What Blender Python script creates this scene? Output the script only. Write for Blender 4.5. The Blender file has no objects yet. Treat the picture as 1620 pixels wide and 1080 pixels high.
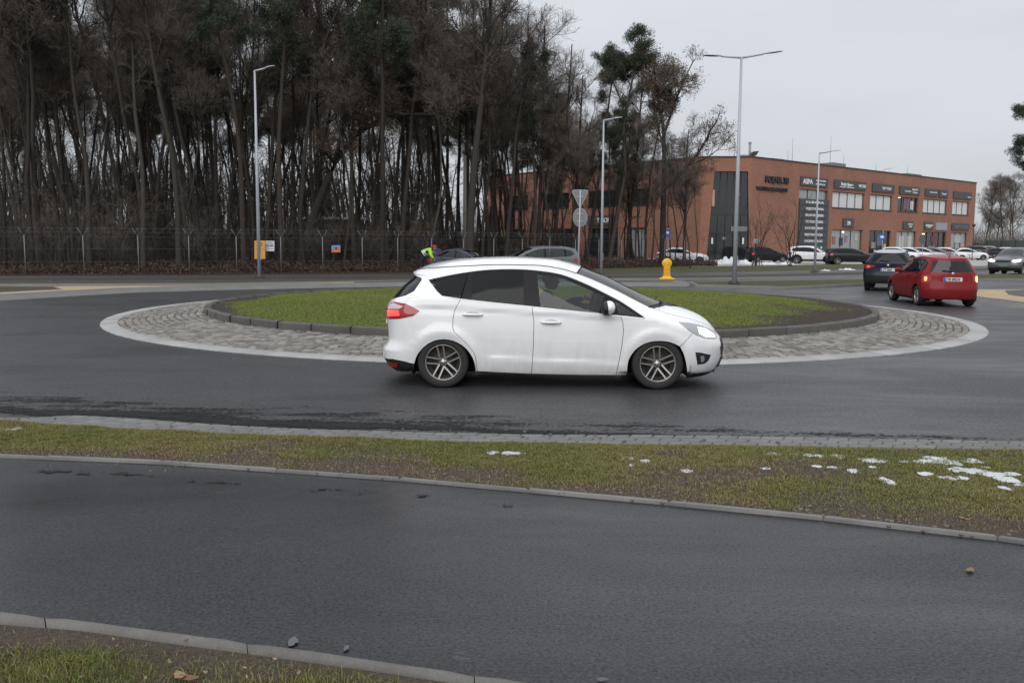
import bpy, math, random
import numpy as np
from mathutils import Vector, Matrix
R = math.radians
sc = bpy.context.scene
col = sc.collection
random.seed(7)
rng = np.random.default_rng(7)

# ------------------------------------------------------------------ camera
F = 1450.0                      # focal length in pixels of a 1620 px wide picture
HC = 1.80                       # eye height
PITCH, ROLL = math.atan(157 / F), R(0.35)
cd = bpy.data.cameras.new('camera'); cam = bpy.data.objects.new('camera', cd); col.objects.link(cam)
cd.sensor_width = 36; cd.lens = 36 * F / 1620; cd.clip_start = 0.1; cd.clip_end = 3000
fw = Vector((0, math.cos(PITCH), -math.sin(PITCH)))
up0 = Vector((0, math.sin(PITCH), math.cos(PITCH))); rt0 = Vector((1, 0, 0))
rt = rt0 * math.cos(ROLL) + up0 * math.sin(ROLL)
up = up0 * math.cos(ROLL) - rt0 * math.sin(ROLL)
cam.matrix_world = Matrix(((rt.x, up.x, -fw.x, 0), (rt.y, up.y, -fw.y, 0), (rt.z, up.z, -fw.z, HC), (0, 0, 0, 1)))
sc.camera = cam
sc.view_settings.view_transform = 'Standard'; sc.view_settings.look = 'None'
sc.view_settings.exposure = 0.0; sc.view_settings.gamma = 1.0
sc.cycles.max_bounces = 6; sc.cycles.diffuse_bounces = 3; sc.cycles.glossy_bounces = 3
sc.cycles.transparent_max_bounces = 12; sc.cycles.transmission_bounces = 4
sc.cycles.caustics_reflective = False; sc.cycles.caustics_refractive = False
sc.cycles.sample_clamp_indirect = 4.0

# ------------------------------------------------------------------ world: overcast sky, brighter overhead than at the horizon
SKY_GAIN = 1.0
w = bpy.data.worlds.new('World'); sc.world = w; w.use_nodes = True
nt = w.node_tree; N = nt.nodes; L = nt.links; N.clear()
out = N.new('ShaderNodeOutputWorld'); bg = N.new('ShaderNodeBackground'); L.new(bg.outputs[0], out.inputs[0])
bg.inputs[1].default_value = 0.1
sky = N.new('ShaderNodeTexSky'); sky.sky_type = 'NISHITA'; sky.sun_disc = False
SUN_EL, SUN_AZ = R(33), R(195)          # behind the camera, to the left
sky.sun_elevation = SUN_EL; sky.sun_rotation = SUN_AZ
tc = N.new('ShaderNodeTexCoord'); sep = N.new('ShaderNodeSeparateXYZ'); L.new(tc.outputs['Generated'], sep.inputs[0])
mx = N.new('ShaderNodeMath'); mx.operation = 'MAXIMUM'; L.new(sep.outputs[2], mx.inputs[0]); mx.inputs[1].default_value = 0.0
ma = N.new('ShaderNodeMath'); ma.operation = 'MULTIPLY_ADD'; L.new(mx.outputs[0], ma.inputs[0]); ma.inputs[1].default_value = 8.0; ma.inputs[2].default_value = 6.1
mp = N.new('ShaderNodeMapping'); mp.inputs['Scale'].default_value = (1.2, 1.2, 4.0); L.new(tc.outputs['Generated'], mp.inputs[0])
nz = N.new('ShaderNodeTexNoise'); nz.inputs['Scale'].default_value = 1.6; nz.inputs['Detail'].default_value = 4; nz.inputs['Roughness'].default_value = 0.5; L.new(mp.outputs[0], nz.inputs['Vector'])
cm = N.new('ShaderNodeMapRange'); L.new(nz.outputs[0], cm.inputs[0]); cm.inputs[1].default_value = 0.3; cm.inputs[2].default_value = 0.7; cm.inputs[3].default_value = 0.88; cm.inputs[4].default_value = 1.07
mm = N.new('ShaderNodeMath'); mm.operation = 'MULTIPLY'; L.new(ma.outputs[0], mm.inputs[0]); L.new(cm.outputs[0], mm.inputs[1])
cl = N.new('ShaderNodeMixRGB'); cl.blend_type = 'MULTIPLY'; cl.inputs[0].default_value = 1.0
cl.inputs[1].default_value = (0.952, 0.985, 1.048, 1); L.new(mm.outputs[0], cl.inputs[2])
mix = N.new('ShaderNodeMixRGB'); mix.inputs[0].default_value = 0.93
L.new(sky.outputs[0], mix.inputs[1]); L.new(cl.outputs[0], mix.inputs[2]); L.new(mix.outputs[0], bg.inputs[0])
sd = bpy.data.lights.new('sun', 'SUN'); sd.energy = 1.35; sd.angle = R(50); sd.color = (1.0, 0.97, 0.93)
so = bpy.data.objects.new('sun', sd); col.objects.link(so); so.location = (0, -20, 60)
sdir = Vector((math.sin(SUN_AZ) * math.cos(SUN_EL), math.cos(SUN_AZ) * math.cos(SUN_EL), math.sin(SUN_EL)))
so.rotation_euler = sdir.to_track_quat('Z', 'Y').to_euler()

# ------------------------------------------------------------------ measuring: a pixel of the photograph to a point of the place
def ray(px, py):
    return (fw * F + rt * (px - 810) - up * (py - 540)).normalized()
def G(px, py, z=0.0):
    d = ray(px, py); t = (z - HC) / d.z
    return (d.x * t, d.y * t, z)
def at_depth(px, py, Y):
    d = ray(px, py); t = Y / d.y
    return (d.x * t, Y, HC + d.z * t)
def X_at(px, Y, z=0.0):                   # x of the point at depth Y and height z seen in column px
    lo, hi = 0, 1080
    for _ in range(40):
        m = (lo + hi) / 2
        if at_depth(px, m, Y)[2] > z: lo = m
        else: hi = m
    return at_depth(px, (lo + hi) / 2, Y)[0]

# ------------------------------------------------------------------ object helpers
def tag(o, label=None, cat=None, group=None, kind=None):
    if label: o['label'] = label
    if cat: o['category'] = cat
    if group: o['group'] = group
    if kind: o['kind'] = kind
    return o
def empty(name, loc=(0, 0, 0), rz=0.0, parent=None):
    o = bpy.data.objects.new(name, None); col.objects.link(o); o.location = loc; o.rotation_euler = (0, 0, rz)
    o.empty_display_size = 0.2
    if parent: o.parent = parent
    return o
def link(name, me, parent=None, loc=None):
    o = bpy.data.objects.new(name, me); col.objects.link(o)
    if parent: o.parent = parent
    if loc is not None: o.location = loc
    return o
def copy_tree(o, parent=None):
    c = o.copy(); col.objects.link(c)
    if parent is not None: c.parent = parent
    for ch in list(o.children): copy_tree(ch, c)
    return c
def mesh_np(name, V, Fc, m=None, smooth=False, attrs=None, midx=None, mats=None):
    """V (n,3); Fc list of face arrays (k, corners)"""
    me = bpy.data.meshes.new(name)
    if isinstance(Fc, np.ndarray): Fc = [Fc]
    V = np.asarray(V, dtype=np.float32)
    me.vertices.add(len(V)); me.vertices.foreach_set('co', V.ravel())
    tot = sum(f.size for f in Fc); nf = sum(len(f) for f in Fc)
    me.loops.add(tot); me.polygons.add(nf)
    me.loops.foreach_set('vertex_index', np.concatenate([f.ravel() for f in Fc]).astype(np.int32))
    sizes = np.concatenate([np.full(len(f), f.shape[1]) for f in Fc]).astype(np.int32)
    starts = np.concatenate([[0], np.cumsum(sizes)[:-1]]).astype(np.int32)
    me.polygons.foreach_set('loop_start', starts)
    if smooth: me.polygons.foreach_set('use_smooth', np.ones(nf, dtype=bool))
    if attrs:
        for k, a in attrs.items():
            at = me.attributes.new(k, 'FLOAT', 'POINT'); at.data.foreach_set('value', np.asarray(a, dtype=np.float32))
    if mats:
        for x in mats: me.materials.append(x)
        if midx is not None: me.polygons.foreach_set('material_index', np.asarray(midx, dtype=np.int32))
    elif m: me.materials.append(m)
    me.update(calc_edges=True)
    return me

class MB:
    """collects simple solids into one mesh"""
    def __init__(s): s.v = []; s.f = []; s.sm = []
    def add(s, vs, fs, smooth=False):
        b = len(s.v); s.v += [tuple(v) for v in vs]; s.f += [tuple(b + i for i in f) for f in fs]; s.sm += [smooth] * len(fs); return s
    def box(s, c, d, rz=0.0, bev=0.0, top=(1, 1)):
        hx, hy, hz = d[0] / 2, d[1] / 2, d[2] / 2; cr, sr = math.cos(rz), math.sin(rz)
        def T(x, y, z): return (c[0] + x * cr - y * sr, c[1] + x * sr + y * cr, c[2] + z)
        if bev <= 0:
            vs = [T(x * hx * (top[0] if z > 0 else 1), y * hy * (top[1] if z > 0 else 1), z * hz) for z in (-1, 1) for x, y in ((-1, -1), (1, -1), (1, 1), (-1, 1))]
            return s.add(vs, [(3, 2, 1, 0), (4, 5, 6, 7), (0, 1, 5, 4), (1, 2, 6, 5), (2, 3, 7, 6), (3, 0, 4, 7)])
        b = min(bev, hx * .9, hy * .9, hz * .9)
        rings = []
        for z, ins in ((-hz, b), (-hz + b, 0), (hz - b, 0), (hz, b)):
            k = 1.6 * b if ins else b; q = b if ins else 0
            ring = []
            for sx, sy in ((-1, -1), (1, -1), (1, 1), (-1, 1)):
                p1 = (sx * (hx - k), sy * (hy - q)); p2 = (sx * (hx - q), sy * (hy - k))
                ring += ([p1, p2] if sx * sy < 0 else [p2, p1])
            rings.append([T(x, y, z) for x, y in ring])
        # order corners consistently
        vs = [p for r_ in rings for p in r_]; n = 8; fs = []
        for i in range(3):
            for j in range(n): fs.append((i * n + j, i * n + (j + 1) % n, (i + 1) * n + (j + 1) % n, (i + 1) * n + j))
        fs.append(tuple(range(n - 1, -1, -1))); fs.append(tuple(3 * n + j for j in range(n)))
        return s.add(vs, fs)
    def tube(s, pts, rad, sides=8, caps=True, smooth=True):
        pts = [Vector(p) for p in pts]
        if not hasattr(rad, '__len__'): rad = [rad] * len(pts)
        b = len(s.v); u = None; vs = []
        for i, p in enumerate(pts):
            d = (pts[min(i + 1, len(pts) - 1)] - pts[max(i - 1, 0)])
            d = d.normalized() if d.length > 1e-9 else Vector((0, 0, 1))
            if u is None: u = d.orthogonal().normalized()
            u = (u - d * u.dot(d)); u = u.normalized() if u.length > 1e-6 else d.orthogonal().normalized()
            v = d.cross(u)
            for k in range(sides):
                a = 2 * math.pi * k / sides; vs.append(p + (u * math.cos(a) + v * math.sin(a)) * rad[i])
        fs = []
        for i in range(len(pts) - 1):
            for k in range(sides): fs.append((i * sides + k, i * sides + (k + 1) % sides, (i + 1) * sides + (k + 1) % sides, (i + 1) * sides + k))
        s.add(vs, fs, smooth)
        if caps:
            n = len(pts) - 1
            s.f.append(tuple(b + k for k in range(sides - 1, -1, -1))); s.sm.append(False)
            s.f.append(tuple(b + n * sides + k for k in range(sides))); s.sm.append(False)
        return s
    def lathe(s, prof, c=(0, 0, 0), n=24, axis='z', smooth=True):
        vs = []
        for r_, h in prof:
            for k in range(n):
                a = 2 * math.pi * k / n; x, y = r_ * math.cos(a), r_ * math.sin(a)
                vs.append((c[0] + x, c[1] + y, c[2] + h) if axis == 'z' else (c[0] + x, c[1] + h, c[2] - y))
        fs = []
        for i in range(len(prof) - 1):
            for k in range(n): fs.append((i * n + k, i * n + (k + 1) % n, (i + 1) * n + (k + 1) % n, (i + 1) * n + k))
        return s.add(vs, fs, smooth)
    def prism(s, poly, z0, z1, T=None, smooth=False):
        """poly in local (a,b); T maps (a,b,h) to xyz"""
        T = T or (lambda a, b, h: (a, b, h)); n = len(poly)
        vs = [T(a, b, z0) for a, b in poly] + [T(a, b, z1) for a, b in poly]
        fs = [tuple(range(n - 1, -1, -1)), tuple(range(n, 2 * n))] + [(i, (i + 1) % n, n + (i + 1) % n, n + i) for i in range(n)]
        return s.add(vs, fs, smooth)
    def build(s, name, m, parent=None, loc=None, smooth=None):
        me = bpy.data.meshes.new(name); me.from_pydata(s.v, [], s.f)
        me.polygons.foreach_set('use_smooth', [bool(x) for x in s.sm] if smooth is None else [smooth] * len(s.f))
        if m: me.materials.append(m)
        me.update()
        return link(name, me, parent, loc)

# ------------------------------------------------------------------ materials
def new_mat(name):
    m = bpy.data.materials.new(name); m.use_nodes = True; t = m.node_tree
    return m, t, t.nodes, t.links, t.nodes['Principled BSDF']
def c4(c): return (c[0], c[1], c[2], 1)
def mat(name, c, rough=0.6, metal=0.0, coat=0.0, emit=None, estr=0.0, spec=0.5, alpha=1.0):
    m, t, n, l, b = new_mat(name)
    b.inputs['Base Color'].default_value = c4(c); b.inputs['Roughness'].default_value = rough; b.inputs['Metallic'].default_value = metal
    b.inputs['Coat Weight'].default_value = coat; b.inputs['Coat Roughness'].default_value = 0.04; b.inputs['Specular IOR Level'].default_value = spec
    if emit: b.inputs['Emission Color'].default_value = c4(emit); b.inputs['Emission Strength'].default_value = estr
    b.inputs['Alpha'].default_value = alpha
    return m
def noise(n, l, scale, detail=4, rough=0.55, vec=None, dist=0.0):
    x = n.new('ShaderNodeTexNoise'); x.inputs['Scale'].default_value = scale; x.inputs['Detail'].default_value = detail
    x.inputs['Roughness'].default_value = rough; x.inputs['Distortion'].default_value = dist
    if vec is not None: l.new(vec, x.inputs['Vector'])
    return x.outputs[0]
def ramp(n, l, src, stops, interp='LINEAR'):
    r_ = n.new('ShaderNodeValToRGB'); e = r_.color_ramp.elements; r_.color_ramp.interpolation = interp
    while len(e) < len(stops): e.new(0.5)
    for i, (p, c) in enumerate(stops):
        e[i].position = p; e[i].color = c4(c) if hasattr(c, '__len__') else (c, c, c, 1)
    l.new(src, r_.inputs[0]); return r_.outputs[0]
def mixc(n, l, fac, a, b, mode='MIX'):
    x = n.new('ShaderNodeMixRGB'); x.blend_type = mode
    for i, v in ((0, fac), (1, a), (2, b)):
        if isinstance(v, (int, float)): x.inputs[i].default_value = v if i == 0 else (v, v, v, 1)
        elif isinstance(v, tuple): x.inputs[i].default_value = c4(v)
        else: l.new(v, x.inputs[i])
    return x.outputs[0]
def math_(n, l, op, a, b=None, c=None):
    x = n.new('ShaderNodeMath'); x.operation = op
    for i, v in ((0, a), (1, b), (2, c)):
        if v is None: continue
        if isinstance(v, (int, float)): x.inputs[i].default_value = v
        else: l.new(v, x.inputs[i])
    return x.outputs[0]
def bump(n, l, b, h, strength=0.3, dist=0.01, prev=None):
    x = n.new('ShaderNodeBump'); x.inputs['Strength'].default_value = strength; x.inputs['Distance'].default_value = dist
    l.new(h, x.inputs['Height'])
    if prev is not None: l.new(prev, x.inputs['Normal'])
    l.new(x.outputs[0], b.inputs['Normal']); return x.outputs[0]
def posv(n, l, scale=(1, 1, 1), rot=0.0, coord='Object'):
    t = n.new('ShaderNodeTexCoord'); m = n.new('ShaderNodeMapping'); m.inputs['Scale'].default_value = scale; m.inputs['Rotation'].default_value = (0, 0, rot)
    l.new(t.outputs[coord], m.inputs[0]); return m.outputs[0]
def attr(n, name):
    a = n.new('ShaderNodeAttribute'); a.attribute_name = name; return a.outputs['Fac']

def asphalt(name, dark, light, wet=0.5, speck=0.5, streak=0.0, bumpy=0.35, tint=(1, 1, 1.02), rbase=.52, spec=.5, stains=0.0, gscale=24):
    m, t, n, l, b = new_mat(name); v = posv(n, l)
    big = noise(n, l, 0.35, 5, 0.6, v, 0.4); mid = noise(n, l, 3.0, 5, 0.65, v)
    str_ = noise(n, l, 1.0, 6, 0.7, posv(n, l, (0.5, 1.3, 1)))
    vo = n.new('ShaderNodeTexVoronoi'); vo.inputs['Scale'].default_value = 80; l.new(v, vo.inputs['Vector'])
    fine = noise(n, l, 60, 3, 0.75, v); grain = noise(n, l, gscale, 4, 0.8, v)
    base = ramp(n, l, math_(n, l, 'ADD', math_(n, l, 'MULTIPLY', big, .6), math_(n, l, 'MULTIPLY', str_, .4)), [(0.30, dark), (0.70, light)])
    base = mixc(n, l, 0.35, base, ramp(n, l, mid, [(0.3, 0.7), (0.7, 1.25)]), 'MULTIPLY')
    sp = ramp(n, l, vo.outputs['Color'], [(0.0, 0.35), (0.55, 1.0), (1.0, 1.9)])
    base = mixc(n, l, speck, base, sp, 'MULTIPLY')
    base = mixc(n, l, speck, base, ramp(n, l, grain, [(0.3, 0.55), (0.5, 1.0), (0.7, 1.5)]), 'MULTIPLY')
    # worn bits of pale stone and dark pits
    pits = ramp(n, l, noise(n, l, 38, 2, 0.6, v), [(0.0, 0.35), (0.36, 0.5), (0.42, 1.0)])
    base = mixc(n, l, 0.7, base, pits, 'MULTIPLY')
    base = mixc(n, l, 1.0, base, tint, 'MULTIPLY')
    if stains:      # dried dusty spots
        sn_ = ramp(n, l, noise(n, l, 5.5, 5, 0.7, posv(n, l, (.6, 1.5, 1)), .8), [(0.66, 0.0), (0.76, stains)])
        base = mixc(n, l, sn_, base, (0.14, 0.13, 0.115))
    l.new(base, b.inputs['Base Color'])
    wetn = ramp(n, l, noise(n, l, 0.5, 4, 0.6, posv(n, l, (0.5, 1.3, 1)), 0.6), [(0.35, rbase + .12), (0.66, rbase - 0.14 * wet)])
    l.new(wetn, b.inputs['Roughness'])
    l.new(math_(n, l, 'MULTIPLY', ramp(n, l, grain, [(0.32, 0.10), (0.5, 0.5), (0.7, 1.0)]), spec), b.inputs['Specular IOR Level'])
    p = bump(n, l, b, vo.outputs['Distance'], bumpy, 0.006)
    bump(n, l, b, fine, bumpy, 0.004, p)
    return m
def ground_mat(name, grass, grass2, soil, soil2, cover=0.5, scale=0.9):
    m, t, n, l, b = new_mat(name); v = posv(n, l)
    a = noise(n, l, scale, 6, 0.68, v, 0.3); g = noise(n, l, 9, 5, 0.7, v); f = noise(n, l, 60, 4, 0.75, v)
    s_ = mixc(n, l, ramp(n, l, g, [(0.35, 0.0), (0.65, 1.0)]), soil, soil2)
    gr = mixc(n, l, ramp(n, l, noise(n, l, 5, 5, 0.7, v), [(0.35, 0.0), (0.65, 1.0)]), grass, grass2)
    base = mixc(n, l, ramp(n, l, a, [(0.5 - cover * .25 - .03, 0.0), (0.5 - cover * .25 + .1, 1.0)]), s_, gr)
    base = mixc(n, l, 0.8, base, ramp(n, l, f, [(0.25, 0.5), (0.75, 1.5)]), 'MULTIPLY')
    l.new(base, b.inputs['Base Color']); b.inputs['Roughness'].default_value = 0.95; b.inputs['Specular IOR Level'].default_value = 0.2
    p = bump(n, l, b, f, 0.9, 0.03); bump(n, l, b, g, 0.6, 0.06, p)
    return m
def concrete(name, c1, c2, rough=0.85, att=None, amt=0.5, bs=0.3, stain=0.3):
    m, t, n, l, b = new_mat(name); v = posv(n, l)
    base = mixc(n, l, noise(n, l, 6, 6, 0.7, v), c1, c2)
    if att: base = mixc(n, l, amt, base, ramp(n, l, attr(n, att), [(0, 0.55), (1, 1.4)]), 'MULTIPLY')
    base = mixc(n, l, stain, base, ramp(n, l, noise(n, l, 1.3, 5, 0.7, v), [(0.35, 0.6), (0.65, 1.2)]), 'MULTIPLY')
    base = mixc(n, l, 0.5, base, ramp(n, l, noise(n, l, 90, 3, 0.7, v), [(0.3, 0.7), (0.7, 1.3)]), 'MULTIPLY')
    l.new(base, b.inputs['Base Color']); b.inputs['Roughness'].default_value = rough
    bump(n, l, b, noise(n, l, 80, 4, 0.7, v), bs, 0.005)
    return m
def bark(name, c1, c2):
    m, t, n, l, b = new_mat(name)
    base = mixc(n, l, noise(n, l, 3.0, 5, 0.7, posv(n, l, (3, 3, 0.6))), c1, c2)
    oi = n.new('ShaderNodeObjectInfo')
    base = mixc(n, l, 0.6, base, ramp(n, l, oi.outputs['Random'], [(0, 0.6), (1, 1.5)]), 'MULTIPLY')
    l.new(base, b.inputs['Base Color']); b.inputs['Roughness'].default_value = 0.95; b.inputs['Specular IOR Level'].default_value = 0.1
    return m
def foliage(name, c1, c2, sc_=2.0):
    m, t, n, l, b = new_mat(name)
    base = mixc(n, l, attr(n, 'v'), c1, c2)
    l.new(base, b.inputs['Base Color']); b.inputs['Roughness'].default_value = 0.8; b.inputs['Specular IOR Level'].default_value = 0.2
    return m
def paint(name, c, dirt=(0.16, 0.14, 0.12), dz=(0.25, 0.75), damt=0.55, metallic=0.0, rough=0.35, coatw=.5):
    m, t, n, l, b = new_mat(name)
    tcn = n.new('ShaderNodeTexCoord'); sp = n.new('ShaderNodeSeparateXYZ'); l.new(tcn.outputs['Object'], sp.inputs[0])
    mr = n.new('ShaderNodeMapRange'); l.new(sp.outputs[2], mr.inputs[0]); mr.inputs[1].default_value = dz[0]; mr.inputs[2].default_value = dz[1]; mr.inputs[3].default_value = 1; mr.inputs[4].default_value = 0
    v = posv(n, l)
    nz_ = ramp(n, l, noise(n, l, 3.5, 6, 0.7, v, 0.5), [(0.3, 0.25), (0.7, 1.0)])
    st = ramp(n, l, noise(n, l, 5, 5, 0.7, posv(n, l, (3, 3, .6))), [(0.35, 0.3), (0.7, 1.0)])
    fac = math_(n, l, 'MULTIPLY', math_(n, l, 'MULTIPLY', mr.outputs[0], nz_), st)
    fac = math_(n, l, 'MULTIPLY', fac, damt)
    fac = math_(n, l, 'ADD', fac, 0.02)
    l.new(mixc(n, l, fac, c, dirt), b.inputs['Base Color'])
    b.inputs['Metallic'].default_value = metallic; b.inputs['Specular IOR Level'].default_value = .2
    b.inputs['Coat Weight'].default_value = coatw; b.inputs['Coat Roughness'].default_value = 0.05
    l.new(math_(n, l, 'MULTIPLY_ADD', fac, 0.6, rough), b.inputs['Roughness'])
    return m
def glass_mat(name, tint, see=0.5, rough=0.02):
    """thin car glass: part of the light passes, part is mirrored"""
    m, t, n, l, b = new_mat(name); n.remove(b)
    o = n['Material Output']; tr = n.new('ShaderNodeBsdfTransparent'); tr.inputs[0].default_value = c4(tint)
    di = n.new('ShaderNodeBsdfDiffuse'); di.inputs[0].default_value = (0.012, 0.014, 0.016, 1)
    m1 = n.new('ShaderNodeMixShader'); m1.inputs[0].default_value = see; l.new(di.outputs[0], m1.inputs[1]); l.new(tr.outputs[0], m1.inputs[2])
    gl = n.new('ShaderNodeBsdfGlossy'); gl.inputs['Roughness'].default_value = rough; gl.inputs[0].default_value = (1, 1, 1, 1)
    fr = n.new('ShaderNodeFresnel'); fr.inputs[0].default_value = 1.5
    m2 = n.new('ShaderNodeMixShader'); l.new(fr.outputs[0], m2.inputs[0]); l.new(m1.outputs[0], m2.inputs[1]); l.new(gl.outputs[0], m2.inputs[2])
    l.new(m2.outputs[0], o.inputs[0]); return m

# ------------------------------------------------------------------ car bodies: a smooth side surface (s, z) and a top surface (s, t)
def interp(tab, x, k=1):
    if x <= tab[0][0]: return tab[0][k]
    for i in range(len(tab) - 1):
        a, b = tab[i], tab[i + 1]
        if x <= b[0]:
            return a[k] + (b[k] - a[k]) * (x - a[0]) / (b[0] - a[0])
    return tab[-1][k]
def smooth_tab(tab, n=60):
    """monotone cubic resampling of a table so that outlines have no corners"""
    xs = np.array([r_[0] for r_ in tab], float); Y = np.array([r_[1:] for r_ in tab], float)
    h = np.diff(xs); d = np.diff(Y, axis=0) / h[:, None]
    m = np.zeros_like(Y); m[0] = d[0]; m[-1] = d[-1]
    for i in range(1, len(xs) - 1):
        for k in range(Y.shape[1]):
            m[i, k] = 0 if d[i - 1, k] * d[i, k] <= 0 else 2 * d[i - 1, k] * d[i, k] / (d[i - 1, k] + d[i, k])
    out_ = []
    for x in np.linspace(xs[0], xs[-1], n):
        i = min(max(np.searchsorted(xs, x) - 1, 0), len(h) - 1); t = (x - xs[i]) / h[i]
        y = (2*t**3-3*t**2+1)*Y[i] + (t**3-2*t**2+t)*h[i]*m[i] + (-2*t**3+3*t**2)*Y[i+1] + (t**3-t**2)*h[i]*m[i+1]
        out_.append((x,) + tuple(y))
    return out_
def clip_half(P, ax, val, keep_ge):
    o = []; n = len(P)
    for i in range(n):
        a, b = P[i], P[(i + 1) % n]
        ia = (a[ax] >= val) if keep_ge else (a[ax] <= val); ib = (b[ax] >= val) if keep_ge else (b[ax] <= val)
        if ia: o.append(a)
        if ia != ib:
            t = (val - a[ax]) / (b[ax] - a[ax]); q = [a[0] + (b[0] - a[0]) * t, a[1] + (b[1] - a[1]) * t]; q[ax] = val; o.append(tuple(q))
    return o
def grid_clip(P, du, dv):
    us = [p[0] for p in P]; u0 = math.floor(min(us) / du); u1 = math.ceil(max(us) / du); cells = []
    for i in range(u0, u1):
        C = clip_half(clip_half(P, 0, i * du, True), 0, (i + 1) * du, False)
        if len(C) < 3: continue
        vs = [p[1] for p in C]
        for j in range(math.floor(min(vs) / dv), math.ceil(max(vs) / dv)):
            D = clip_half(clip_half(C, 1, j * dv, True), 1, (j + 1) * dv, False)
            if len(D) >= 3: cells.append(D)
    return cells
def dense(P, step=0.03, closed=True):
    o = []
    for i in range(len(P) if closed else len(P) - 1):
        a, b = P[i], P[(i + 1) % len(P)]; k = max(1, int(math.hypot(b[0] - a[0], b[1] - a[1]) / step))
        for j in range(k): o.append((a[0] + (b[0] - a[0]) * j / k, a[1] + (b[1] - a[1]) * j / k))
    if not closed: o.append(P[-1])
    return o
def area2(P): return sum(P[i][0] * P[(i + 1) % len(P)][1] - P[(i + 1) % len(P)][0] * P[i][1] for i in range(len(P)))

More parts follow.
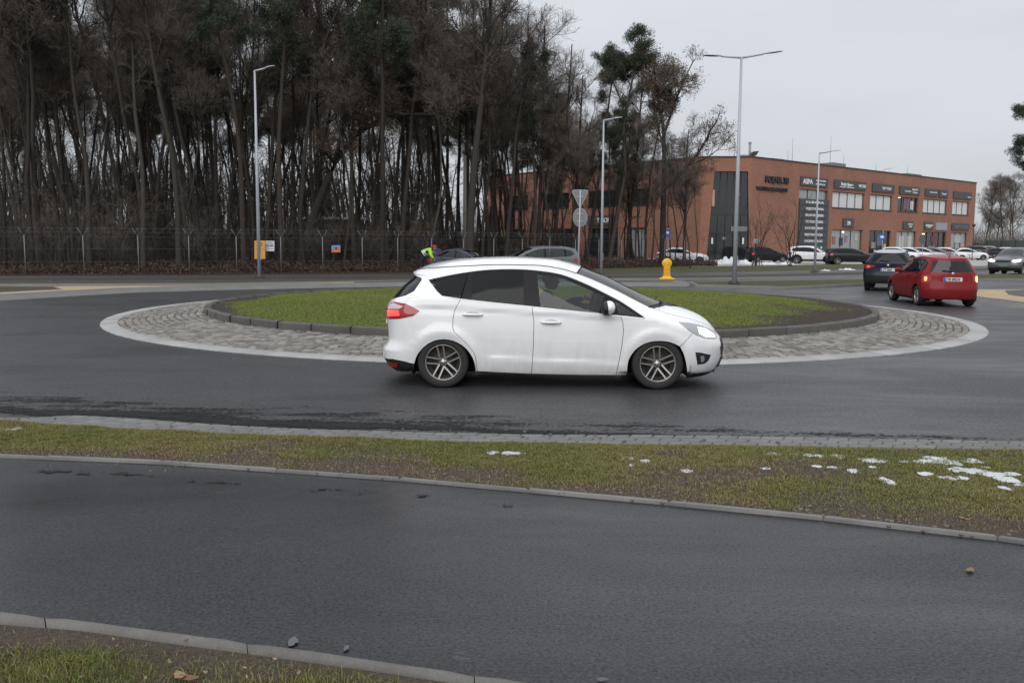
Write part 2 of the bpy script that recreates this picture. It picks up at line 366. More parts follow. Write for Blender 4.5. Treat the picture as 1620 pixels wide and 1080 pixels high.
class Car:
    def __init__(s, sp):
        s.sp = sp; s.rail = smooth_tab(sp['rail']); s.top = smooth_tab(sp['top']); s.tail = smooth_tab(sp['tail']); s.nose = smooth_tab(sp['nose'])
        s.B = smooth_tab(sp['B']); s.belt = smooth_tab(sp['belt']); s.Lr, s.Lf = sp.get('Lr', .4), sp.get('Lf', .55)
        s.nr, s.nf = sp.get('nr', 3.0), sp.get('nf', 2.5); s.extra = sp.get('extra'); s.wb = sp['wb']; s.pw = sp.get('pw', ((0, 1.15), (2.2, 1.15), (2.7, 2.0), (4, 2.0)))
        s.x0, s.x1 = s.rail[0][0], s.rail[-1][0]
    def base(s, x, z):
        zb = interp(s.belt, x); zr = interp(s.rail, x); yr = interp(s.rail, x, 2)
        if z <= zb or zr <= zb: y = interp(s.B, min(z, zb))
        else:
            u = min(1.0, (z - zb) / (zr - zb)); y = interp(s.B, zb); y = y - (y - yr) * u ** interp(s.pw, x)
        if s.extra: y += s.extra(x, z)
        return y
    def sx(s, q, z):
        xt, xf = interp(s.tail, z), interp(s.nose, z)
        if q < xt + s.Lr:
            f = min(1.0, (xt + s.Lr - q) / s.Lr) * math.pi / 2; return xt + s.Lr - s.Lr * math.sin(f) ** (2 / s.nr), max(0.0, math.cos(f)) ** (2 / s.nr)
        if q > xf - s.Lf:
            f = min(1.0, (q - xf + s.Lf) / s.Lf) * math.pi / 2; return xf - s.Lf + s.Lf * math.sin(f) ** (2 / s.nf), max(0.0, math.cos(f)) ** (2 / s.nf)
        return q, 1.0
    def xs(s, x, z):
        xt, xf = interp(s.tail, z), interp(s.nose, z)
        if x < xt + .010: return xt - .004
        if x > xf - .010: return xf + .004
        if x < xt + s.Lr: return xt + s.Lr - s.Lr * math.asin(min(1, (xt + s.Lr - x) / s.Lr) ** (s.nr / 2)) / (math.pi / 2)
        if x > xf - s.Lf: return xf - s.Lf + s.Lf * math.asin(min(1, (x - xf + s.Lf) / s.Lf) ** (s.nf / 2)) / (math.pi / 2)
        return x
    def ys(s, y, z, rear):          # from a rear or front view
        xt, xf = interp(s.tail, z), interp(s.nose, z); n_ = s.nr if rear else s.nf; L_ = s.Lr if rear else s.Lf
        q = (xt + .05) if rear else (xf - .05)
        for _ in range(4):
            wd = s.base(s.sx(q, z)[0], z); f = math.acos(min(1, max(0, abs(y) / wd)) ** (n_ / 2)) / (math.pi / 2)
            q = (xt + L_ - L_ * f) if rear else (xf - L_ + L_ * f)
        return q
    def P(s, q, z):
        x, f = s.sx(q, z); return (x, s.base(x, z) * f, z)
    def Nn(s, q, z):
        e = 0.006; a = Vector(s.P(q + e, z)) - Vector(s.P(q - e, z)); b = Vector(s.P(q, z + e)) - Vector(s.P(q, z - e))
        n_ = b.cross(a); n_ = -n_ if n_.y < 0 and abs(n_.y) > 1e-4 else n_
        if n_.length < 1e-9: n_ = Vector((-1 if q < 1 else 1, 0, 0))
        n_.normalize()
        mid = 1.2
        if abs(n_.y) < .3 and (n_.x > 0) != (q > mid): n_ = -n_
        return n_
    def T(s, q, t):
        zr = interp(s.rail, q); x, f = s.sx(q, zr)
        if f < 1:
            for _ in range(8): zr = .5 * (zr + interp(s.rail, x)); x, f = s.sx(q, zr)
        yr = s.base(x, zr) * f; zt = interp(s.top, x); t = max(-1, min(1, t))
        return (x, t * yr, zr + (zt - zr) * (1 - abs(t) ** interp(s.sp.get('crown', ((0, 2.4), (3, 2.4))), x)))
    def TN(s, q, t):
        e = .01; t2 = max(-.985, min(.985, t)); a = Vector(s.T(q + e, t2)) - Vector(s.T(q - e, t2)); b = Vector(s.T(q, t2 + .012)) - Vector(s.T(q, t2 - .012))
        n_ = a.cross(b); n_ = -n_ if n_.z < 0 else n_
        return n_.normalized() if n_.length > 1e-9 else Vector((0, 0, 1))
    # --- patches
    def patch(s, name, polys, m, parent, off=0.0, flange=0.018, sides=(1, -1), dom='side', du=.05, dv=.05, rear=True, smooth=True):
        """polys: outlines in the (x, z) side view, the (y, z) end view or the (x, t) top view"""
        JOIN = ('body', 'rear_window', 'front_bumper', 'roof_side', 'lower_bumper', 'chin_spoiler', 'grille', 'lower_grille', 'lower_cladding', 'fuel_flap')
        if dom != 'top' and len(sides) == 2 and name not in JOIN:
            for sg in sides[1:]: s.patch(name, polys, m, parent, off, flange, (sg,), dom, du, dv, rear, smooth)
            return s.patch(name, polys, m, parent, off, flange, sides[:1], dom, du, dv, rear, smooth)
        V = []; Nv = []; Fs = []; IDX = {1: {}, -1: {}}; CEN = {}
        for poly in polys:
            P_ = dense(poly, .025)
            if dom == 'side': D = [(s.xs(x, z), z) for x, z in P_]
            elif dom == 'end': D = [(s.ys(y, z, rear), z) for y, z in P_]
            else: D = [((x), t) for x, t in P_]
            for sgn in (sides if dom != 'top' else (1,)):
                idx = IDX[sgn]
                fn, nn = (s.T, s.TN) if dom == 'top' else (s.P, s.Nn)
                def vert(p):
                    k = (round(p[0], 5), round(p[1], 5))
                    if k not in idx:
                        a = Vector(fn(*p)); n_ = nn(*p)
                        a = a + n_ * off
                        if dom != 'top' and abs(a.y) < 2e-3:
                            if k in CEN: idx[k] = CEN[k]; return idx[k]
                            a.y = 0.0; n_ = Vector((n_.x, 0, n_.z)).normalized() if abs(n_.x) + abs(n_.z) > 1e-6 else n_; CEN[k] = len(V)
                        if dom != 'top' and sgn < 0: a.y = -a.y; n_ = Vector((n_.x, -n_.y, n_.z))
                        idx[k] = len(V); V.append(a); Nv.append(n_)
                    return idx[k]
                DU = [q for q in D]
                for C in grid_clip(DU, du, dv):
                    ids = []
                    for p in C:
                        i = vert(p)
                        if not ids or ids[-1] != i: ids.append(i)
                    if len(ids) > 1 and ids[0] == ids[-1]: ids.pop()
                    if len(set(ids)) >= 3 and len(set(ids)) == len(ids):
                        # face side from its own normal
                        fnrm = Vector((0, 0, 0))
                        for a_ in range(1, len(ids) - 1): fnrm += (V[ids[a_]] - V[ids[0]]).cross(V[ids[a_ + 1]] - V[ids[0]])
                        if fnrm.length < 1e-10: continue
                        if fnrm.dot(Nv[ids[0]]) < 0: ids.reverse()
                        Fs.append(tuple(ids))
                if flange > 0:
                    n0 = len(V); k = len(D)
                    cx = sum(p[0] for p in D) / k; ar = area2(D)
                    for i, p in enumerate(D):
                        a = Vector(fn(*p)); n_ = nn(*p); A = a + n_ * off; Bq = a + n_ * (off - flange)
                        tn = Vector(fn(*D[(i + 1) % k])) - Vector(fn(*D[i - 1]))
                        o_ = tn.cross(n_)
                        if o_.length > 1e-9: o_.normalize()
                        if dom != 'top' and sgn < 0:
                            A.y, Bq.y = -A.y, -Bq.y; o_ = Vector((o_.x, -o_.y, o_.z))
                        V += [A, Bq]; Nv += [o_, o_]
                    for i in range(k):
                        j = (i + 1) % k
                        if dom != 'top' and abs(V[n0 + 2 * i].y) < .03 and abs(V[n0 + 2 * j].y) < .03: continue
                        Fs.append((n0 + 2 * i, n0 + 2 * j, n0 + 2 * j + 1, n0 + 2 * i + 1))
        me = bpy.data.meshes.new(name); me.from_pydata([tuple(v) for v in V], [], Fs); me.validate()
        me.polygons.foreach_set('use_smooth', [smooth] * len(me.polygons)); me.update()
        if smooth and len(me.vertices) == len(Nv):
            me.normals_split_custom_set_from_vertices([tuple(n_) for n_ in Nv])
        me.materials.append(m)
        return link(name, me, parent)

def wheel_mesh(Rw, wd, rr, spokes=5, double=True):
    t = MB(); h = wd / 2
    t.lathe([(rr * .97, -h * .8), (rr * 1.03, -h * .98), (Rw * .93, -h), (Rw * .985, -h * .8), (Rw, -h * .5), (Rw, h * .5), (Rw * .985, h * .8), (Rw * .93, h), (rr * 1.03, h * .98), (rr * .97, h * .8), (rr * .94, h * .3), (rr * .94, -h * .8), (rr * .97, -h * .8)], n=40, axis='y')
    for k in (-.28, 0.28):      # tread grooves
        t.lathe([(Rw + .001, h * k - .006), (Rw + .0015, h * k), (Rw + .001, h * k + .006)], n=40, axis='y')
    rim = MB()
    rim.lathe([(rr * .93, h * .05), (rr * .93, h * .72), (rr * .955, h * .86), (rr * 1.0, h * .9), (rr * 1.01, h * .8), (rr * .96, h * .5)], n=40, axis='y')
    rim.lathe([(0.0, h * .62), (rr * .13, h * .60), (rr * .16, h * .5), (rr * .24, h * .44), (rr * .28, h * .1)], n=20, axis='y')
    for k in range(spokes):
        a0 = 2 * math.pi * k / spokes + math.pi / 2
        for dd in ((-1, 1) if double else (0,)):
            a = a0 + dd * .045; o = dd * rr * .13
            ca, sa = math.cos(a), math.sin(a); w1, w2 = rr * (.045 if double else .12), rr * (.038 if double else .10)
            def q(r_, side, y): return (ca * r_ - sa * (o + side), y, sa * r_ + ca * (o + side))
            ri, ro = rr * .18, rr * .95
            vs = [q(ri, -w1, h * .52), q(ri, w1, h * .52), q(ro, w2, h * .80), q(ro, -w2, h * .80), q(ri, -w1 * 1.3, h * .25), q(ri, w1 * 1.3, h * .25), q(ro, w2 * 1.3, h * .55), q(ro, -w2 * 1.3, h * .55)]
            rim.add(vs, [(0, 1, 2, 3), (7, 6, 5, 4), (0, 4, 5, 1), (1, 5, 6, 2), (2, 6, 7, 3), (3, 7, 4, 0)])
    disc = MB()
    disc.lathe([(0, h * .05), (rr * .93, h * .05)], n=28, axis='y'); disc.lathe([(rr * .2, h * .22), (rr * .72, h * .24), (rr * .72, h * .1)], n=28, axis='y')
    nuts = MB()
    for k in range(5):
        a = 2 * math.pi * (k + .5) / 5 + math.pi / 2
        nuts.lathe([(0, h * .54), (rr * .035, h * .54), (rr * .04, h * .4)], c=(rr * .19 * math.cos(a), 0, rr * .19 * math.sin(a)), n=6, axis='y')
    return t, rim, disc, nuts

def add_wheels(root, car, Rw, wd, rr, yw, spokes=5, double=True, rimm='rim', fine=True):
    first = None
    for x in (0, car.wb):
        for sg in (1, -1):
            if first is None:
                t, rim, disc, nuts = wheel_mesh(Rw, wd, rr, spokes, double)
                wh = t.build('wheel', M['tyre'], root); rm = rim.build('rim', M[rimm], wh); dk = disc.build('brake_disc', M['brake'], wh)
                if fine: nuts.build('hub_nuts', M['black_plastic'], wh)
                first = wh
            else:
                wh = copy_tree(first, root)
            wh.location = (x, sg * yw, Rw); wh.rotation_euler = (0, random.uniform(0, 1.2), 0 if sg > 0 else math.pi)

def arc(cx, cz, r_, a0, a1, n=18):
    return [(cx + r_ * math.cos(R(a0 + (a1 - a0) * i / n)), cz + r_ * math.sin(R(a0 + (a1 - a0) * i / n))) for i in range(n + 1)]

def liners(root, car, ra, cz, yin=.45, yout=None):
    for cx in (0, car.wb):
        for sg in (1, -1):
            b = MB(); vs = []; A = arc(cx, cz, ra + .012, -25, 205, 16)
            yo = (yout or .86)
            for x, z in A: vs += [(x, sg * yo, max(z, .16)), (x, sg * yin, max(z, .16))]
            n_ = len(A); b.add(vs, [(2 * i, 2 * i + 2, 2 * i + 3, 2 * i + 1) for i in range(n_ - 1)] + [tuple(2 * i + 1 for i in range(n_))], True)
            b.build('wheel_arch_liner', M['black_plastic'], root)

def scale_spec(sp, fx, fy, fz):
    o = dict(sp)
    o['rail'] = [(x * fx, z * fz, y * fy) for x, z, y in sp['rail']]; o['top'] = [(x * fx, z * fz) for x, z in sp['top']]
    o['tail'] = [(z * fz, x * fx) for z, x in sp['tail']]; o['nose'] = [(z * fz, x * fx) for z, x in sp['nose']]
    o['B'] = [(z * fz, y * fy) for z, y in sp['B']]; o['belt'] = [(x * fx, z * fz) for x, z in sp['belt']]
    o['wb'] = sp['wb'] * fx; o['dlo'] = [(x * fx, z * fz) for x, z in sp['dlo']]
    o['pillars'] = [(x * fx, w_ * fx, sl * fx) for x, w_, sl in sp['pillars']]; o['screen'] = tuple(v * fx for v in sp['screen'])
    o['rearglass'] = tuple([sp['rearglass'][0] * fy, sp['rearglass'][1] * fy, sp['rearglass'][2] * fz, sp['rearglass'][3] * fz])
    o['taillight'] = [(y * fy, z * fz) for y, z in sp['taillight']]; o['headlight'] = [(y * fy, z * fz) for y, z in sp['headlight']]
    o['sill'] = sp['sill'] * fz; o['pw'] = [(x * fx, p) for x, p in sp['pw']]; o['hoodx'] = sp['hoodx'] * fx
    return o

HATCH = dict(wb=2.46, Rw=.30, ra=.345, sill=.24,
    rail=[(-.50, 1.40, .50), (-.2, 1.43, .53), (.3, 1.445, .555), (.9, 1.42, .56), (1.3, 1.34, .575), (1.7, 1.17, .61), (2.08, .98, .65), (2.4, .91, .655), (2.9, .80, .62), (3.15, .72, .60), (3.22, .68, .58)],
    top=[(-.50, 1.40), (-.3, 1.455), (.2, 1.50), (.8, 1.505), (1.2, 1.46), (1.4, 1.40), (2.3, 1.0), (2.8, .92), (3.1, .80), (3.22, .68)],
    tail=[(.12, -.56), (.3, -.66), (.5, -.69), (.62, -.67), (.75, -.645), (.95, -.63), (1.02, -.61), (1.3, -.53), (1.40, -.50)],
    nose=[(.12, 3.12), (.3, 3.24), (.5, 3.27), (.68, 3.22)],
    B=[(.12, .72), (.24, .77), (.45, .81), (.62, .82), (.85, .805), (1.0, .78), (1.1, .75)],
    belt=[(-.7, .98), (0, .96), (1.2, .92), (2.0, .88), (2.3, .78), (3.3, .55)],
    pw=[(0, 1.15), (1.9, 1.15), (2.3, 2.0), (4, 2.0)], crown=[(0, 2.6), (3, 2.2)],
    dlo=[(-.36, 1.09), (-.30, 1.28), (-.05, 1.365), (.45, 1.385), (.95, 1.36), (1.3, 1.27), (1.65, 1.10), (1.98, .93), (1.2, .95), (.3, .985), (-.15, 1.0)],
    pillars=[(-.02, .07, .02), (.84, .10, 0.0), (1.58, .03, 0.0)], screen=(1.28, 1.33, 2.08, 2.26), hoodx=2.12,
    rearglass=(.50, .60, 1.00, 1.33), plate=.80, taillight=[(.60, .925), (.70, .935), (.80, .90), (.815, .80), (.79, .70), (.70, .685), (.62, .72), (.565, .78), (.565, .87)],
    headlight=[(.40, .66), (.50, .74), (.72, .78), (.76, .68), (.66, .58), (.44, .56)], Lr=.46, Lf=.6, nr=2.9, nf=2.6)
SUV = dict(wb=2.70, Rw=.36, ra=.42, sill=.34,
    rail=[(-.66, 1.52, .54), (-.3, 1.565, .58), (.4, 1.59, .60), (1.1, 1.57, .60), (1.5, 1.49, .61), (1.9, 1.32, .66), (2.28, 1.12, .72), (2.6, 1.04, .76), (3.2, .98, .74), (3.5, .90, .70), (3.58, .84, .68)],
    top=[(-.66, 1.52), (-.45, 1.60), (.2, 1.655), (.9, 1.66), (1.4, 1.62), (1.6, 1.56), (2.5, 1.14), (3.0, 1.09), (3.4, 1.00), (3.58, .84)],
    tail=[(.2, -.70), (.4, -.83), (.6, -.87), (.75, -.84), (.95, -.82), (1.1, -.82), (1.18, -.80), (1.45, -.70), (1.52, -.66)],
    nose=[(.2, 3.42), (.4, 3.56), (.6, 3.62), (.84, 3.58)],
    B=[(.2, .82), (.35, .89), (.6, .925), (.8, .93), (1.0, .91), (1.2, .86)],
    belt=[(-.9, 1.12), (0, 1.10), (1.2, 1.06), (2.2, 1.0), (2.5, .90), (3.7, .74)],
    pw=[(0, 1.15), (2.1, 1.15), (2.5, 2.2), (4, 2.2)], crown=[(0, 2.8), (3, 2.6)],
    dlo=[(-.50, 1.26), (-.36, 1.44), (-.05, 1.51), (.5, 1.535), (1.1, 1.51), (1.5, 1.40), (1.85, 1.24), (2.18, 1.07), (1.3, 1.09), (.3, 1.13), (-.25, 1.16)],
    pillars=[(-.05, .10, .02), (.92, .10, 0.0), (1.75, .03, 0.0)], screen=(1.48, 1.55, 2.28, 2.48), hoodx=2.32,
    rearglass=(.54, .64, 1.16, 1.44), plate=.86, taillight=[(.50, 1.03), (.93, 1.06), (.93, .90), (.70, .90), (.60, .95), (.50, .97)],
    headlight=[(.46, .88), (.52, .93), (.86, .97), (.88, .86), (.60, .80), (.48, .82)], Lr=.42, Lf=.5, nr=3.6, nf=3.2)
SEDAN = dict(wb=2.72, Rw=.32, ra=.365, sill=.24,
    rail=[(-.88, .98, .60), (-.6, 1.02, .66), (-.35, 1.12, .62), (0.0, 1.27, .575), (.4, 1.35, .56), (.9, 1.375, .56), (1.3, 1.33, .57), (1.75, 1.16, .61), (2.2, .98, .68), (2.5, .91, .70), (3.1, .80, .66), (3.4, .71, .62), (3.5, .66, .6)],
    top=[(-.88, .98), (-.7, 1.06), (-.4, 1.14), (.1, 1.36), (.5, 1.43), (.9, 1.45), (1.25, 1.41), (1.45, 1.36), (2.4, 1.0), (2.9, .93), (3.3, .82), (3.5, .66)],
    tail=[(.12, -.80), (.3, -.93), (.5, -.96), (.7, -.93), (.9, -.91), (.98, -.88)],
    nose=[(.12, 3.38), (.3, 3.52), (.5, 3.55), (.66, 3.5)],
    B=[(.12, .78), (.24, .84), (.45, .885), (.62, .90), (.85, .885), (1.0, .85), (1.1, .8)],
    belt=[(-.95, .92), (0, .95), (1.2, .92), (2.1, .88), (2.4, .78), (3.6, .55)],
    pw=[(0, 1.15), (2.0, 1.15), (2.4, 2.0), (4, 2.0)], crown=[(-.5, 2.0), (0.4, 2.6), (3, 2.2)],
    dlo=[(-.22, 1.05), (.05, 1.20), (.35, 1.29), (.9, 1.32), (1.3, 1.26), (1.7, 1.09), (2.08, .93), (1.2, .95), (.3, .985), (-.1, 1.0)],
    pillars=[(.12, .05, .05), (.92, .10, 0.0), (1.66, .03, 0.0)], screen=(1.32, 1.40, 2.20, 2.40), hoodx=2.26,
    rearglass=None, plate=.74, taillight=[(.50, .88), (.90, .88), (.90, .74), (.62, .74), (.52, .80)],
    headlight=[(.44, .64), (.54, .70), (.82, .74), (.86, .66), (.74, .58), (.48, .55)], Lr=.45, Lf=.6, nr=3.2, nf=2.6)
SPECS = dict(hatch=HATCH, suv=SUV, sedan=SEDAN)

def side_line(tab, x0, x1, n=24):
    return [(x0 + (x1 - x0) * i / n, interp(tab, x0 + (x1 - x0) * i / n)) for i in range(n + 1)]

def generic_car(name, style, pm, loc, heading, label, group=None, cat='car', fx=1, fy=1, fz=1, lit=(False, False), doors=True, dark=True, plate=None, rearplate=None, rails=False, fine=True, blinker=None, boot_open=False, clear=False, plate_m=None, roofm=None, rear_badge=False):
    """heading: degrees clockwise from +Y"""
    sp = dict(SPECS[style])
    if sp['rearglass'] is None:
        sp['rearglass'] = (0, 0, 0, 0); c_ = Car(scale_spec(sp, fx, fy, fz)); c_.sp['rearglass'] = None
    else: c_ = Car(scale_spec(sp, fx, fy, fz))
    sp = c_.sp; wb, Rw, ra, sill = sp['wb'], sp['Rw'], sp['ra'], sp['sill']
    root = empty(name, loc, R(90 - heading)); tag(root, label, cat, group)
    pmat = M[pm]; cz = Rw + .01
    du = dv = .07 if fine else .12
    zt0, xt0 = c_.tail[0][0], c_.tail[0][1]; zt1 = c_.tail[-1][0]; zn1 = c_.nose[-1][0]
    belt0 = interp(sp['belt'], -.6 * fx)
    rg = sp['rearglass']
    if rg:
        def edge(z): y_ = rg[1] + (rg[0] - rg[1]) * (z - rg[2]) / (rg[3] - rg[2]); return (c_.sx(c_.ys(y_, z, True), z)[0], z)
        tl = [(interp(c_.tail, z), z) for z in np.linspace(sill - .02, rg[2], 10)] + [edge(z) for z in np.linspace(rg[2], rg[3], 8)] + [(interp(c_.tail, z), z) for z in np.linspace(rg[3], zt1, 5)]
    else: tl = [(interp(c_.tail, z), z) for z in np.linspace(sill - .02, zt1, 14)]
    ns = [(interp(c_.nose, z), z) for z in np.linspace(sill - .04, zn1, 10)]
    a0 = math.degrees(math.asin(max(-1, (sill - cz) / ra)))
    ar = lambda cx: arc(cx, cz, ra, 180 - a0, a0, 16)
    dlo = sp['dlo']
    ib = max(range(len(dlo)), key=lambda i: dlo[i][0]); rearbot = dlo[-1]
    dtop = dlo[:ib + 1]; dbot = dlo[ib:]                                       # top edge rear->front, bottom edge front->rear
    low_b = dbot + [dlo[0]]
    # lower body: everything under the window line, with the arches cut out
    railf = [(x, z) for x, z, y in c_.rail if x >= dtop[-1][0]]
    lower = [(x, z) for x, z in tl if z < zt1] + []
    # outline: tail up, then along the belt to the DLO, along its lower edge, to the rail in front, the nose down, the sill back
    zj = dlo[0][1]
    pj = edge(zj) if rg and rg[2] < zj < rg[3] else (interp(c_.tail, zj), zj)
    tail_low = [p for p in tl if p[1] <= zj] + [pj] if zt1 > zj else tl
    front_rail = railf[::1]
    poly = tail_low + [dlo[0]] + list(reversed(dbot[:])) [0:] + front_rail[1:] + list(reversed(ns)) + [(wb + ra * 1.25, sill - .02)] + list(reversed(ar(wb))) + [(wb - ra - .02, sill)] + [(ra + .02, sill)] + list(reversed(ar(0))) + [(-ra * 1.25, sill - .02)]
    upper = ([pj] + [p for p in tl if p[1] > zj] if zt1 > zj else [dlo[0]]) + [(x, z) for x, z, y in c_.rail if x <= dtop[-1][0]] + list(reversed(dtop))
    body = c_.patch('body', [poly, upper], pmat, root, du=du, dv=dv)
    # roof, bonnet
    s0, s1, s2, s3 = sp['screen']; e = .015
    def curve(xa, xb, n=12): return [(xb + (xa - xb) * (t * t), t) for t in np.linspace(-1, 1, n)]
    rg = sp['rearglass']
    roof0 = c_.x0 if rg else .12 * fx
    roof = [(roof0, 1), (roof0, -1)] + curve(s0, s1)
    c_.patch('roof', [roof], M[roofm] if roofm else pmat, root, dom='top', du=.15, dv=.2)
    c_.patch('windscreen', [list(reversed(curve(s0 + e, s1 + e))) + curve(s2, s3)], M['car_glass'], root, off=-.004, dom='top', du=.15, dv=.2)
    c_.patch('bonnet', [list(reversed(curve(s2 + .05, s3 + .05))) + [(c_.x1, -1), (c_.x1, 1)]], pmat, root, dom='top', du=.12, dv=.2)
    c_.patch('cowl', [list(reversed(curve(s2, s3))) + curve(s2 + .06, s3 + .06)], M['black_plastic'], root, off=-.008, dom='top', du=.15, dv=.2)
    if not rg:      # saloon: sloping rear screen and boot lid on the top surface
        c_.patch('rear_window', [[(-.36 * fx, .96), (-.36 * fx, -.96), (roof0 - .02, -.96), (roof0 - .02, .96)]], M['dark_glass'], root, off=-.002, dom='top', du=.12, dv=.2)
        c_.patch('boot_lid', [[(c_.x0, 1), (c_.x0, -1), (-.38 * fx, -1), (-.38 * fx, 1)]], pmat, root, dom='top', du=.12, dv=.2)
        c_.patch('roof_edge', [[(-.36 * fx, 1), (-.36 * fx, .97), (roof0, .97), (roof0, 1)], [(-.36 * fx, -.97), (-.36 * fx, -1), (roof0, -1), (roof0, -.97)]], pmat, root, dom='top', du=.12, dv=.2)
    else:
        y0, y1, z0, z1 = rg
        c_.patch('rear_window', [[(0, z0), (y1, z0), (y1 + .01, z0 + .04), (y0, z1), (0, z1 + .012)]], M['screen_glass'] if not dark else M['dark_glass'], root, off=-.003, dom='end', du=du, dv=dv, flange=.006)
        w_ = MB(); zz = z0 + .03; w_.tube([(interp(c_.tail, zz) - .03, .02, zz), (interp(c_.tail, zz + .02) - .03, .30 * fy, zz + .03)], .012, 6); w_.lathe([(0, .03), (.03, .02), (.03, -.02)], c=(interp(c_.tail, zz) - .015, 0, zz), n=8)
        w_.build('rear_wiper', M['black_plastic'], root)
    # window band: dark backing pillars and panes
    if not clear: c_.patch('window_trim', [[p for p in dlo]], M['dark_glass'] if dark else M['black_trim'], root, off=-.012, du=du, dv=dv, flange=0)
    else:
        for cx, cw, sl in sorted(sp['pillars']):
            Q = clip_half(clip_half(dlo, 0, cx - cw / 2 - .01, True), 0, cx + cw / 2 + .01, False)
            if len(Q) > 2: c_.patch('window_pillar', [Q], M['black_trim'], root, off=-.008, du=du, dv=dv, flange=0)
    xs_ = [dlo[0][0] + .03] ; cuts = sorted(sp['pillars'])
    segs = []; left = min(p[0] for p in dlo)
    for cx, cw, sl in cuts: segs.append((left, cx - cw / 2)); left = cx + cw / 2
    segs.append((left, max(p[0] for p in dlo)))
    cen = (sum(p[0] for p in dlo) / len(dlo), sum(p[1] for p in dlo) / len(dlo))
    ins = [(p[0] + (cen[0] - p[0]) * .03, p[1] + (cen[1] - p[1]) * .13) for p in dlo]
    if clear: ins = dlo
    for a_, b_ in segs:
        Q = clip_half(clip_half(ins, 0, a_, True), 0, b_, False)
        if len(Q) > 2 and abs(area2(Q)) > .01: c_.patch('side_window', [Q], M['car_glass'] if clear else M['dark_glass'], root, off=-.005, du=du, dv=dv, flange=.004)
    # lights
    lit_r, lit_f = lit
    for sg in (1, -1):
        mt = M['tail_red']
        tlp = c_.patch('tail_light', [sp['taillight']], mt, root, off=.006, dom='end', du=du, dv=dv, sides=(sg,), rear=True)
        if lit_r:
            yc, zc = sum(p[0] for p in sp['taillight']) / len(sp['taillight']), sum(p[1] for p in sp['taillight']) / len(sp['taillight'])
            kk = .72 if blinker == sg else .55
            c_.patch('brake_lamp', [[(yc + .46 * kk * (p[0] - yc) + .02, zc + kk * (p[1] - zc)) for p in dense(sp['taillight'], .04)]], M['tail_amber'] if blinker == sg else M['tail_glow'] if blinker else M['tail_lit'], tlp, off=.012, dom='end', du=du, dv=dv, sides=(sg,), rear=True, flange=.004)
        c_.patch('headlight', [sp['headlight']], M['head_lit'] if lit_f else M['headlamp'], root, off=.006, dom='end', du=du, dv=dv, sides=(sg,), rear=False)
    zg = sp['headlight'][0][1]
    c_.patch('grille', [[(0, zg - .10), (.40 * fy, zg - .10), (.42 * fy, zg + .03), (0, zg + .03)]], M['black_plastic'], root, off=.008, dom='end', du=du, dv=dv, rear=False)
    c_.patch('lower_grille', [[(0, sill + .02), (.5 * fy, sill + .02), (.46 * fy, sill + .15), (0, sill + .15)]], M['black_plastic'], root, off=.008, dom='end', du=du, dv=dv, rear=False)
    if style == 'suv':
        tl2 = [(interp(c_.tail, z), z) for z in np.linspace(sill - .02, sill + .22, 6)]; ns2 = [(interp(c_.nose, z), z) for z in np.linspace(sill - .04, sill + .12, 5)]
        q1 = tl2 + [(-ra - .06, sill + .24)] + arc(0, cz, ra + .07, 150, 30, 10) + [(ra + .08, sill + .10), (wb - ra - .08, sill + .10)] + arc(wb, cz, ra + .07, 150, 30, 10) + [(wb + ra + .08, sill + .14)] + list(reversed(ns2)) + [(wb + ra * 1.25, sill - .02)] + list(reversed(ar(wb))) + [(ra, sill)] + list(reversed(ar(0))) + [(-ra * 1.25, sill - .02)]
        c_.patch('lower_cladding', [q1], M['black_plastic'], root, off=.010, du=du, dv=dv)
    if rear_badge: q = MB(); zz = .99 * fz if style == 'hatch' else 1.0 * fz; zz = sp['plate'] * fz + .17; q.lathe([(0, -.012), (.042, -.012), (.045, 0)], c=(interp(c_.tail, zz) - .004, 0, zz), n=16, axis='y'); bo_ = q.build('badge', M['silver'], root); bo_.data.transform(Matrix.Translation((interp(c_.tail, zz) - .004, 0, zz)) @ Matrix.Rotation(R(-90), 4, 'Z') @ Matrix.Translation((-(interp(c_.tail, zz) - .004), 0, -zz)))
    # registration plates
    for rear, txt in ((True, rearplate), (False, plate)):
        zp = sp['plate'] * fz if rear else sill + .26
        xe = interp(c_.tail, zp) - .014 if rear else interp(c_.nose, zp) + .016
        if txt is None and not fine: continue
        pb = MB(); pb.box((xe, 0, zp), (.012, .52, .115)); po = pb.build('number_plate', M[plate_m] if plate_m else M['plate_white'], root)
        if txt:
            s_ = MB(); s_.box((xe + (-.007 if rear else .007), .235 if rear else -.235, zp), (.004, .04, .11)); s_.build('country_band', M['sign_blue'], po)
            text_obj('registration_text', txt, .112, M['ink'], po, (xe + (-.010 if rear else .010), .02 if rear else .02, zp - .04), (R(90), 0, R(-90) if rear else R(90)), sx=.80, bold=.025)
    # doors: thin dark gap lines are real gaps between raised door skins
    if doors:
        bl = lambda x: interp(sorted([(p[0], p[1]) for p in dbot]), x)
        pil = sorted(sp['pillars']); xB = pil[1][0]; xF = pil[2][0] + .22 * fx
        xr_ = ra + .04
        d1 = [(xB + .006, sill + .07)] + [(xF, sill + .07), (xF + .05 * fx, bl(xF) - .25)] + [(xF, bl(xF) - .004)] + [(x, bl(x) - .004) for x in np.linspace(xF, xB + .006, 8)]
        d2 = [(xB - .006, sill + .07)] + [(x, bl(x) - .004) for x in np.linspace(xB - .006, .02, 8)] + [(.0, bl(0) - .10)] + [(x, z) for x, z in arc(0, cz, ra + .05, 80, 12, 8)] + [(xr_ + .03, sill + .07)]
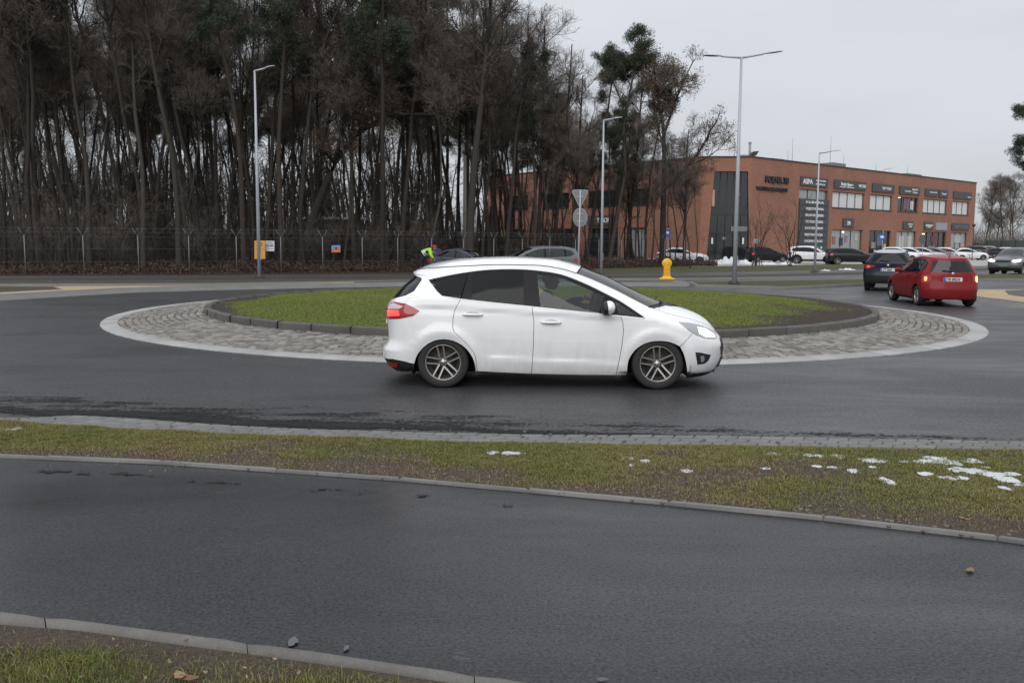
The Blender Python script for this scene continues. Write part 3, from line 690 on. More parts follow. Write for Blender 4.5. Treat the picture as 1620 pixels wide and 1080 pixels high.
        for d_ in (d1, d2):
            for sg in (1, -1):
                dr = c_.patch('door', [d_], pmat, root, off=.006, du=du, dv=dv, sides=(sg,), flange=.012)
                hx = xB + .10 * fx if d_ is d1 else .14 * fx; hz = bl(hx) - .13
                hy = c_.P(hx, hz)[1]; h_ = MB(); h_.box((hx, sg * (hy + .022), hz), (.18, .022, .03), bev=.008); h_.build('door_handle', pmat, dr)
    # mirrors
    for sg in (1, -1):
        xm = sp['dlo'][ib][0] - .22; zm = dlo[ib][1] + .08
        ym = c_.P(xm, zm)[1]; m_ = MB(); m_.box((xm, sg * (ym + .10), zm), (.12, .19, .14), bev=.04); m_.box((xm, sg * (ym + .01), zm - .05), (.05, .1, .03)); m_.build('wing_mirror', pmat, root)
    # dark inner body, floor, seats
    fl = MB(); ytop = .6 * fy
    fl.box((wb / 2, 0, sill - .02), (wb - 2 * ra - .02, 1.36 * fy, .12)); fl.box((wb / 2, 0, (sill + belt0) / 2 - .05), (wb + .3, .84 * fy, belt0 - sill - .25))
    fl.build('underbody', M['black_plastic'], root)
    st = MB()
    for sx_, yy in ((wb * .58, .36), (wb * .58, -.36), (wb * .2, .36), (wb * .2, -.36)):
        st.box((sx_ - .25, yy * fy, belt0 - .02), (.16, .46 * fy, .55), bev=.04); st.box((sx_ - .27, yy * fy, belt0 + .32 * fz), (.10, .24, .16), bev=.03)
    st.build('seats', M['seat'], root)
    liners(root, c_, ra, cz, yin=.5 * fy, yout=.80 * (fy if style == 'hatch' else 1.0) + (.0 if style == 'hatch' else .05))
    if rails:
        rr_ = MB()
        for sg in (1, -1):
            rr_.tube([(x, sg * (interp(c_.rail, x, 2) + .0), interp(c_.rail, x) + (.0 if k in (0, 5) else .035)) for k, x in enumerate(np.linspace(-.45, 1.35 * fx, 6))], .014, 6)
        rr_.build('roof_rails', M['silver'], root)
    if style == 'hatch' and fine:
        an = MB(); an.tube([(-.28, 0, 1.44 * fz), (-.31, 0, 1.60 * fz)], [.012, .004], 6); an.lathe([(.03, 0), (.02, .02), (0, .03)], c=(-.28, 0, 1.455 * fz), n=8); an.build('aerial', M['black_plastic'], root)
    add_wheels(root, c_, Rw, .20, Rw * .66, (.70 if style == 'hatch' else .79) * fy, spokes=6 if style == 'hatch' else 5, double=style != 'hatch', rimm='rim', fine=False)
    return root, c_

def text_obj(name, s, size, m, parent, loc, rot, sx=1.0, ext=.002, align='CENTER', spacing=1.0, bold=.012):
    cu = bpy.data.curves.new(name, 'FONT'); cu.body = s; cu.size = size; cu.align_x = align; cu.extrude = ext; cu.space_character = spacing
    cu.offset = bold * size; cu.materials.append(m); o = bpy.data.objects.new(name, cu); col.objects.link(o)
    dg = bpy.context.evaluated_depsgraph_get(); me = bpy.data.meshes.new_from_object(o.evaluated_get(dg)); bpy.data.objects.remove(o); bpy.data.curves.remove(cu)
    me.name = name
    if not me.materials: me.materials.append(m)
    me.transform(Matrix.Diagonal((sx, 1, 1, 1)))
    o = link(name, me, parent); o.location = loc; o.rotation_euler = rot
    return o

# ------------------------------------------------------------------ materials of the objects
M = {}
M['tyre'] = mat('tyre', (0.022, 0.022, 0.023), 0.8)
M['rim'] = mat('rim', (0.40, 0.385, 0.365), 0.32, 0.8)
M['brake'] = mat('brake', (0.03, 0.028, 0.027), 0.6, 0.3)
M['black_plastic'] = mat('black_plastic', (0.014, 0.014, 0.015), 0.6)
M['black_trim'] = mat('black_trim', (0.007, 0.007, 0.008), 0.35, spec=.2)
M['dark_glass'] = mat('dark_glass', (0.009, 0.010, 0.011), 0.05, spec=.2)
M['car_glass'] = glass_mat('car_glass', (0.72, 0.78, 0.75), 0.86)
M['screen_glass'] = glass_mat('screen_glass', (0.5, 0.6, 0.57), 0.55)
M['white_paint'] = paint('white_paint', (0.82, 0.825, 0.835), dirt=(.20, .185, .165), dz=(0.2, 0.85), damt=.4, coatw=.9, rough=.25)
M['white_plain'] = paint('white_plain', (0.72, 0.73, 0.75), damt=.4)
M['red_paint'] = paint('red_paint', (0.22, 0.006, 0.009), dirt=(.06, .035, .035), dz=(.2, .8), damt=.8, coatw=.2)
M['black_paint'] = paint('black_paint', (0.008, 0.009, 0.012), damt=.15, coatw=.3, dirt=(.05, .05, .05))
M['navy_paint'] = paint('navy_paint', (0.006, 0.009, 0.020), damt=.12, coatw=.25, dirt=(.05, .05, .05))
M['grey_paint'] = paint('grey_paint', (0.12, 0.13, 0.14), metallic=.3, damt=.4)
M['dark_grey_paint'] = paint('dark_grey_paint', (0.055, 0.06, 0.066), metallic=.3, damt=.2, coatw=.3)
M['silver_paint'] = paint('silver_paint', (0.42, 0.44, 0.46), metallic=.5, damt=.3)
M['plum_paint'] = paint('plum_paint', (0.060, 0.060, 0.090), metallic=.3, damt=.2, coatw=.3)
M['silver'] = mat('silver', (0.55, 0.56, 0.58), 0.3, .8)
M['seat'] = mat('seat', (0.03, 0.032, 0.035), .9)
M['tail_red'] = mat('tail_red', (0.30, 0.008, 0.012), .12, coat=.6)
M['tail_lit'] = mat('tail_lit', (0.5, 0.02, 0.02), .2, coat=.6, emit=(1, .08, .06), estr=1.1)
M['tail_glow'] = mat('tail_glow', (.6, .1, .05), .2, emit=(1, .30, .12), estr=2.6)
M['tail_amber'] = mat('tail_amber', (0.6, 0.2, 0.05), .2, emit=(1, .46, .18), estr=3.2)
M['lens_clear'] = mat('lens_clear', (0.55, 0.50, 0.50), .15, .2, coat=.7)
M['headlamp'] = mat('headlamp', (0.35, 0.37, 0.38), .12, .4, coat=.8)
M['head_lit'] = mat('head_lit', (0.8, 0.8, 0.76), .2, emit=(1, .96, .84), estr=3.5)
M['plate_white'] = mat('plate_white', (0.62, 0.62, 0.60), .4)
M['plate_green'] = mat('plate_green', (0.10, 0.22, 0.11), .4)
M['sign_blue'] = mat('sign_blue', (0.02, 0.10, 0.42), .4)
M['ink'] = mat('ink', (0.012, 0.012, 0.015), .5)
M['chrome'] = mat('chrome', (0.7, 0.71, 0.73), .12, 1.0)
M['skin'] = mat('skin', (0.42, 0.24, 0.17), .6)
M['cloth_dark'] = mat('cloth_dark', (0.016, 0.018, 0.024), .95)
M['hair'] = mat('hair', (0.03, 0.02, 0.015), .8)

def skin_body(name, joints, edges, m, parent=None, loc=None, levels=2):
    """joints: name -> (point, radius); the first joint is the root"""
    keys = list(joints); me = bpy.data.meshes.new(name)
    me.from_pydata([joints[k][0] for k in keys], [(keys.index(a), keys.index(b)) for a, b in edges], []); me.update()
    o = link(name, me, parent, loc)
    sk = o.modifiers.new('skin', 'SKIN'); sk.use_smooth_shade = True
    if not me.skin_vertices: me.attributes  # layer is made by the modifier
    bpy.context.view_layer.objects.active = o
    if not o.data.skin_vertices:
        with bpy.context.temp_override(object=o, active_object=o): bpy.ops.mesh.customdata_skin_add()
    for i, k in enumerate(keys):
        r_ = joints[k][1]; r_ = r_ if hasattr(r_, '__len__') else (r_, r_)
        o.data.skin_vertices[0].data[i].radius = r_; o.data.skin_vertices[0].data[i].use_root = (i == 0)
    ss = o.modifiers.new('sub', 'SUBSURF'); ss.levels = ss.render_levels = levels
    dg = bpy.context.evaluated_depsgraph_get(); dg.update()
    nm = bpy.data.meshes.new_from_object(o.evaluated_get(dg)); o.modifiers.clear(); old = o.data; o.data = nm; bpy.data.meshes.remove(old)
    nm.name = name; nm.materials.clear(); nm.materials.append(m)
    nm.polygons.foreach_set('use_smooth', [True] * len(nm.polygons))
    return o
def ellipsoid(mb, c, r_, n=14, k=10):
    pr = [(math.sin(math.pi * i / k), -math.cos(math.pi * i / k)) for i in range(k + 1)]; vs = []
    for a, h in pr:
        for j in range(n):
            t = 2 * math.pi * j / n; vs.append((c[0] + r_[0] * a * math.cos(t), c[1] + r_[1] * a * math.sin(t), c[2] + r_[2] * h))
    mb.add(vs, [(i * n + j, i * n + (j + 1) % n, (i + 1) * n + (j + 1) % n, (i + 1) * n + j) for i in range(k) for j in range(n)], True)

# ------------------------------------------------------------------ the white family car in front
KW, XE, YE = 129.5 * 11.25, (810 - 702) / 129.5, 11.25 + .9
def crease(x, z):
    v = 0.0
    zc = 1.02 - .055 * x if x < 2.3 else .9                      # shoulder crease through the handles
    if -0.4 < x < 2.35: v += .017 * (1 / (1 + math.exp(-(z - zc + .03) / .008)) - 1) * min(1, (x + .4) / .3) * min(1, (2.35 - x) / .5) * max(0, 1 - (zc - z) / .35 if z < zc else 1)
    zr_ = .40 - .045 * (x - .6)
    if .45 < x < 2.3: v += .016 / (1 + math.exp((z - zr_) / .010)) * min(1, (x - .45) / .2) * min(1, (2.3 - x) / .2)
    for cx in (0.0, 2.648):
        r_ = math.hypot(x - cx, z - .30)
        if z > .2: v += .020 * math.exp(-((r_ - .40) / .07) ** 2)
    return v
WH = dict(wb=2.648,
    rail=[(-.40, 1.44, .52), (-.15, 1.475, .57), (.25, 1.50, .60), (.7, 1.52, .61), (1.15, 1.515, .61), (1.45, 1.475, .615), (1.72, 1.39, .63), (2.1, 1.23, .665), (2.55, 1.01, .72), (2.8, .925, .72), (3.05, .865, .70), (3.25, .80, .68), (3.40, .735, .67), (3.49, .68, .66)],
    top=[(-.40, 1.44), (-.2, 1.52), (.2, 1.585), (.8, 1.615), (1.3, 1.595), (1.6, 1.54), (1.9, 1.44), (2.75, 1.06), (2.95, 1.0), (3.2, .92), (3.36, .83), (3.49, .68)],
    tail=[(.14, -.66), (.24, -.78), (.33, -.825), (.46, -.83), (.53, -.775), (.60, -.755), (.75, -.765), (.90, -.785), (1.0, -.765), (1.06, -.72), (1.25, -.56), (1.37, -.44), (1.40, -.46), (1.44, -.40)],
    nose=[(.14, 3.40), (.22, 3.52), (.35, 3.565), (.50, 3.58), (.60, 3.55), (.68, 3.49)],
    B=[(.14, .80), (.22, .84), (.35, .875), (.55, .895), (.75, .90), (.9, .895), (1.0, .88), (1.15, .86)],
    belt=[(-.8, 1.13), (0, 1.11), (.6, 1.06), (1.1, 1.0), (1.7, .95), (2.2, .90), (2.5, .86), (2.9, .74), (3.3, .58), (3.6, .5)],
    pw=[(0, 1.12), (2.2, 1.12), (2.6, 2.0), (4, 2.2)], crown=[(-.4, 2.2), (.5, 2.6), (2.7, 2.4), (3.3, 2.6)], Lr=.46, Lf=.70, nr=3.0, nf=2.6, extra=crease)
wc = Car(WH)
def inv(px, py):
    y = .88
    for i in range(40):
        k = (YE - y) / KW; x = XE + (px - 810) * k; z = 1.795 - (py - 383 - .0061 * (px - 810)) * k
        xt, xf = interp(wc.tail, z), interp(wc.nose, z); xq = min(max(x, xt + .002), xf - .002)
        q = wc.xs(xq, z); xx, f = wc.sx(q, z); y += (wc.base(xx, z) * f - y) * .35
    return (xq, z)
def ip(*pts): return [inv(*p) for p in pts]
def rail_pts(x0, x1): return [(x, z) for x, z, y in wc.rail if x0 <= x <= x1]
def tail_pts(z0, z1): return [(x, z) for z, x in wc.tail if z0 <= z <= z1]
def nose_pts(z0, z1): return [(x, z) for z, x in wc.nose if z0 <= z <= z1]

g0 = G(702, 613.5); g1 = G(1045, 617)
car_y = (g0[1] + g1[1]) / 2 + .9
WX = g0[0] * (car_y - .9) / g0[1]
car_ang = math.atan2(g1[1] - g0[1], g1[0] - g0[0]) * .5
white_car = empty('family_car', (WX - 0.0, car_y - .0, 0), car_ang + 0.0)
tag(white_car, 'white five-door family car with darkened rear windows crossing in front of the roundabout', 'car')
# the near side of the car is its right side (-y); outlines are mirrored onto both sides
WP = M['white_paint']
def cat(P, n=5):
    Q = [P[0]] + list(P) + [P[-1]]; o = []
    for i in range(1, len(Q) - 2):
        a, b, c, d = [np.array(q) for q in Q[i - 1:i + 3]]
        for k in range(n): t = k / n; o.append(tuple(.5 * (2 * b + (c - a) * t + (2 * a - 5 * b + 4 * c - d) * t * t + (3 * b - a - 3 * c + d) * t ** 3)))
    return o + [tuple(P[-1])]
rear_glass_edge = ip((668, 438.5), (668.5, 442), (663, 450), (656.5, 459.5), (643, 466.5), (626, 470.5))
door_arch = ip((720.5, 508), (721.5, 522), (733, 533.5), (746, 547), (755.5, 563), (758.5, 586.5))
dlo_top = cat(ip((1023, 501.5), (1010, 492.5), (984.4, 475.8), (955.6, 461), (926.7, 447.2), (889, 433), (848, 426.5), (812, 424.6), (774.4, 425.6), (743, 429), (710, 434.6), (679, 441.3)))
dlo_rear = ip((685, 449), (693, 459.5), (701, 466.8))
dlo_bot = ip((730.6, 471.4), (787, 477.5), (843.5, 483.2), (912, 490.5), (982.5, 497.6), (1023, 501.5))
def shx(P, d): return [(x + d, z) for x, z in P]
L_q = cat(ip((731.3, 471.5), (724, 484), (720, 494), (718.3, 508), (719.5, 522), (731.5, 534.5), (744.5, 548), (753.8, 563), (756.8, 586.5)))
L_b = ip((843.4, 483.3), (846.8, 508), (846.2, 548), (843.4, 590.5))
L_f = ip((983, 497.7), (987.4, 508), (989, 523), (987, 543), (984, 563), (978, 592.3))
GAP = .0034
quarter = dlo_rear[::-1][:1] + shx(L_q, -GAP) + cat(ip((755.0, 586.5), (752.8, 574), (748.5, 563), (740, 551.5), (729, 542.8), (716, 537.3), (703, 535.6), (690, 537.5), (678, 543.3), (667.5, 552.5), (660, 563.5), (656.3, 575))) + ip((640, 571), (622, 567.5)) + [(interp(wc.tail, .335), .335)] + tail_pts(.34, 1.05) + [(interp(wc.tail, 1.055), 1.055)] + rear_glass_edge[::-1][:1] + ip((650, 469), (680, 467.5))
body = wc.patch('body', [quarter], WP, white_car, du=.045, dv=.04)
up_side = rear_glass_edge[::-1] + [(interp(wc.tail, 1.385), 1.385)] + tail_pts(1.39, 1.44) + rail_pts(-.40, 2.56) + ip((1030, 486)) + dlo_top + dlo_rear + ip((680, 467.8), (650, 469.3))
wc.patch('roof_side', [up_side], WP, white_car, du=.045, dv=.03)
wc.patch('rear_window', [rear_glass_edge + tail_pts(1.062, 1.38)], M['dark_glass'], white_car, off=-.006, du=.05, dv=.05)
wc.patch('lower_bumper', [ip((656.5, 576)) + ip((640, 573), (622, 569.5)) + [(interp(wc.tail, .325), .325)] + tail_pts(.15, .32)[::-1] + ip((655, 588.5))], M['black_plastic'], white_car, off=-.012, du=.05, dv=.05)
wc.patch('reflector', [ip((612, 571.5), (630, 575), (629, 581), (614, 578))], M['tail_red'], white_car, off=.003, du=.05, dv=.05, flange=.006)
def trim_door(name, poly, handle, sg):
    d = wc.patch(name, [poly], WP, white_car, off=0.0, du=.045, dv=.04, sides=(sg,))
    hx, hz = inv(*handle); hy = wc.P(hx, hz)[1]
    h_ = MB(); n_ = 9
    for i in range(n_ - 1): pass
    h_.tube([(hx - .125, sg * (hy + .004), hz), (hx - .10, sg * (hy + .026), hz + .002), (hx - .04, sg * (hy + .036), hz + .003), (hx + .04, sg * (hy + .036), hz + .002), (hx + .10, sg * (hy + .028), hz), (hx + .125, sg * (hy + .004), hz)], [.008, .015, .017, .017, .015, .008], 10)
    h_.build('door_handle', WP, d)
    cup_shade = MB(); A = [(hx + .095 * math.cos(t), sg * (hy + .0025), hz + .034 * math.sin(t)) for t in np.linspace(0, 2 * math.pi, 20, endpoint=False)]
    cup_shade.add(A, [tuple(range(20))]); cup_shade.build('handle_recess_shade', M['cup_shade'], d)  # flat oval: the shade of the handle recess is in its grey
    return d
M['cup_shade'] = mat('cup_shade', (.45, .46, .48), .5)
rear_door = shx(L_q, GAP)[:1] + ip((787, 477.6)) + shx(L_b, -GAP) + ip((800, 588.8), (762, 587)) + shx(L_q, GAP)[1:][::-1]
front_door = shx(L_b, GAP)[:1] + ip((912, 490.6)) + shx(L_f, -GAP) + ip((912, 592)) + shx(L_b, GAP)[1:][::-1]
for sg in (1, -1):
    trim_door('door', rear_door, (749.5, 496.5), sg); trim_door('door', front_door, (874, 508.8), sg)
arch_f = cat(ip((1078.3, 546.7), (1069, 541.9), (1058, 538.8), (1045, 537.8), (1032, 539.2), (1020, 543.6), (1009.5, 551), (1001.5, 561), (996.8, 573), (994.8, 592)))
xj = wc.rail[0][0]
rl = [p for p in rail_pts(2.56, 3.6)]
x_seam = inv(1100, 512)[0]
fender = shx(L_f, GAP)[:1] + ip((1023, 501.8), (1030, 486)) + [p for p in rl if p[0] <= x_seam] + [(x_seam, interp(wc.rail, x_seam))] + ip((1096.2, 527.8)) + arch_f + shx(L_f, GAP)[1:][::-1]
wc.patch('front_wing', [fender], WP, white_car, du=.045, dv=.04)
bump_f = ip((1079.2, 547.2), (1096.9, 528.2)) + [(x_seam, interp(wc.rail, x_seam))] + [p for p in rl if p[0] >= x_seam] + nose_pts(.21, .68)[::-1] + cat(ip((1091.5, 590.5), (1090.3, 579), (1088, 568), (1084.5, 557.5), (1079.2, 547.2)))
wc.patch('front_bumper', [bump_f], WP, white_car, du=.045, dv=.04)
wc.patch('chin_spoiler', [ip((1091.5, 592.5)) + nose_pts(.15, .215)[::-1] + ip((1091, 597.5))[::-1]], M['black_plastic'], white_car, off=.004, du=.05, dv=.04)
hl = [(1075.6, 507.9), (1090, 508.8), (1108, 512.4), (1124.4, 518.6), (1134, 526.5), (1136.3, 533.6), (1130, 534.6), (1118, 533.8), (1106.7, 530.2), (1093, 522)]
wc.patch('headlight', [ip(*hl)], M['headlamp'], white_car, off=.004, du=.03, dv=.03)
HLo = [o for o in bpy.data.objects if o.name.startswith('headlight') and o.parent is white_car][0]
wc.patch('lamp_bulb', [ip((1105, 515.5), (1118, 518.5), (1130, 526.3), (1133.3, 532), (1118, 531.8), (1108, 526.5))], mat('bulb_lit', (.85, .84, .8), .2, emit=(1, .86, .62), estr=1.1), HLo, off=.007, du=.03, dv=.03, flange=.003)
wc.patch('fog_lamp_recess', [ip((1103.3, 555.8), (1112, 556.5), (1127.6, 560), (1124, 569), (1117.8, 574.2), (1106.9, 575.5))], M['black_plastic'], white_car, off=.004, du=.04, dv=.04, flange=.006)
wc.patch('fog_lamp', [ip((1111, 562), (1116, 561), (1118, 566), (1116, 571), (1112, 571))], M['headlamp'], white_car, off=.009, du=.04, dv=.04, flange=.003)
tlv = ip((613.6, 477.8), (625.6, 475.9), (643, 479.2), (656, 485), (665.8, 491), (654.4, 498.6), (634.4, 502.8), (620, 502), (613.8, 501))
TLo = wc.patch('tail_light', [[(interp(wc.tail, .985) + .004, .985)] + tlv[1:7] + [(interp(wc.tail, .83) + .004, .83)]], M['tail_red'], white_car, off=.005, du=.03, dv=.03)
wc.patch('reversing_lens', [ip((614, 479.5), (625, 479), (640, 483.5), (634, 487.5), (614, 487))], M['lens_clear'], TLo, off=.008, du=.03, dv=.03, flange=.003)
wc.patch('brake_lamp', [ip((614, 489), (632, 489.5), (634, 498.5), (614, 499))], M['tail_lit'], TLo, off=.008, du=.03, dv=.03, flange=.003)
# window band
for Q_ in (ip((731.3, 471.3), (743, 429.3), (751.5, 428.2), (747, 473)), ip((830.5, 481.8), (829, 425.2), (849.8, 426.8), (857, 484.6))): wc.patch('window_frame', [Q_], M['black_trim'], white_car, off=-.004, du=.05, dv=.05)
fr_top = [(849.7, 427), (889, 433.2), (926.7, 447.6), (955.6, 461.5), (984.4, 476.2), (1023, 501.3)]
fr_low = [(1012.5, 500.3), (1009, 495.5), (984, 479.5), (974, 473), (957, 466.5), (925, 451.8), (888, 436.5), (850, 431)]
wc.patch('door_frame', [ip(*(fr_top + fr_low)), ip((949.5, 493.8), (957, 466.2), (974, 473), (981.5, 497.2)), ip((981.5, 497.4), (981, 495.5), (1010, 498.6), (1022.5, 501.4)),
    ip((682, 441.2), (710, 434.8), (743, 429.2), (775, 425.8), (812, 424.9), (829, 425.4), (829, 427.6), (812, 427), (775, 428), (743, 432), (711, 437.4), (685.5, 443.6))], M['black_trim'], white_car, off=-.005, du=.05, dv=.05)
wc.patch('quarter_window', [ip((681, 441.8), (711, 437), (741.5, 431.6), (729.8, 470.5), (702, 466.5), (692, 457))], M['dark_glass'], white_car, off=-.008, du=.05, dv=.05, flange=.004)
wc.patch('rear_side_window', [ip((751.2, 430), (775, 427.8), (812, 426.8), (829, 427.2), (831, 481.5), (747.2, 472.8))], M['dark_glass'], white_car, off=-.008, du=.05, dv=.05, flange=.004)
wc.patch('front_side_window', [ip((850, 430.8), (888, 436.2), (925, 451.5), (957, 466.3), (949.8, 494), (857, 484.8))], M['car_glass'], white_car, off=-.008, du=.05, dv=.05, flange=.004)
wc.patch('triangle_window', [ip((974.2, 473), (984, 479.3), (1009, 495.3), (1011, 499.5), (981.5, 496.8))], M['car_glass'], white_car, off=-.008, du=.05, dv=.05, flange=.004)
wc.patch('window_sill_strip', [ip((703, 467.3), (730.6, 471.6), (787, 477.7), (843.5, 483.4), (912, 490.7), (982.5, 497.8), (1022, 502), (1022, 503.4), (982.5, 499.4), (912, 492.2), (843.5, 485), (787, 479.2), (730.6, 473), (703, 468.6))], M['white_paint'], white_car, off=.004, du=.05, dv=.05, flange=.006)
# top surfaces
def tcurve(xa, xb, n=14, t1=1.0): return [(xb + (xa - xb) * (t * t), t) for t in np.linspace(-t1, t1, n)]
wc.patch('roof', [[(-.40, 1), (-.40, -1)] + tcurve(1.64, 1.74)], WP, white_car, dom='top', du=.08, dv=.1)
wc.patch('windscreen', [tcurve(1.655, 1.755)[::-1] + tcurve(2.53, 2.80)], M['car_glass'], white_car, off=-.004, dom='top', du=.08, dv=.1)
wc.patch('cowl', [tcurve(2.53, 2.80)[::-1] + tcurve(2.60, 2.90)], M['black_plastic'], white_car, off=-.012, dom='top', du=.08, dv=.1)
wc.patch('bonnet', [tcurve(2.60, 2.90, t1=.99)[::-1] + [(3.49, -.99), (3.49, .99)]], WP, white_car, dom='top', du=.07, dv=.1)
wc.patch('grille', [[(0, .43), (.55, .40), (.62, .50), (.50, .60), (0, .63)]], M['black_plastic'], white_car, off=.006, dom='end', rear=False, du=.05, dv=.05)
wc.patch('lower_grille', [[(0, .24), (.60, .25), (.55, .38), (0, .39)]], M['black_plastic'], white_car, off=.006, dom='end', rear=False, du=.05, dv=.05)
wc.patch('fuel_flap', [[(x, z) for x, z in [(inv(666.7, 509)[0] + .080 * math.cos(a), inv(666.7, 509)[1] + .080 * math.sin(a)) for a in np.linspace(0, 2 * math.pi, 24, endpoint=False)]]], WP, white_car, off=.003, du=.04, dv=.04, sides=(-1,), flange=.003)
wc.patch('inner_lining', [ip((715, 480), (843, 492), (980, 506), (975, 588), (850, 586), (765, 584), (745, 545), (725, 530))], M['black_plastic'], white_car, off=-.022, du=.08, dv=.08, flange=0)
for zz, tx, rear in ((.80, 'C', True), (.36, 'C', False)):
    xe = interp(wc.tail, zz) - .012 if rear else 3.58
    b_ = MB(); b_.box((xe, 0, zz), (.012, .52, .11)); po = b_.build('number_plate', M['plate_white'], white_car)
liners(white_car, wc, .395, .30, yin=.55, yout=.875)
# side mirrors: cap and glass housing
for sg in (1, -1):
    xm, zm = inv(960, 485); ym = wc.P(xm, zm)[1]
    b_ = MB(); ellipsoid(b_, (xm + .03, sg * (ym + .14), zm + .01), (.075, .125, .082)); cap = b_.build('wing_mirror', WP, white_car)
    b2 = MB(); ellipsoid(b2, (xm - .012, sg * (ym + .14), zm + .0), (.060, .128, .088)); b2.tube([(xm + .04, sg * (ym - .03), zm - .075), (xm + .02, sg * (ym + .09), zm - .06)], [.035, .028], 8); b2.build('mirror_housing', M['black_plastic'], cap)
# roof seam, aerial, wiper
b_ = MB()
b_.build('x', None) if False else None
for sg in (1, -1):
    s_ = MB(); s_.tube([(x, sg * (y + .004), z + .0015) for x, z, y in wc.rail if -.36 < x < 1.68], .0045, 5); s_.build('roof_seam', M['seam'] if 'seam' in M else M['black_trim'], white_car)
s_ = MB(); s_.tube([(2.78, -.1, 1.065), (2.72, -.6, 1.05)], .012, 6); s_.tube([(2.80, .5, 1.065), (2.74, -.02, 1.09)], .012, 6); s_.build('wiper', M['black_plastic'], white_car)
s_ = MB(); s_.tube([(-.05, 0, 1.55), (-.10, 0, 1.60)], [.02, .008], 8); s_.build('roof_aerial', M['black_plastic'], white_car)
# underside and sills
u = MB(); u.box((1.324, 0, .26), (1.80, 1.62, .16), bev=.03); u.box((-.45, 0, .30), (.45, 1.1, .18)); u.box((3.2, 0, .26), (.4, 1.2, .14)); u.box((1.3, 0, .45), (3.6, 1.0, .3)); u.build('underbody', M['black_plastic'], white_car)
# cabin
cb = MB(); cb.box((2.42, 0, .80), (.42, 1.44, .30), bev=.08); cb.box((2.22, -.02, .86), (.2, 1.3, .16), bev=.05); cb.build('dashboard', M['seat'], white_car)
for yy in (.37, -.37):
    s_ = MB(); s_.box((1.28, yy, .52), (.52, .50, .16), bev=.05)
    s_.add([(1.10 - .0, yy - .24, .55), (1.22, yy - .24, .55), (1.22, yy + .24, .55), (1.10, yy + .24, .55), (.86, yy - .21, 1.12), (.95, yy - .21, 1.14), (.95, yy + .21, 1.14), (.86, yy + .21, 1.12)], [(3, 2, 1, 0), (4, 5, 6, 7), (0, 1, 5, 4), (1, 2, 6, 5), (2, 3, 7, 6), (3, 0, 4, 7)])
    s_.box((.87, yy, 1.24), (.09, .26, .18), bev=.035); fs_ = s_.build('front_seat', M['seat'], white_car); fs_.location.x = .22
s_ = MB(); s_.box((.38, 0, .55), (.5, 1.3, .2), bev=.06); s_.box((.10, 0, .90), (.14, 1.3, .6), bev=.05)
for yy in (-.42, 0, .42): s_.box((.08, yy, 1.25), (.08, .24, .16), bev=.03)
s_.build('rear_bench', M['seat'], white_car)
sw = MB(); cx, cz_ = 1.92, .93
ringp = [(cx + .10 * math.sin(a) * .45, .37 + .185 * math.cos(a), cz_ + .185 * math.sin(a) * .9) for a in np.linspace(0, 2 * math.pi, 25)]
sw.tube(ringp, .016, 8, caps=False); sw.tube([(cx + .05, .37, cz_ - .02), (2.2, .37, .82)], .03, 8); sw.box((cx, .37, cz_), (.05, .16, .12), bev=.02); sw.build('steering_wheel', M['seat'], white_car)
# the driver
drv = empty('person', (0, 0, 0)); tag(drv, 'driver in dark clothes at the wheel of the white family car', 'person')
drv.matrix_world = Matrix.Translation(white_car.location) @ Matrix.Rotation(car_ang, 4, 'Z')
J = dict(pelvis=((1.16, .37, .66), (.15, .17)), waist=((1.12, .37, .82), (.12, .15)), chest=((1.06, .37, 1.02), (.12, .18)), neck0=((1.05, .37, 1.16), (.07, .09)), neck=((1.07, .37, 1.22), (.05, .05)),
    sl=((1.07, .54, 1.12), .06), el=((1.32, .62, .95), .045), hl_=((1.58, .56, 1.02), .036), wl=((1.80, .50, 1.04), .028),
    sr=((1.07, .20, 1.12), .06), er=((1.34, .14, .95), .045), hr=((1.60, .20, 1.02), .036), wr=((1.80, .26, 1.05), .028),
    kl=((1.60, .48, .70), .075), al=((1.95, .48, .42), .05), kr=((1.60, .26, .70), .075), ar_=((1.95, .26, .42), .05))
for k_ in J:
    sh_ = 0 if k_ in ('wl', 'wr') else .10 if k_ in ('hl_', 'hr') else .24
    p_, r_ = J[k_]; J[k_] = ((p_[0] + sh_, p_[1], p_[2] - (.07 if k_ in ('neck', 'neck0', 'chest', 'sl', 'sr') else 0)), r_)
E = [('pelvis', 'waist'), ('waist', 'chest'), ('chest', 'neck0'), ('neck0', 'neck'), ('neck0', 'sl'), ('sl', 'el'), ('el', 'hl_'), ('hl_', 'wl'), ('neck0', 'sr'), ('sr', 'er'), ('er', 'hr'), ('hr', 'wr'), ('pelvis', 'kl'), ('kl', 'al'), ('pelvis', 'kr'), ('kr', 'ar_')]
skin_body('body', J, E, M['cloth_dark'], drv)
hb = MB(); ellipsoid(hb, (1.36, .37, 1.275), (.095, .075, .115)); ellipsoid(hb, (1.395, .37, 1.225), (.06, .055, .06)); ellipsoid(hb, (1.457, .37, 1.265), (.018, .014, .022), 8, 6)
for sg in (1, -1): ellipsoid(hb, (1.35, .37 + sg * .078, 1.265), (.02, .01, .03), 8, 6)
for yy in (.50, .26): ellipsoid(hb, (1.86, yy, 1.06), (.045, .03, .04), 8, 6)
hb.build('head', M['skin'], drv)
hb = MB(); ellipsoid(hb, (1.325, .37, 1.322), (.10, .084, .082)); hb.build('hair', M['hair'], drv)
add_wheels(white_car, wc, .318, .205, .222, .775, spokes=5, double=True)

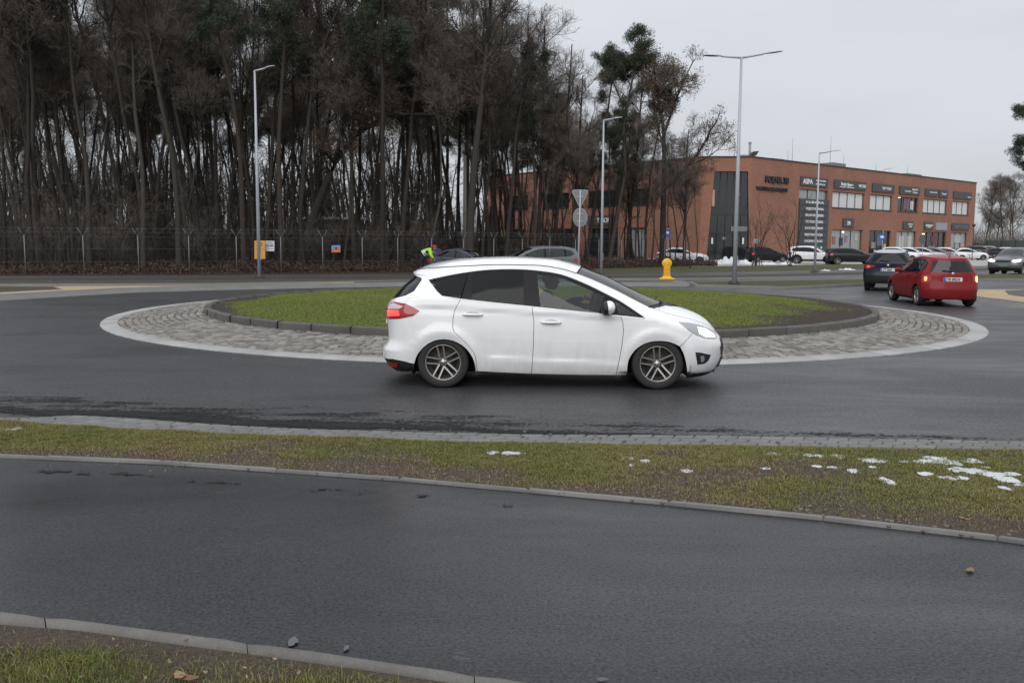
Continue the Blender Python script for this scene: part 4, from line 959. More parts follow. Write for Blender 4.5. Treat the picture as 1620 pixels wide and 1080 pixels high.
# ------------------------------------------------------------------ ground helpers
def vnoise(x, y, seed=0):
    xi = np.floor(x).astype(np.int64); yi = np.floor(y).astype(np.int64); xf = x - xi; yf = y - yi
    def h(a, b):
        n = (a * 374761393 + b * 668265263 + seed * 1442695041) & 0xFFFFFFFF
        n = ((n ^ (n >> 13)) * 1274126177) & 0xFFFFFFFF; n = n ^ (n >> 16); return (n & 0xFFFF) / 65535.0
    u = xf * xf * (3 - 2 * xf); v = yf * yf * (3 - 2 * yf)
    return (h(xi, yi) * (1 - u) + h(xi + 1, yi) * u) * (1 - v) + (h(xi, yi + 1) * (1 - u) + h(xi + 1, yi + 1) * u) * v
def fbm(x, y, oct_=4, seed=0):
    a = 0.5; s_ = 0; t = 0
    for i in range(oct_):
        s_ = s_ + a * vnoise(x * 2 ** i + 17.3 * i, y * 2 ** i + 9.1 * i, seed + i); t += a; a *= .55
    return s_ / t
def spline(P, step=.25):
    """smooth line through points, evenly stepped"""
    P = np.array([p[:2] for p in P], float); Q = np.vstack([2 * P[0] - P[1], P, 2 * P[-1] - P[-2]]); o = []
    for i in range(1, len(Q) - 2):
        n = max(2, int(np.linalg.norm(Q[i + 1] - Q[i]) / step))
        for k in range(n):
            t = k / n; a, b, c, d = Q[i - 1], Q[i], Q[i + 1], Q[i + 2]
            o.append(.5 * (2 * b + (c - a) * t + (2 * a - 5 * b + 4 * c - d) * t * t + (3 * b - a - 3 * c + d) * t ** 3))
    o.append(P[-1]); return np.array(o)
def resample(P, n):
    d = np.concatenate([[0], np.cumsum(np.linalg.norm(np.diff(P, axis=0), axis=1))]); t = np.linspace(0, d[-1], n)
    return np.stack([np.interp(t, d, P[:, k]) for k in range(P.shape[1])], 1)
def gp(pts, z=0.0): return [G(x, y, z)[:2] for x, y in pts]
def band(name, A, B, nu, nv, zf, m, kind='structure', attrs=None):
    """sheet between two lines; zf(X, Y, v) gives its height"""
    A = resample(np.array(A), nu); B = resample(np.array(B), nu); v = np.linspace(0, 1, nv)[:, None, None]
    Pm = A[None] * (1 - v) + B[None] * v; X, Y = Pm[..., 0], Pm[..., 1]; vv = np.broadcast_to(v[..., 0], X.shape)
    Z = zf(X, Y, vv) if callable(zf) else np.full_like(X, zf)
    V = np.stack([X, Y, Z], -1).reshape(-1, 3)
    i = np.arange(nv - 1)[:, None] * nu + np.arange(nu - 1)[None]; Fq = np.stack([i, i + 1, i + nu + 1, i + nu], -1).reshape(-1, 4)
    a, b, c = V[Fq[0, 0]], V[Fq[0, 1]], V[Fq[0, 3]]
    if np.cross(b - a, c - a)[2] < 0: Fq = Fq[:, ::-1].copy()
    at = {k: f(X, Y, vv).ravel() for k, f in attrs.items()} if attrs else None
    return tag(link(name, mesh_np(name, V, Fq, m, smooth=True, attrs=at)), kind=kind)
def inset(P, d):
    P = np.array(P); n = len(P); s_ = np.sign(sum(P[i][0] * P[(i + 1) % n][1] - P[(i + 1) % n][0] * P[i][1] for i in range(n))); o = []
    for i in range(n):
        a, b, c = P[i - 1], P[i], P[(i + 1) % n]; e1 = (b - a) / (np.linalg.norm(b - a) + 1e-9); e2 = (c - b) / (np.linalg.norm(c - b) + 1e-9)
        t = e1 + e2; t /= (np.linalg.norm(t) + 1e-9); nn = np.array([-t[1], t[0]]) * s_; k = max(.5, float(np.dot(nn, np.array([-e1[1], e1[0]]) * s_)))
        o.append(b + nn * d / k)
    return np.array(o)
def slab(pts, z, top_m, kerb_m, name, kw=.15, slope=.04, z0=0.0, fill_drop=.01):
    """raised island: paved or grassed top inside a kerb of real height; returns the top object"""
    P = np.array(pts); n = len(P); I = inset(P, kw); O = inset(P, -slope)
    if area2([tuple(p) for p in P]) < 0: P, I, O = P[::-1], I[::-1], O[::-1]
    V = []; Fq = []
    for ring, h in ((O, z0), (P, z - .02), (inset(P, .02), z), (I, z), (I, z - .05)): V += [(p[0], p[1], h) for p in ring]
    for k in range(4):
        for i in range(n): j = (i + 1) % n; Fq.append((k * n + i, k * n + j, (k + 1) * n + j, (k + 1) * n + i))
    b = MB(); b.add(V, Fq); tag(b.build('kerb', kerb_m), kind='structure')
    t = MB(); t.add([(p[0], p[1], z - fill_drop) for p in I], [tuple(range(n))]); return tag(t.build(name, top_m), kind='structure')

A_road = asphalt('road_asphalt', (0.040, 0.040, 0.041), (0.053, 0.0535, 0.0545), wet=.7, speck=.6, bumpy=.25, tint=(1, 1, 1.01), spec=.55, rbase=.44)
A_path = asphalt('path_asphalt', (0.015, 0.015, 0.016), (0.025, 0.0255, 0.027), wet=.9, speck=.34, bumpy=.10, tint=(1, 1, 1.02), rbase=.38, spec=.75, stains=.45, gscale=55)
A_far = asphalt('far_asphalt', (0.05, 0.05, 0.052), (0.075, 0.074, 0.075), wet=.4, speck=.3, bumpy=.2)
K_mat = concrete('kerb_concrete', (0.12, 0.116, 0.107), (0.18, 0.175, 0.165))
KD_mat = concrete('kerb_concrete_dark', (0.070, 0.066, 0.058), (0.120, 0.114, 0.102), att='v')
KL_mat = concrete('ring_concrete', (0.29, 0.29, 0.283), (0.37, 0.367, 0.358), att='v', amt=.35, stain=.25)
BL_mat = concrete('paving_blocks', (0.135, 0.133, 0.128), (0.185, 0.182, 0.175), att='v', amt=.22, stain=.4)
SETT = concrete('granite_setts', (0.150, 0.138, 0.122), (0.255, 0.238, 0.212), att='v', amt=.85, bs=.6)
JOINT = concrete('joint_sand', (0.030, 0.026, 0.021), (0.055, 0.046, 0.034), stain=.6)
Y_mat = concrete('yellow_paving', (0.34, 0.25, 0.15), (0.42, 0.31, 0.19), stain=.5)
SOIL = ground_mat('soil', (0.07, 0.075, 0.03), (0.09, 0.085, 0.04), (0.075, 0.06, 0.046), (0.11, 0.09, 0.07), cover=.2)
FARV = ground_mat('far_verge', (0.065, 0.060, 0.036), (0.085, 0.078, 0.05), (0.070, 0.060, 0.050), (0.095, 0.084, 0.072), cover=.1, scale=.5)
GRASSM = ground_mat('rough_grass', (0.065, 0.072, 0.030), (0.090, 0.088, 0.045), (0.070, 0.058, 0.042), (0.095, 0.080, 0.06), cover=.6)
LEAF_FLOOR = ground_mat('forest_floor', (0.055, 0.035, 0.024), (0.085, 0.05, 0.035), (0.045, 0.032, 0.024), (0.06, 0.045, 0.034), cover=1.0)
LOT = ground_mat('car_park', (0.34, 0.31, 0.28), (0.44, 0.42, 0.40), (0.20, 0.19, 0.18), (0.28, 0.26, 0.25), cover=1.0, scale=.25)
SNOW = concrete('old_snow', (.42, .43, .44), (.70, .72, .74), stain=.5, bs=.8)
def turf_mat(sa=(0.085, 0.068, 0.051), sb=(0.145, 0.118, 0.092), ga_=(0.080, 0.080, 0.028), gb_=(0.14, 0.122, 0.055)):
    """soil and matted grass mixed by the same map that places the blades"""
    m, t, n, l, b = new_mat('turf'); v = posv(n, l)
    f = noise(n, l, 45, 5, .8, v); g = noise(n, l, 7, 5, .7, v)
    soil = mixc(n, l, g, sa, sb); gr = mixc(n, l, g, ga_, gb_)
    base = mixc(n, l, ramp(n, l, math_(n, l, 'ADD', attr(n, 'v'), math_(n, l, 'MULTIPLY', math_(n, l, 'SUBTRACT', g, .5), .5)), [(0.35, 0.0), (0.65, 1.0)]), soil, gr)
    base = mixc(n, l, .85, base, ramp(n, l, f, [(0.25, 0.45), (0.75, 1.55)]), 'MULTIPLY')
    l.new(base, b.inputs['Base Color']); b.inputs['Roughness'].default_value = .95; b.inputs['Specular IOR Level'].default_value = .15
    p = bump(n, l, b, f, 1.0, .03); bump(n, l, b, g, .7, .05, p); return m
TURF = turf_mat()
def blade_mat(name, a, b_, c):
    m, t, n, l, b = new_mat(name)
    l.new(ramp(n, l, attr(n, 'v'), [(0, a), (.5, b_), (1, c)]), b.inputs['Base Color']); b.inputs['Roughness'].default_value = .6; b.inputs['Specular IOR Level'].default_value = .25
    return m
BLADE = blade_mat('grass_blades', (0.26, 0.205, 0.10), (0.175, 0.178, 0.052), (0.11, 0.150, 0.032))
BLADE_I = blade_mat('island_grass_blades', (0.24, 0.22, 0.085), (0.175, 0.205, 0.048), (0.12, 0.175, 0.034))

# ------------------------------------------------------------------ ground sheets
b = MB(); b.add([(-600, -60, -.06), (600, -60, -.06), (600, 1200, -.06), (-600, 1200, -.06)], [(0, 1, 2, 3)]); tag(b.build('ground', SOIL), kind='structure')
strip_top = spline(gp([(-260, 640), (-150, 650), (-60, 658), (28, 664.5), (100, 660), (165, 661.5), (383, 676.5), (620, 685), (860, 690), (1100, 691.5), (1400, 697), (1620, 701), (1760, 703), (1950, 704)]), .1)
strip_bot = spline(gp([(-260, 641), (-150, 653), (-60, 662), (0, 668), (245, 683.5), (620, 698), (860, 704), (1100, 706.7), (1400, 711), (1620, 713.5), (1760, 715), (1950, 716)]), .1)
road_far = [(-120, 95), (140, 95)]
xs_r = np.linspace(-60, 70, 40)
A = resample(strip_top, 300)
B_ = np.stack([np.linspace(-110, 150, 300), np.full(300, 92.0)], 1)
band('road', A, B_, 300, 60, 0.0, A_road)
# near strip of grey blocks, three rows of stones with open joints
def block_strip(name, A, B, rows, ln, z, m, jm, gap=.006, jit=.3, rnd=.004, zb=None, hgt=.05, stagger=True):
    L_ = float(np.sum(np.linalg.norm(np.diff(A, axis=0), axis=1))); n = max(4, int(L_ / ln)); Aa = resample(np.array(A), n * 4 + 1); Bb = resample(np.array(B), n * 4 + 1)
    V = []; Fq = []; at = []
    for r_ in range(rows):
        v0, v1 = r_ / rows, (r_ + 1) / rows; k = 0.0 + (2 if (stagger and r_ % 2) else 0)
        edges = [0] + [min(4 * n, i * 4 + k + random.uniform(-jit, jit) * 2) for i in range(1 if k == 0 else 0, n)] + [4 * n]
        edges = sorted(set(max(0, e_) for e_ in edges))
        for e0, e1 in zip(edges[:-1], edges[1:]):
            if e1 - e0 < .3: continue
            def P_(u, v):
                i = min(int(u), 4 * n - 1); t = u - i; a = Aa[i] * (1 - t) + Aa[i + 1] * t; b2 = Bb[i] * (1 - t) + Bb[i + 1] * t; return a * (1 - v) + b2 * v
            c = [P_(e0, v0), P_(e1, v0), P_(e1, v1), P_(e0, v1)]; ctr = sum(c) / 4
            dz = random.uniform(-rnd, rnd); zz = (z if not callable(z) else z((v0 + v1) / 2)) + dz; sl = 0 if not callable(z) else None
            q0 = []
            for s_, h in ((gap, -hgt), (gap, -.012), (gap + .012, 0)):
                for kk, p in enumerate(c):
                    d = ctr - p; dl = np.linalg.norm(d); p2 = p + d / dl * min(s_ * 1.4, dl * .4)
                    h2 = (z(v0 if kk < 2 else v1) if callable(z) else z) + dz
                    q0.append((p2[0], p2[1], h2 + h))
            b0 = len(V); V += q0; rv = random.random(); at += [rv] * 12
            up_ = np.cross(np.append(c[1] - c[0], 0), np.append(c[3] - c[0], 0))[2] > 0
            fs = [(8, 9, 10, 11)] + [(kk, (kk + 1) % 4, 4 + (kk + 1) % 4, 4 + kk) for kk in range(4)] + [(4 + kk, 4 + (kk + 1) % 4, 8 + (kk + 1) % 4, 8 + kk) for kk in range(4)]
            for f in fs: Fq.append([b0 + i for i in (f if up_ else f[::-1])])
    tag(link(name, mesh_np(name, V, np.array(Fq), m, attrs={'v': at})), kind='structure')
    if jm: band(name + '_bed', A, B, 200, 2 + rows * (1 if not callable(z) else 1), (z - .016) if not callable(z) else (lambda X, Y, v: np.vectorize(z)(v) - .016), jm)
block_strip('kerb', strip_top, strip_bot, 3, .20, .022, BL_mat, JOINT, gap=.002, jit=.15, rnd=.002)
path_top = spline(gp([(-260, 708), (-100, 718), (0, 724), (204, 731.6), (407, 745), (600, 758), (785, 774.4), (948, 788.7), (1100, 803), (1361, 829.5), (1620, 860), (1760, 878), (1900, 900)], .02), .1)
path_bot = spline(gp([(-500, 925), (-250, 948), (0, 975), (163, 994), (367, 1021), (500, 1039), (600, 1053.5), (761, 1078), (900, 1101), (1050, 1130), (1250, 1172), (1700, 1270), (2400, 1420)], .02), .1)
kerb_bot = spline(gp([(-500, 940), (-250, 965), (0, 990.5), (122, 1000.5), (244, 1017.5), (407, 1039.5), (600, 1066.5), (761, 1091.5), (900, 1116.5), (1050, 1147), (1250, 1195), (1700, 1300), (2400, 1460)], .02), .1)
band('path', path_top, path_bot, 400, 30, lambda X, Y, v: .02 + .006 * (fbm(X * .8, Y * .8, 3) - .5), A_path)
def outward(P, d):
    T_ = np.gradient(P, axis=0); T_ /= np.linalg.norm(T_, axis=1)[:, None]; return P + np.stack([-T_[:, 1], T_[:, 0]], 1) * d
edge_far = outward(path_top, .04)
block_strip('kerb', edge_far, path_top, 1, 1.0, .045, K_mat and concrete('edging', (0.14, 0.135, 0.127), (0.21, 0.205, 0.195), att='v', amt=.3, stain=.5), None, gap=.002, jit=.0, hgt=.1)
# near kerb: rounded stones with a few joints
def round_kerb(A, B, z, m, ln=1.0, name='kerb'):
    L_ = float(np.sum(np.linalg.norm(np.diff(A, axis=0), axis=1))); n = int(L_ / ln); ns = 10; Aa = resample(A, n * ns + 1); Bb = resample(B, n * ns + 1)
    prof = [(-.02, -.10), (0.0, -.015), (.08, .0), (.25, .008), (.7, .004), (.9, -.008), (1.0, -.03), (1.02, -.10)]; V = []; Fq = []; at = []
    for k in range(n):
        b0 = len(V); dz = random.uniform(-.004, .004); rv = random.random(); js = random.uniform(-.003, .003)
        for i in range(ns + 1):
            u = k * ns + i; t = 0
            a, b2 = Aa[u], Bb[u]
            if i == 0: a, b2 = a + (Aa[u + 1] - a) * .022, b2 + (Bb[u + 1] - b2) * .022
            if i == ns: a, b2 = a + (Aa[u - 1] - a) * .022, b2 + (Bb[u - 1] - b2) * .022
            for v, h in prof:
                p = a * (1 - v) + b2 * v; hh = h - (.008 if i in (0, ns) else 0) + .004 * (vnoise(np.array(p[0] * 9), np.array(p[1] * 9), 3) - .5); V.append((p[0], p[1] + js, z + hh + dz)); at.append(rv)
        w_ = len(prof)
        for i in range(ns):
            for j in range(w_ - 1): q = b0 + i * w_ + j; Fq.append((q, q + 1, q + w_ + 1, q + w_))
    tag(link(name, mesh_np(name, V, np.array(Fq), m, smooth=True, attrs={'v': at})), kind='structure')
round_kerb(path_bot, kerb_bot, .048, concrete('near_kerb_stone', (0.105, 0.099, 0.088), (0.175, 0.167, 0.151), att='v', amt=.25, stain=.6))
# crumbled asphalt lip along the near kerb, gap's shadow painted into its dark colour
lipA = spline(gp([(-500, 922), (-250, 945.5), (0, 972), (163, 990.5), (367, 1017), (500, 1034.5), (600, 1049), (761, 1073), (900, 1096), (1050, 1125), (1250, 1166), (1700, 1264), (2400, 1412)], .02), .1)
lip_m = asphalt('shaded_lip_asphalt', (0.012, 0.012, 0.013), (0.02, 0.02, 0.021), wet=.2, speck=.7, bumpy=1.0, rbase=.8)
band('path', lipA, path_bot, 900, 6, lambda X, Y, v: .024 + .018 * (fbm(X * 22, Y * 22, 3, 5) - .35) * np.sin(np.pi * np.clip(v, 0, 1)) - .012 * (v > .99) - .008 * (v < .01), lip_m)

# ------------------------------------------------------------------ verge, island and foot of the picture: turf with blades
def cover_verge(X, Y):
    return np.clip(.56 + 1.1 * (fbm(X * .55 + 3, Y * 1.1, 4, 11) - .5) + .7 * (fbm(X * 2.3, Y * 2.3, 3, 12) - .5), 0, 1)
verge_edge = outward(path_top, .044)
VA, VB = resample(strip_bot, 700), resample(verge_edge, 700)
def vcov(X, Y, v): return np.clip(cover_verge(X, Y) + .28 * np.clip(1 - v / .5, 0, 1) - .55 * np.clip((v - .62) / .38, 0, 1) * (1 - .5 * np.clip((-X - 1) / 4, 0, 1)) - .05 * np.clip(v * 5, 0, 0), 0, 1)
def vz(X, Y, v): return .012 + .018 * np.clip(v * 8, 0, 1) + (.045 * (fbm(X * 2.5, Y * 2.5, 4, 20) - .45) + .028 * (fbm(X * 13, Y * 13, 3, 21) - .5)) * np.clip(np.sin(np.pi * np.clip(v, 0, 1)) * 3, 0, 1) - .014 * ((v < .01) | (v > .99))
band('verge', VA, VB, 1100, 110, vz, TURF, attrs={'v': vcov})
bot_edge = kerb_bot; low = kerb_bot + np.array([-.15, -1.9])
VC, VD = resample(bot_edge, 500), resample(low, 500)
def bcov(X, Y, v): return np.clip(.45 + 1.5 * (fbm(X * 1.5 + 7, Y * 1.5, 4, 31) - .5) + .25 * np.clip(v * 3, 0, 1) - .2 * (v < .10), 0, 1)
def bz(X, Y, v): return .030 + (.06 * (fbm(X * 3.5, Y * 3.5, 5, 40) - .5) + .03 * (fbm(X * 22, Y * 22, 3, 41) - .5)) * np.clip(v * 8, 0, 1)
band('verge', VC, VD, 500, 130, bz, TURF, attrs={'v': bcov})
def blades(name, X, Y, Z, h, wd, green, m, lean=.5):
    n = len(X); a = rng.uniform(0, 2 * np.pi, n); la = rng.uniform(0, 2 * np.pi, n); ln = np.abs(rng.normal(0, lean, n)) * h
    dx, dy = np.cos(a) * wd / 2, np.sin(a) * wd / 2; lx, ly = np.cos(la) * ln, np.sin(la) * ln
    P0 = np.stack([X - dx, Y - dy, Z - .004], 1); P1 = np.stack([X + dx, Y + dy, Z - .004], 1)
    P2 = np.stack([X + dx * .8 + lx * .35, Y + dy * .8 + ly * .35, Z + h * .6], 1); P3 = np.stack([X - dx * .8 + lx * .35, Y - dy * .8 + ly * .35, Z + h * .6], 1)
    zt = np.sqrt(np.clip(h * h - (ln * .6) ** 2, (h * .35) ** 2, None)); P4 = np.stack([X + lx, Y + ly, Z + zt], 1)
    V = np.stack([P0, P1, P2, P3, P4], 1).reshape(-1, 3); i = np.arange(n)[:, None] * 5
    return tag(link(name, mesh_np(name, V, [i + np.array([[0, 1, 2, 3]]), i + np.array([[3, 2, 4]])], m, smooth=False, attrs={'v': np.repeat(green, 5)})), kind='stuff')
def scatter(VA, VB, n, covf, zf, thr=.5):
    nn = len(VA); u = rng.uniform(0, nn - 1.001, n); v = rng.uniform(.015, .985, n); i = u.astype(int); t = (u - i)[:, None]
    a = VA[i] * (1 - t) + VA[i + 1] * t; b2 = VB[i] * (1 - t) + VB[i + 1] * t; Pp = a * (1 - v[:, None]) + b2 * v[:, None]; X, Y = Pp[:, 0], Pp[:, 1]
    k = (covf(X, Y, v) + rng.normal(0, .2, n) > thr) & (v > .05 * rng.uniform(0, 1, n)); X, Y, v = X[k], Y[k], v[k]; return X, Y, zf(X, Y, v), v
X, Y, Z, v = scatter(VA, VB, 620000, vcov, vz, .52)
gr = np.clip(.42 + .9 * (fbm(X * .8, Y * .8, 3, 50) - .45) + rng.normal(0, .22, len(X)), 0, 1)
blades('grass', X, Y, Z, rng.uniform(.006, .024, len(X)) * (1 + .7 * fbm(X * 3, Y * 3, 2, 51)), rng.uniform(.003, .007, len(X)), gr, BLADE, 1.1)
X, Y, Z, v = scatter(VC, VD, 160000, bcov, bz, .52)
k = (Y > 1.5); X, Y, Z = X[k], Y[k], Z[k]
gr = np.clip(.5 + 1.0 * (fbm(X * 2, Y * 2, 3, 60) - .45) + rng.normal(0, .25, len(X)), 0, 1)
blades('grass', X, Y, Z, rng.uniform(.008, .034, len(X)) * (1 + .8 * fbm(X * 4, Y * 4, 2, 51)), rng.uniform(.002, .0045, len(X)), gr, BLADE, .9)

STRAW = blade_mat('dead_stalks', (0.10, 0.075, 0.05), (0.20, 0.15, 0.095), (0.30, 0.24, 0.16))
for va_, vb_, cf_, zf_, n_, wd_ in ((VA, VB, vcov, vz, 90000, .005), (VC, VD, bcov, bz, 40000, .0025)):
    X, Y, Z, v = scatter(va_, vb_, n_, cf_, zf_, .05); k = Y > 1.5; X, Y, Z = X[k], Y[k], Z[k]
    blades('dead_stalks', X, Y, Z, rng.uniform(.006, .022, len(X)), rng.uniform(.5, 1.2, len(X)) * wd_, rng.uniform(0, 1, len(X)), STRAW, 1.6)
# ------------------------------------------------------------------ the roundabout
CX, CY, RO, RI = .675, 23.64, 10.35, 8.19
def circ(r_, n=240, a0=0, a1=2 * math.pi): t = np.linspace(a0, a1, n); return np.stack([CX + r_ * np.cos(t), CY + r_ * np.sin(t)], 1)
AP = lambda r_: .03 + (.15 - .03) * (RO - .35 - r_) / (RO - .35 - RI)
block_strip('apron_edge', circ(RO), circ(RO - .36), 1, .5, lambda v: .016 + .018 * v, KL_mat, None, gap=.0015, jit=.05, rnd=.001, hgt=.06, stagger=False)
band('apron_bed', circ(RO - .36), circ(RI - .1), 240, 8, lambda X, Y, v: .008 + AP(np.hypot(X - CX, Y - CY)) - .02, JOINT)
V = []; Fq = []; at = []; r_ = RO - .37; row = 0
while r_ > RI + .02:
    dr = random.uniform(.13, .165); n = int(2 * math.pi * r_ / .19); a = random.random(); angs = []
    while a < 2 * math.pi + .0:
        angs.append(a); a += random.uniform(.12, .23) / r_
    angs = [x for x in angs if x < angs[0] + 2 * math.pi - .05 / r_] + [angs[0] + 2 * math.pi]
    for a0, a1 in zip(angs[:-1], angs[1:]):
        wv_ = .012 * math.sin(a0 * 9 + row * .3) + .008 * math.sin(a0 * 31); r0, r1 = r_ + wv_, max(RI, r_ - dr + wv_); g = .007; rv = random.random(); dz = random.uniform(-.011, .008)
        j = lambda: random.uniform(-.017, .017); r0 += random.uniform(-.012, .012); r1 += random.uniform(-.012, .012)
        c = [((r0 - g + j() * .5), a0 + (g + j()) / r_), ((r0 - g + j() * .5), a1 - (g + j()) / r_), ((r1 + g + j() * .5), a1 - (g + j()) / r_), ((r1 + g + j() * .5), a0 + (g + j()) / r_)]
        mr, ma_ = sum(x[0] for x in c) / 4, sum(x[1] for x in c) / 4; b0 = len(V)
        for s_, h in ((0, -.045), (.04, -.012), (.20, .002)):
            for rr, aa in c:
                q = rr + (mr - rr) * s_; w_ = aa + (ma_ - aa) * s_; V.append((CX + q * math.cos(w_), CY + q * math.sin(w_), AP(q) + h + dz)); at.append(rv)
        for f in [(8, 11, 10, 9)] + [(k, 4 + k, 4 + (k + 1) % 4, (k + 1) % 4) for k in range(4)] + [(4 + k, 8 + k, 8 + (k + 1) % 4, 4 + (k + 1) % 4) for k in range(4)]: Fq.append([b0 + i for i in f])
    r_ -= dr; row += 1
me = mesh_np('apron_setts', V, np.array(Fq), SETT, smooth=False, attrs={'v': at}); so_ = tag(link('apron_setts', me), kind='structure')
bm_ = None
V = []; Fq = []; at = []; nk = 56; ZT = .29
for k in range(nk):
    a0, a1 = 2 * math.pi * k / nk + .0022, 2 * math.pi * (k + 1) / nk - .0022; b0 = len(V); dz = random.uniform(-.006, .006); dr = random.uniform(-.008, .008); rv = random.random(); na = 4
    prof = [(RI, .05), (RI, ZT - .03), (RI - .012, ZT - .008), (RI - .03, ZT), (RI - .15, ZT), (RI - .16, ZT - .06)]
    for i in range(na + 1):
        a = a0 + (a1 - a0) * i / na
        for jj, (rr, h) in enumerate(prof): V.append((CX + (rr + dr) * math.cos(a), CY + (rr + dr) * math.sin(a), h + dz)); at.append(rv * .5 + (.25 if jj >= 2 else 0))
    w_ = len(prof)
    for i in range(na):
        for j in range(w_ - 1): q = b0 + i * w_ + j; Fq.append((q, q + w_, q + w_ + 1, q + 1))
    for e_ in (0, na): Fq.append((b0 + e_ * w_, b0 + e_ * w_ + 1, b0 + e_ * w_ + 2, b0 + e_ * w_ + 3)); Fq.append((b0 + e_ * w_, b0 + e_ * w_ + 3, b0 + e_ * w_ + 4, b0 + e_ * w_ + 5))
Fq = [list(f) for f in Fq]
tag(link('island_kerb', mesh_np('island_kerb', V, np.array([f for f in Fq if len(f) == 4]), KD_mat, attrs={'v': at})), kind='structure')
b = MB(); b.lathe([(RI - .02, .04), (RI - .02, ZT - .02)], c=(CX, CY, 0), n=200); tag(b.build('island_kerb_bed', JOINT), kind='structure')
def icov(X, Y, *a):
    r_ = np.hypot(X - CX, Y - CY); ang = np.arctan2(Y - CY, X - CX)
    side = np.clip(np.cos(ang - math.radians(-35)), 0, 1) ** 3 * 4.2 + np.clip(np.cos(ang - math.radians(190)), 0, 1) ** 6 * 1.6 + .35
    e_ = (RI - .15 - r_) / (side + 1e-6)
    return np.clip(.02 + 1.0 * np.clip(e_, 0, 1) ** .8 + .8 * (fbm(X * .7, Y * .7, 4, 70) - .5), 0, 1)
def iz(X, Y, *a):
    r_ = np.hypot(X - CX, Y - CY); t = np.clip((RI - .15 - r_) / 3.0, 0, 1); return ZT - .035 + .16 * t * t * (3 - 2 * t) + .05 * (fbm(X * 2, Y * 2, 4, 71) - .5) * np.clip((RI - .15 - r_) * 4, 0, 1)
band('island', circ(RI - .14, 400), circ(.01, 400), 400, 120, lambda X, Y, v: iz(X, Y), turf_mat((0.040, 0.032, 0.025), (0.085, 0.068, 0.053), (0.085, 0.095, 0.028), (0.14, 0.14, 0.05)), attrs={'v': lambda X, Y, v: icov(X, Y)})
n = 420000; rr = np.sqrt(rng.uniform(0, 1, n)) * (RI - .18); aa = rng.uniform(0, 2 * np.pi, n); X = CX + rr * np.cos(aa); Y = CY + rr * np.sin(aa)
k = icov(X, Y) + rng.normal(0, .10, n) > .52; X, Y = X[k], Y[k]
gr = np.clip(.60 + .8 * (fbm(X * .8, Y * .8, 3, 52) - .5) + rng.normal(0, .2, len(X)), 0, 1)
blades('grass', X, Y, iz(X, Y), rng.uniform(.012, .028, len(X)), rng.uniform(.008, .016, len(X)), gr, BLADE_I, .8)

# ------------------------------------------------------------------ worn asphalt beside the near strip
def worn(name, A, B, m, n=900, nv=24, seed=1, thr=.5, z=.004, k=(1.2, 7), bias=0.0, fine=.8):
    """ragged patch: only the cells the noise picks are laid"""
    A = resample(A, n); B = resample(B, n); v = np.linspace(0, 1, nv)[:, None, None]; Pm = A[None] * (1 - v) + B[None] * v; X, Y = Pm[..., 0], Pm[..., 1]
    c = fbm(X * k[0], Y * k[1], 4, seed) + fine * (fbm(X * 14, Y * 22, 2, seed + 5) - .5) - 1.1 * np.abs(v[..., 0] - .55) ** 1.6 + bias
    keep = (c[:-1, :-1] + c[1:, 1:]) / 2 > thr
    V = np.stack([X, Y, z + .003 * fbm(X * 30, Y * 30, 2, seed)], -1).reshape(-1, 3); i = np.arange(nv - 1)[:, None] * n + np.arange(n - 1)[None]
    Fq = np.stack([i, i + 1, i + n + 1, i + n], -1)[keep]
    if not len(Fq): return
    a, b2, c2 = V[Fq[0][0]], V[Fq[0][1]], V[Fq[0][3]]
    if np.cross(b2 - a, c2 - a)[2] < 0: Fq = Fq[:, ::-1].copy()
    tag(link(name, mesh_np(name, V, Fq, m)), kind='structure')
DARKW = asphalt('broken_asphalt', (0.012, 0.012, 0.013), (0.024, 0.024, 0.025), wet=.3, speck=.6, bumpy=1.0, rbase=.75)
GRIT = asphalt('coarse_asphalt', (0.045, 0.045, 0.045), (0.07, 0.07, 0.069), wet=.1, speck=1.0, bumpy=1.0, rbase=.7)
wa = spline(gp([(-200, 622), (0, 633), (165, 640), (330, 649), (620, 663), (860, 677), (1180, 690)]), .1); wb_ = spline(gp([(-200, 640), (0, 658), (70, 662), (165, 660.5), (383, 676), (620, 684.5), (860, 689.5), (1180, 691.5)]), .1)
def patch_mat(name, dark, light, lo, hi, sc1, sc2, rough=.8):
    m, t, n, l, b = new_mat(name); v = posv(n, l)
    a = math_(n, l, 'ADD', attr(n, 'v'), math_(n, l, 'MULTIPLY', math_(n, l, 'SUBTRACT', noise(n, l, sc1, 5, .65, posv(n, l, (.35, 1.5, 1))), .5), 1.5))
    a = math_(n, l, 'ADD', a, math_(n, l, 'MULTIPLY', math_(n, l, 'SUBTRACT', noise(n, l, sc2, 3, .8, posv(n, l, (.6, 1, 1))), .5), 1.3))
    l.new(ramp(n, l, a, [(lo, 0.0), (hi, 1.0)]), b.inputs['Alpha'])
    l.new(mixc(n, l, noise(n, l, 30, 4, .8, v), dark, light), b.inputs['Base Color']); b.inputs['Roughness'].default_value = rough; b.inputs['Specular IOR Level'].default_value = .25
    bump(n, l, b, noise(n, l, 35, 4, .8, v), 1.0, .02); return m
band('road_wear', wa, wb_, 600, 12, .006, patch_mat('broken_asphalt', (.006, .006, .0065), (.022, .022, .023), .40, .62, 1.4, 17), attrs={'v': lambda X, Y, v: np.clip(1.0 - 1.7 * np.abs(v - .62), 0, 1) * (.62 + .3 * fbm(X * .5, Y * .5, 3, 4)) * np.clip((4.6 - X) / 3, 0, 1)})
ga = spline(gp([(-200, 606), (0, 618), (200, 628), (620, 648), (860, 660), (1100, 671), (1400, 684), (1700, 693)]), .1); gb = spline(gp([(-200, 640), (0, 657), (165, 660), (383, 675), (620, 684), (860, 689), (1100, 690.5), (1400, 696), (1700, 702)]), .1)
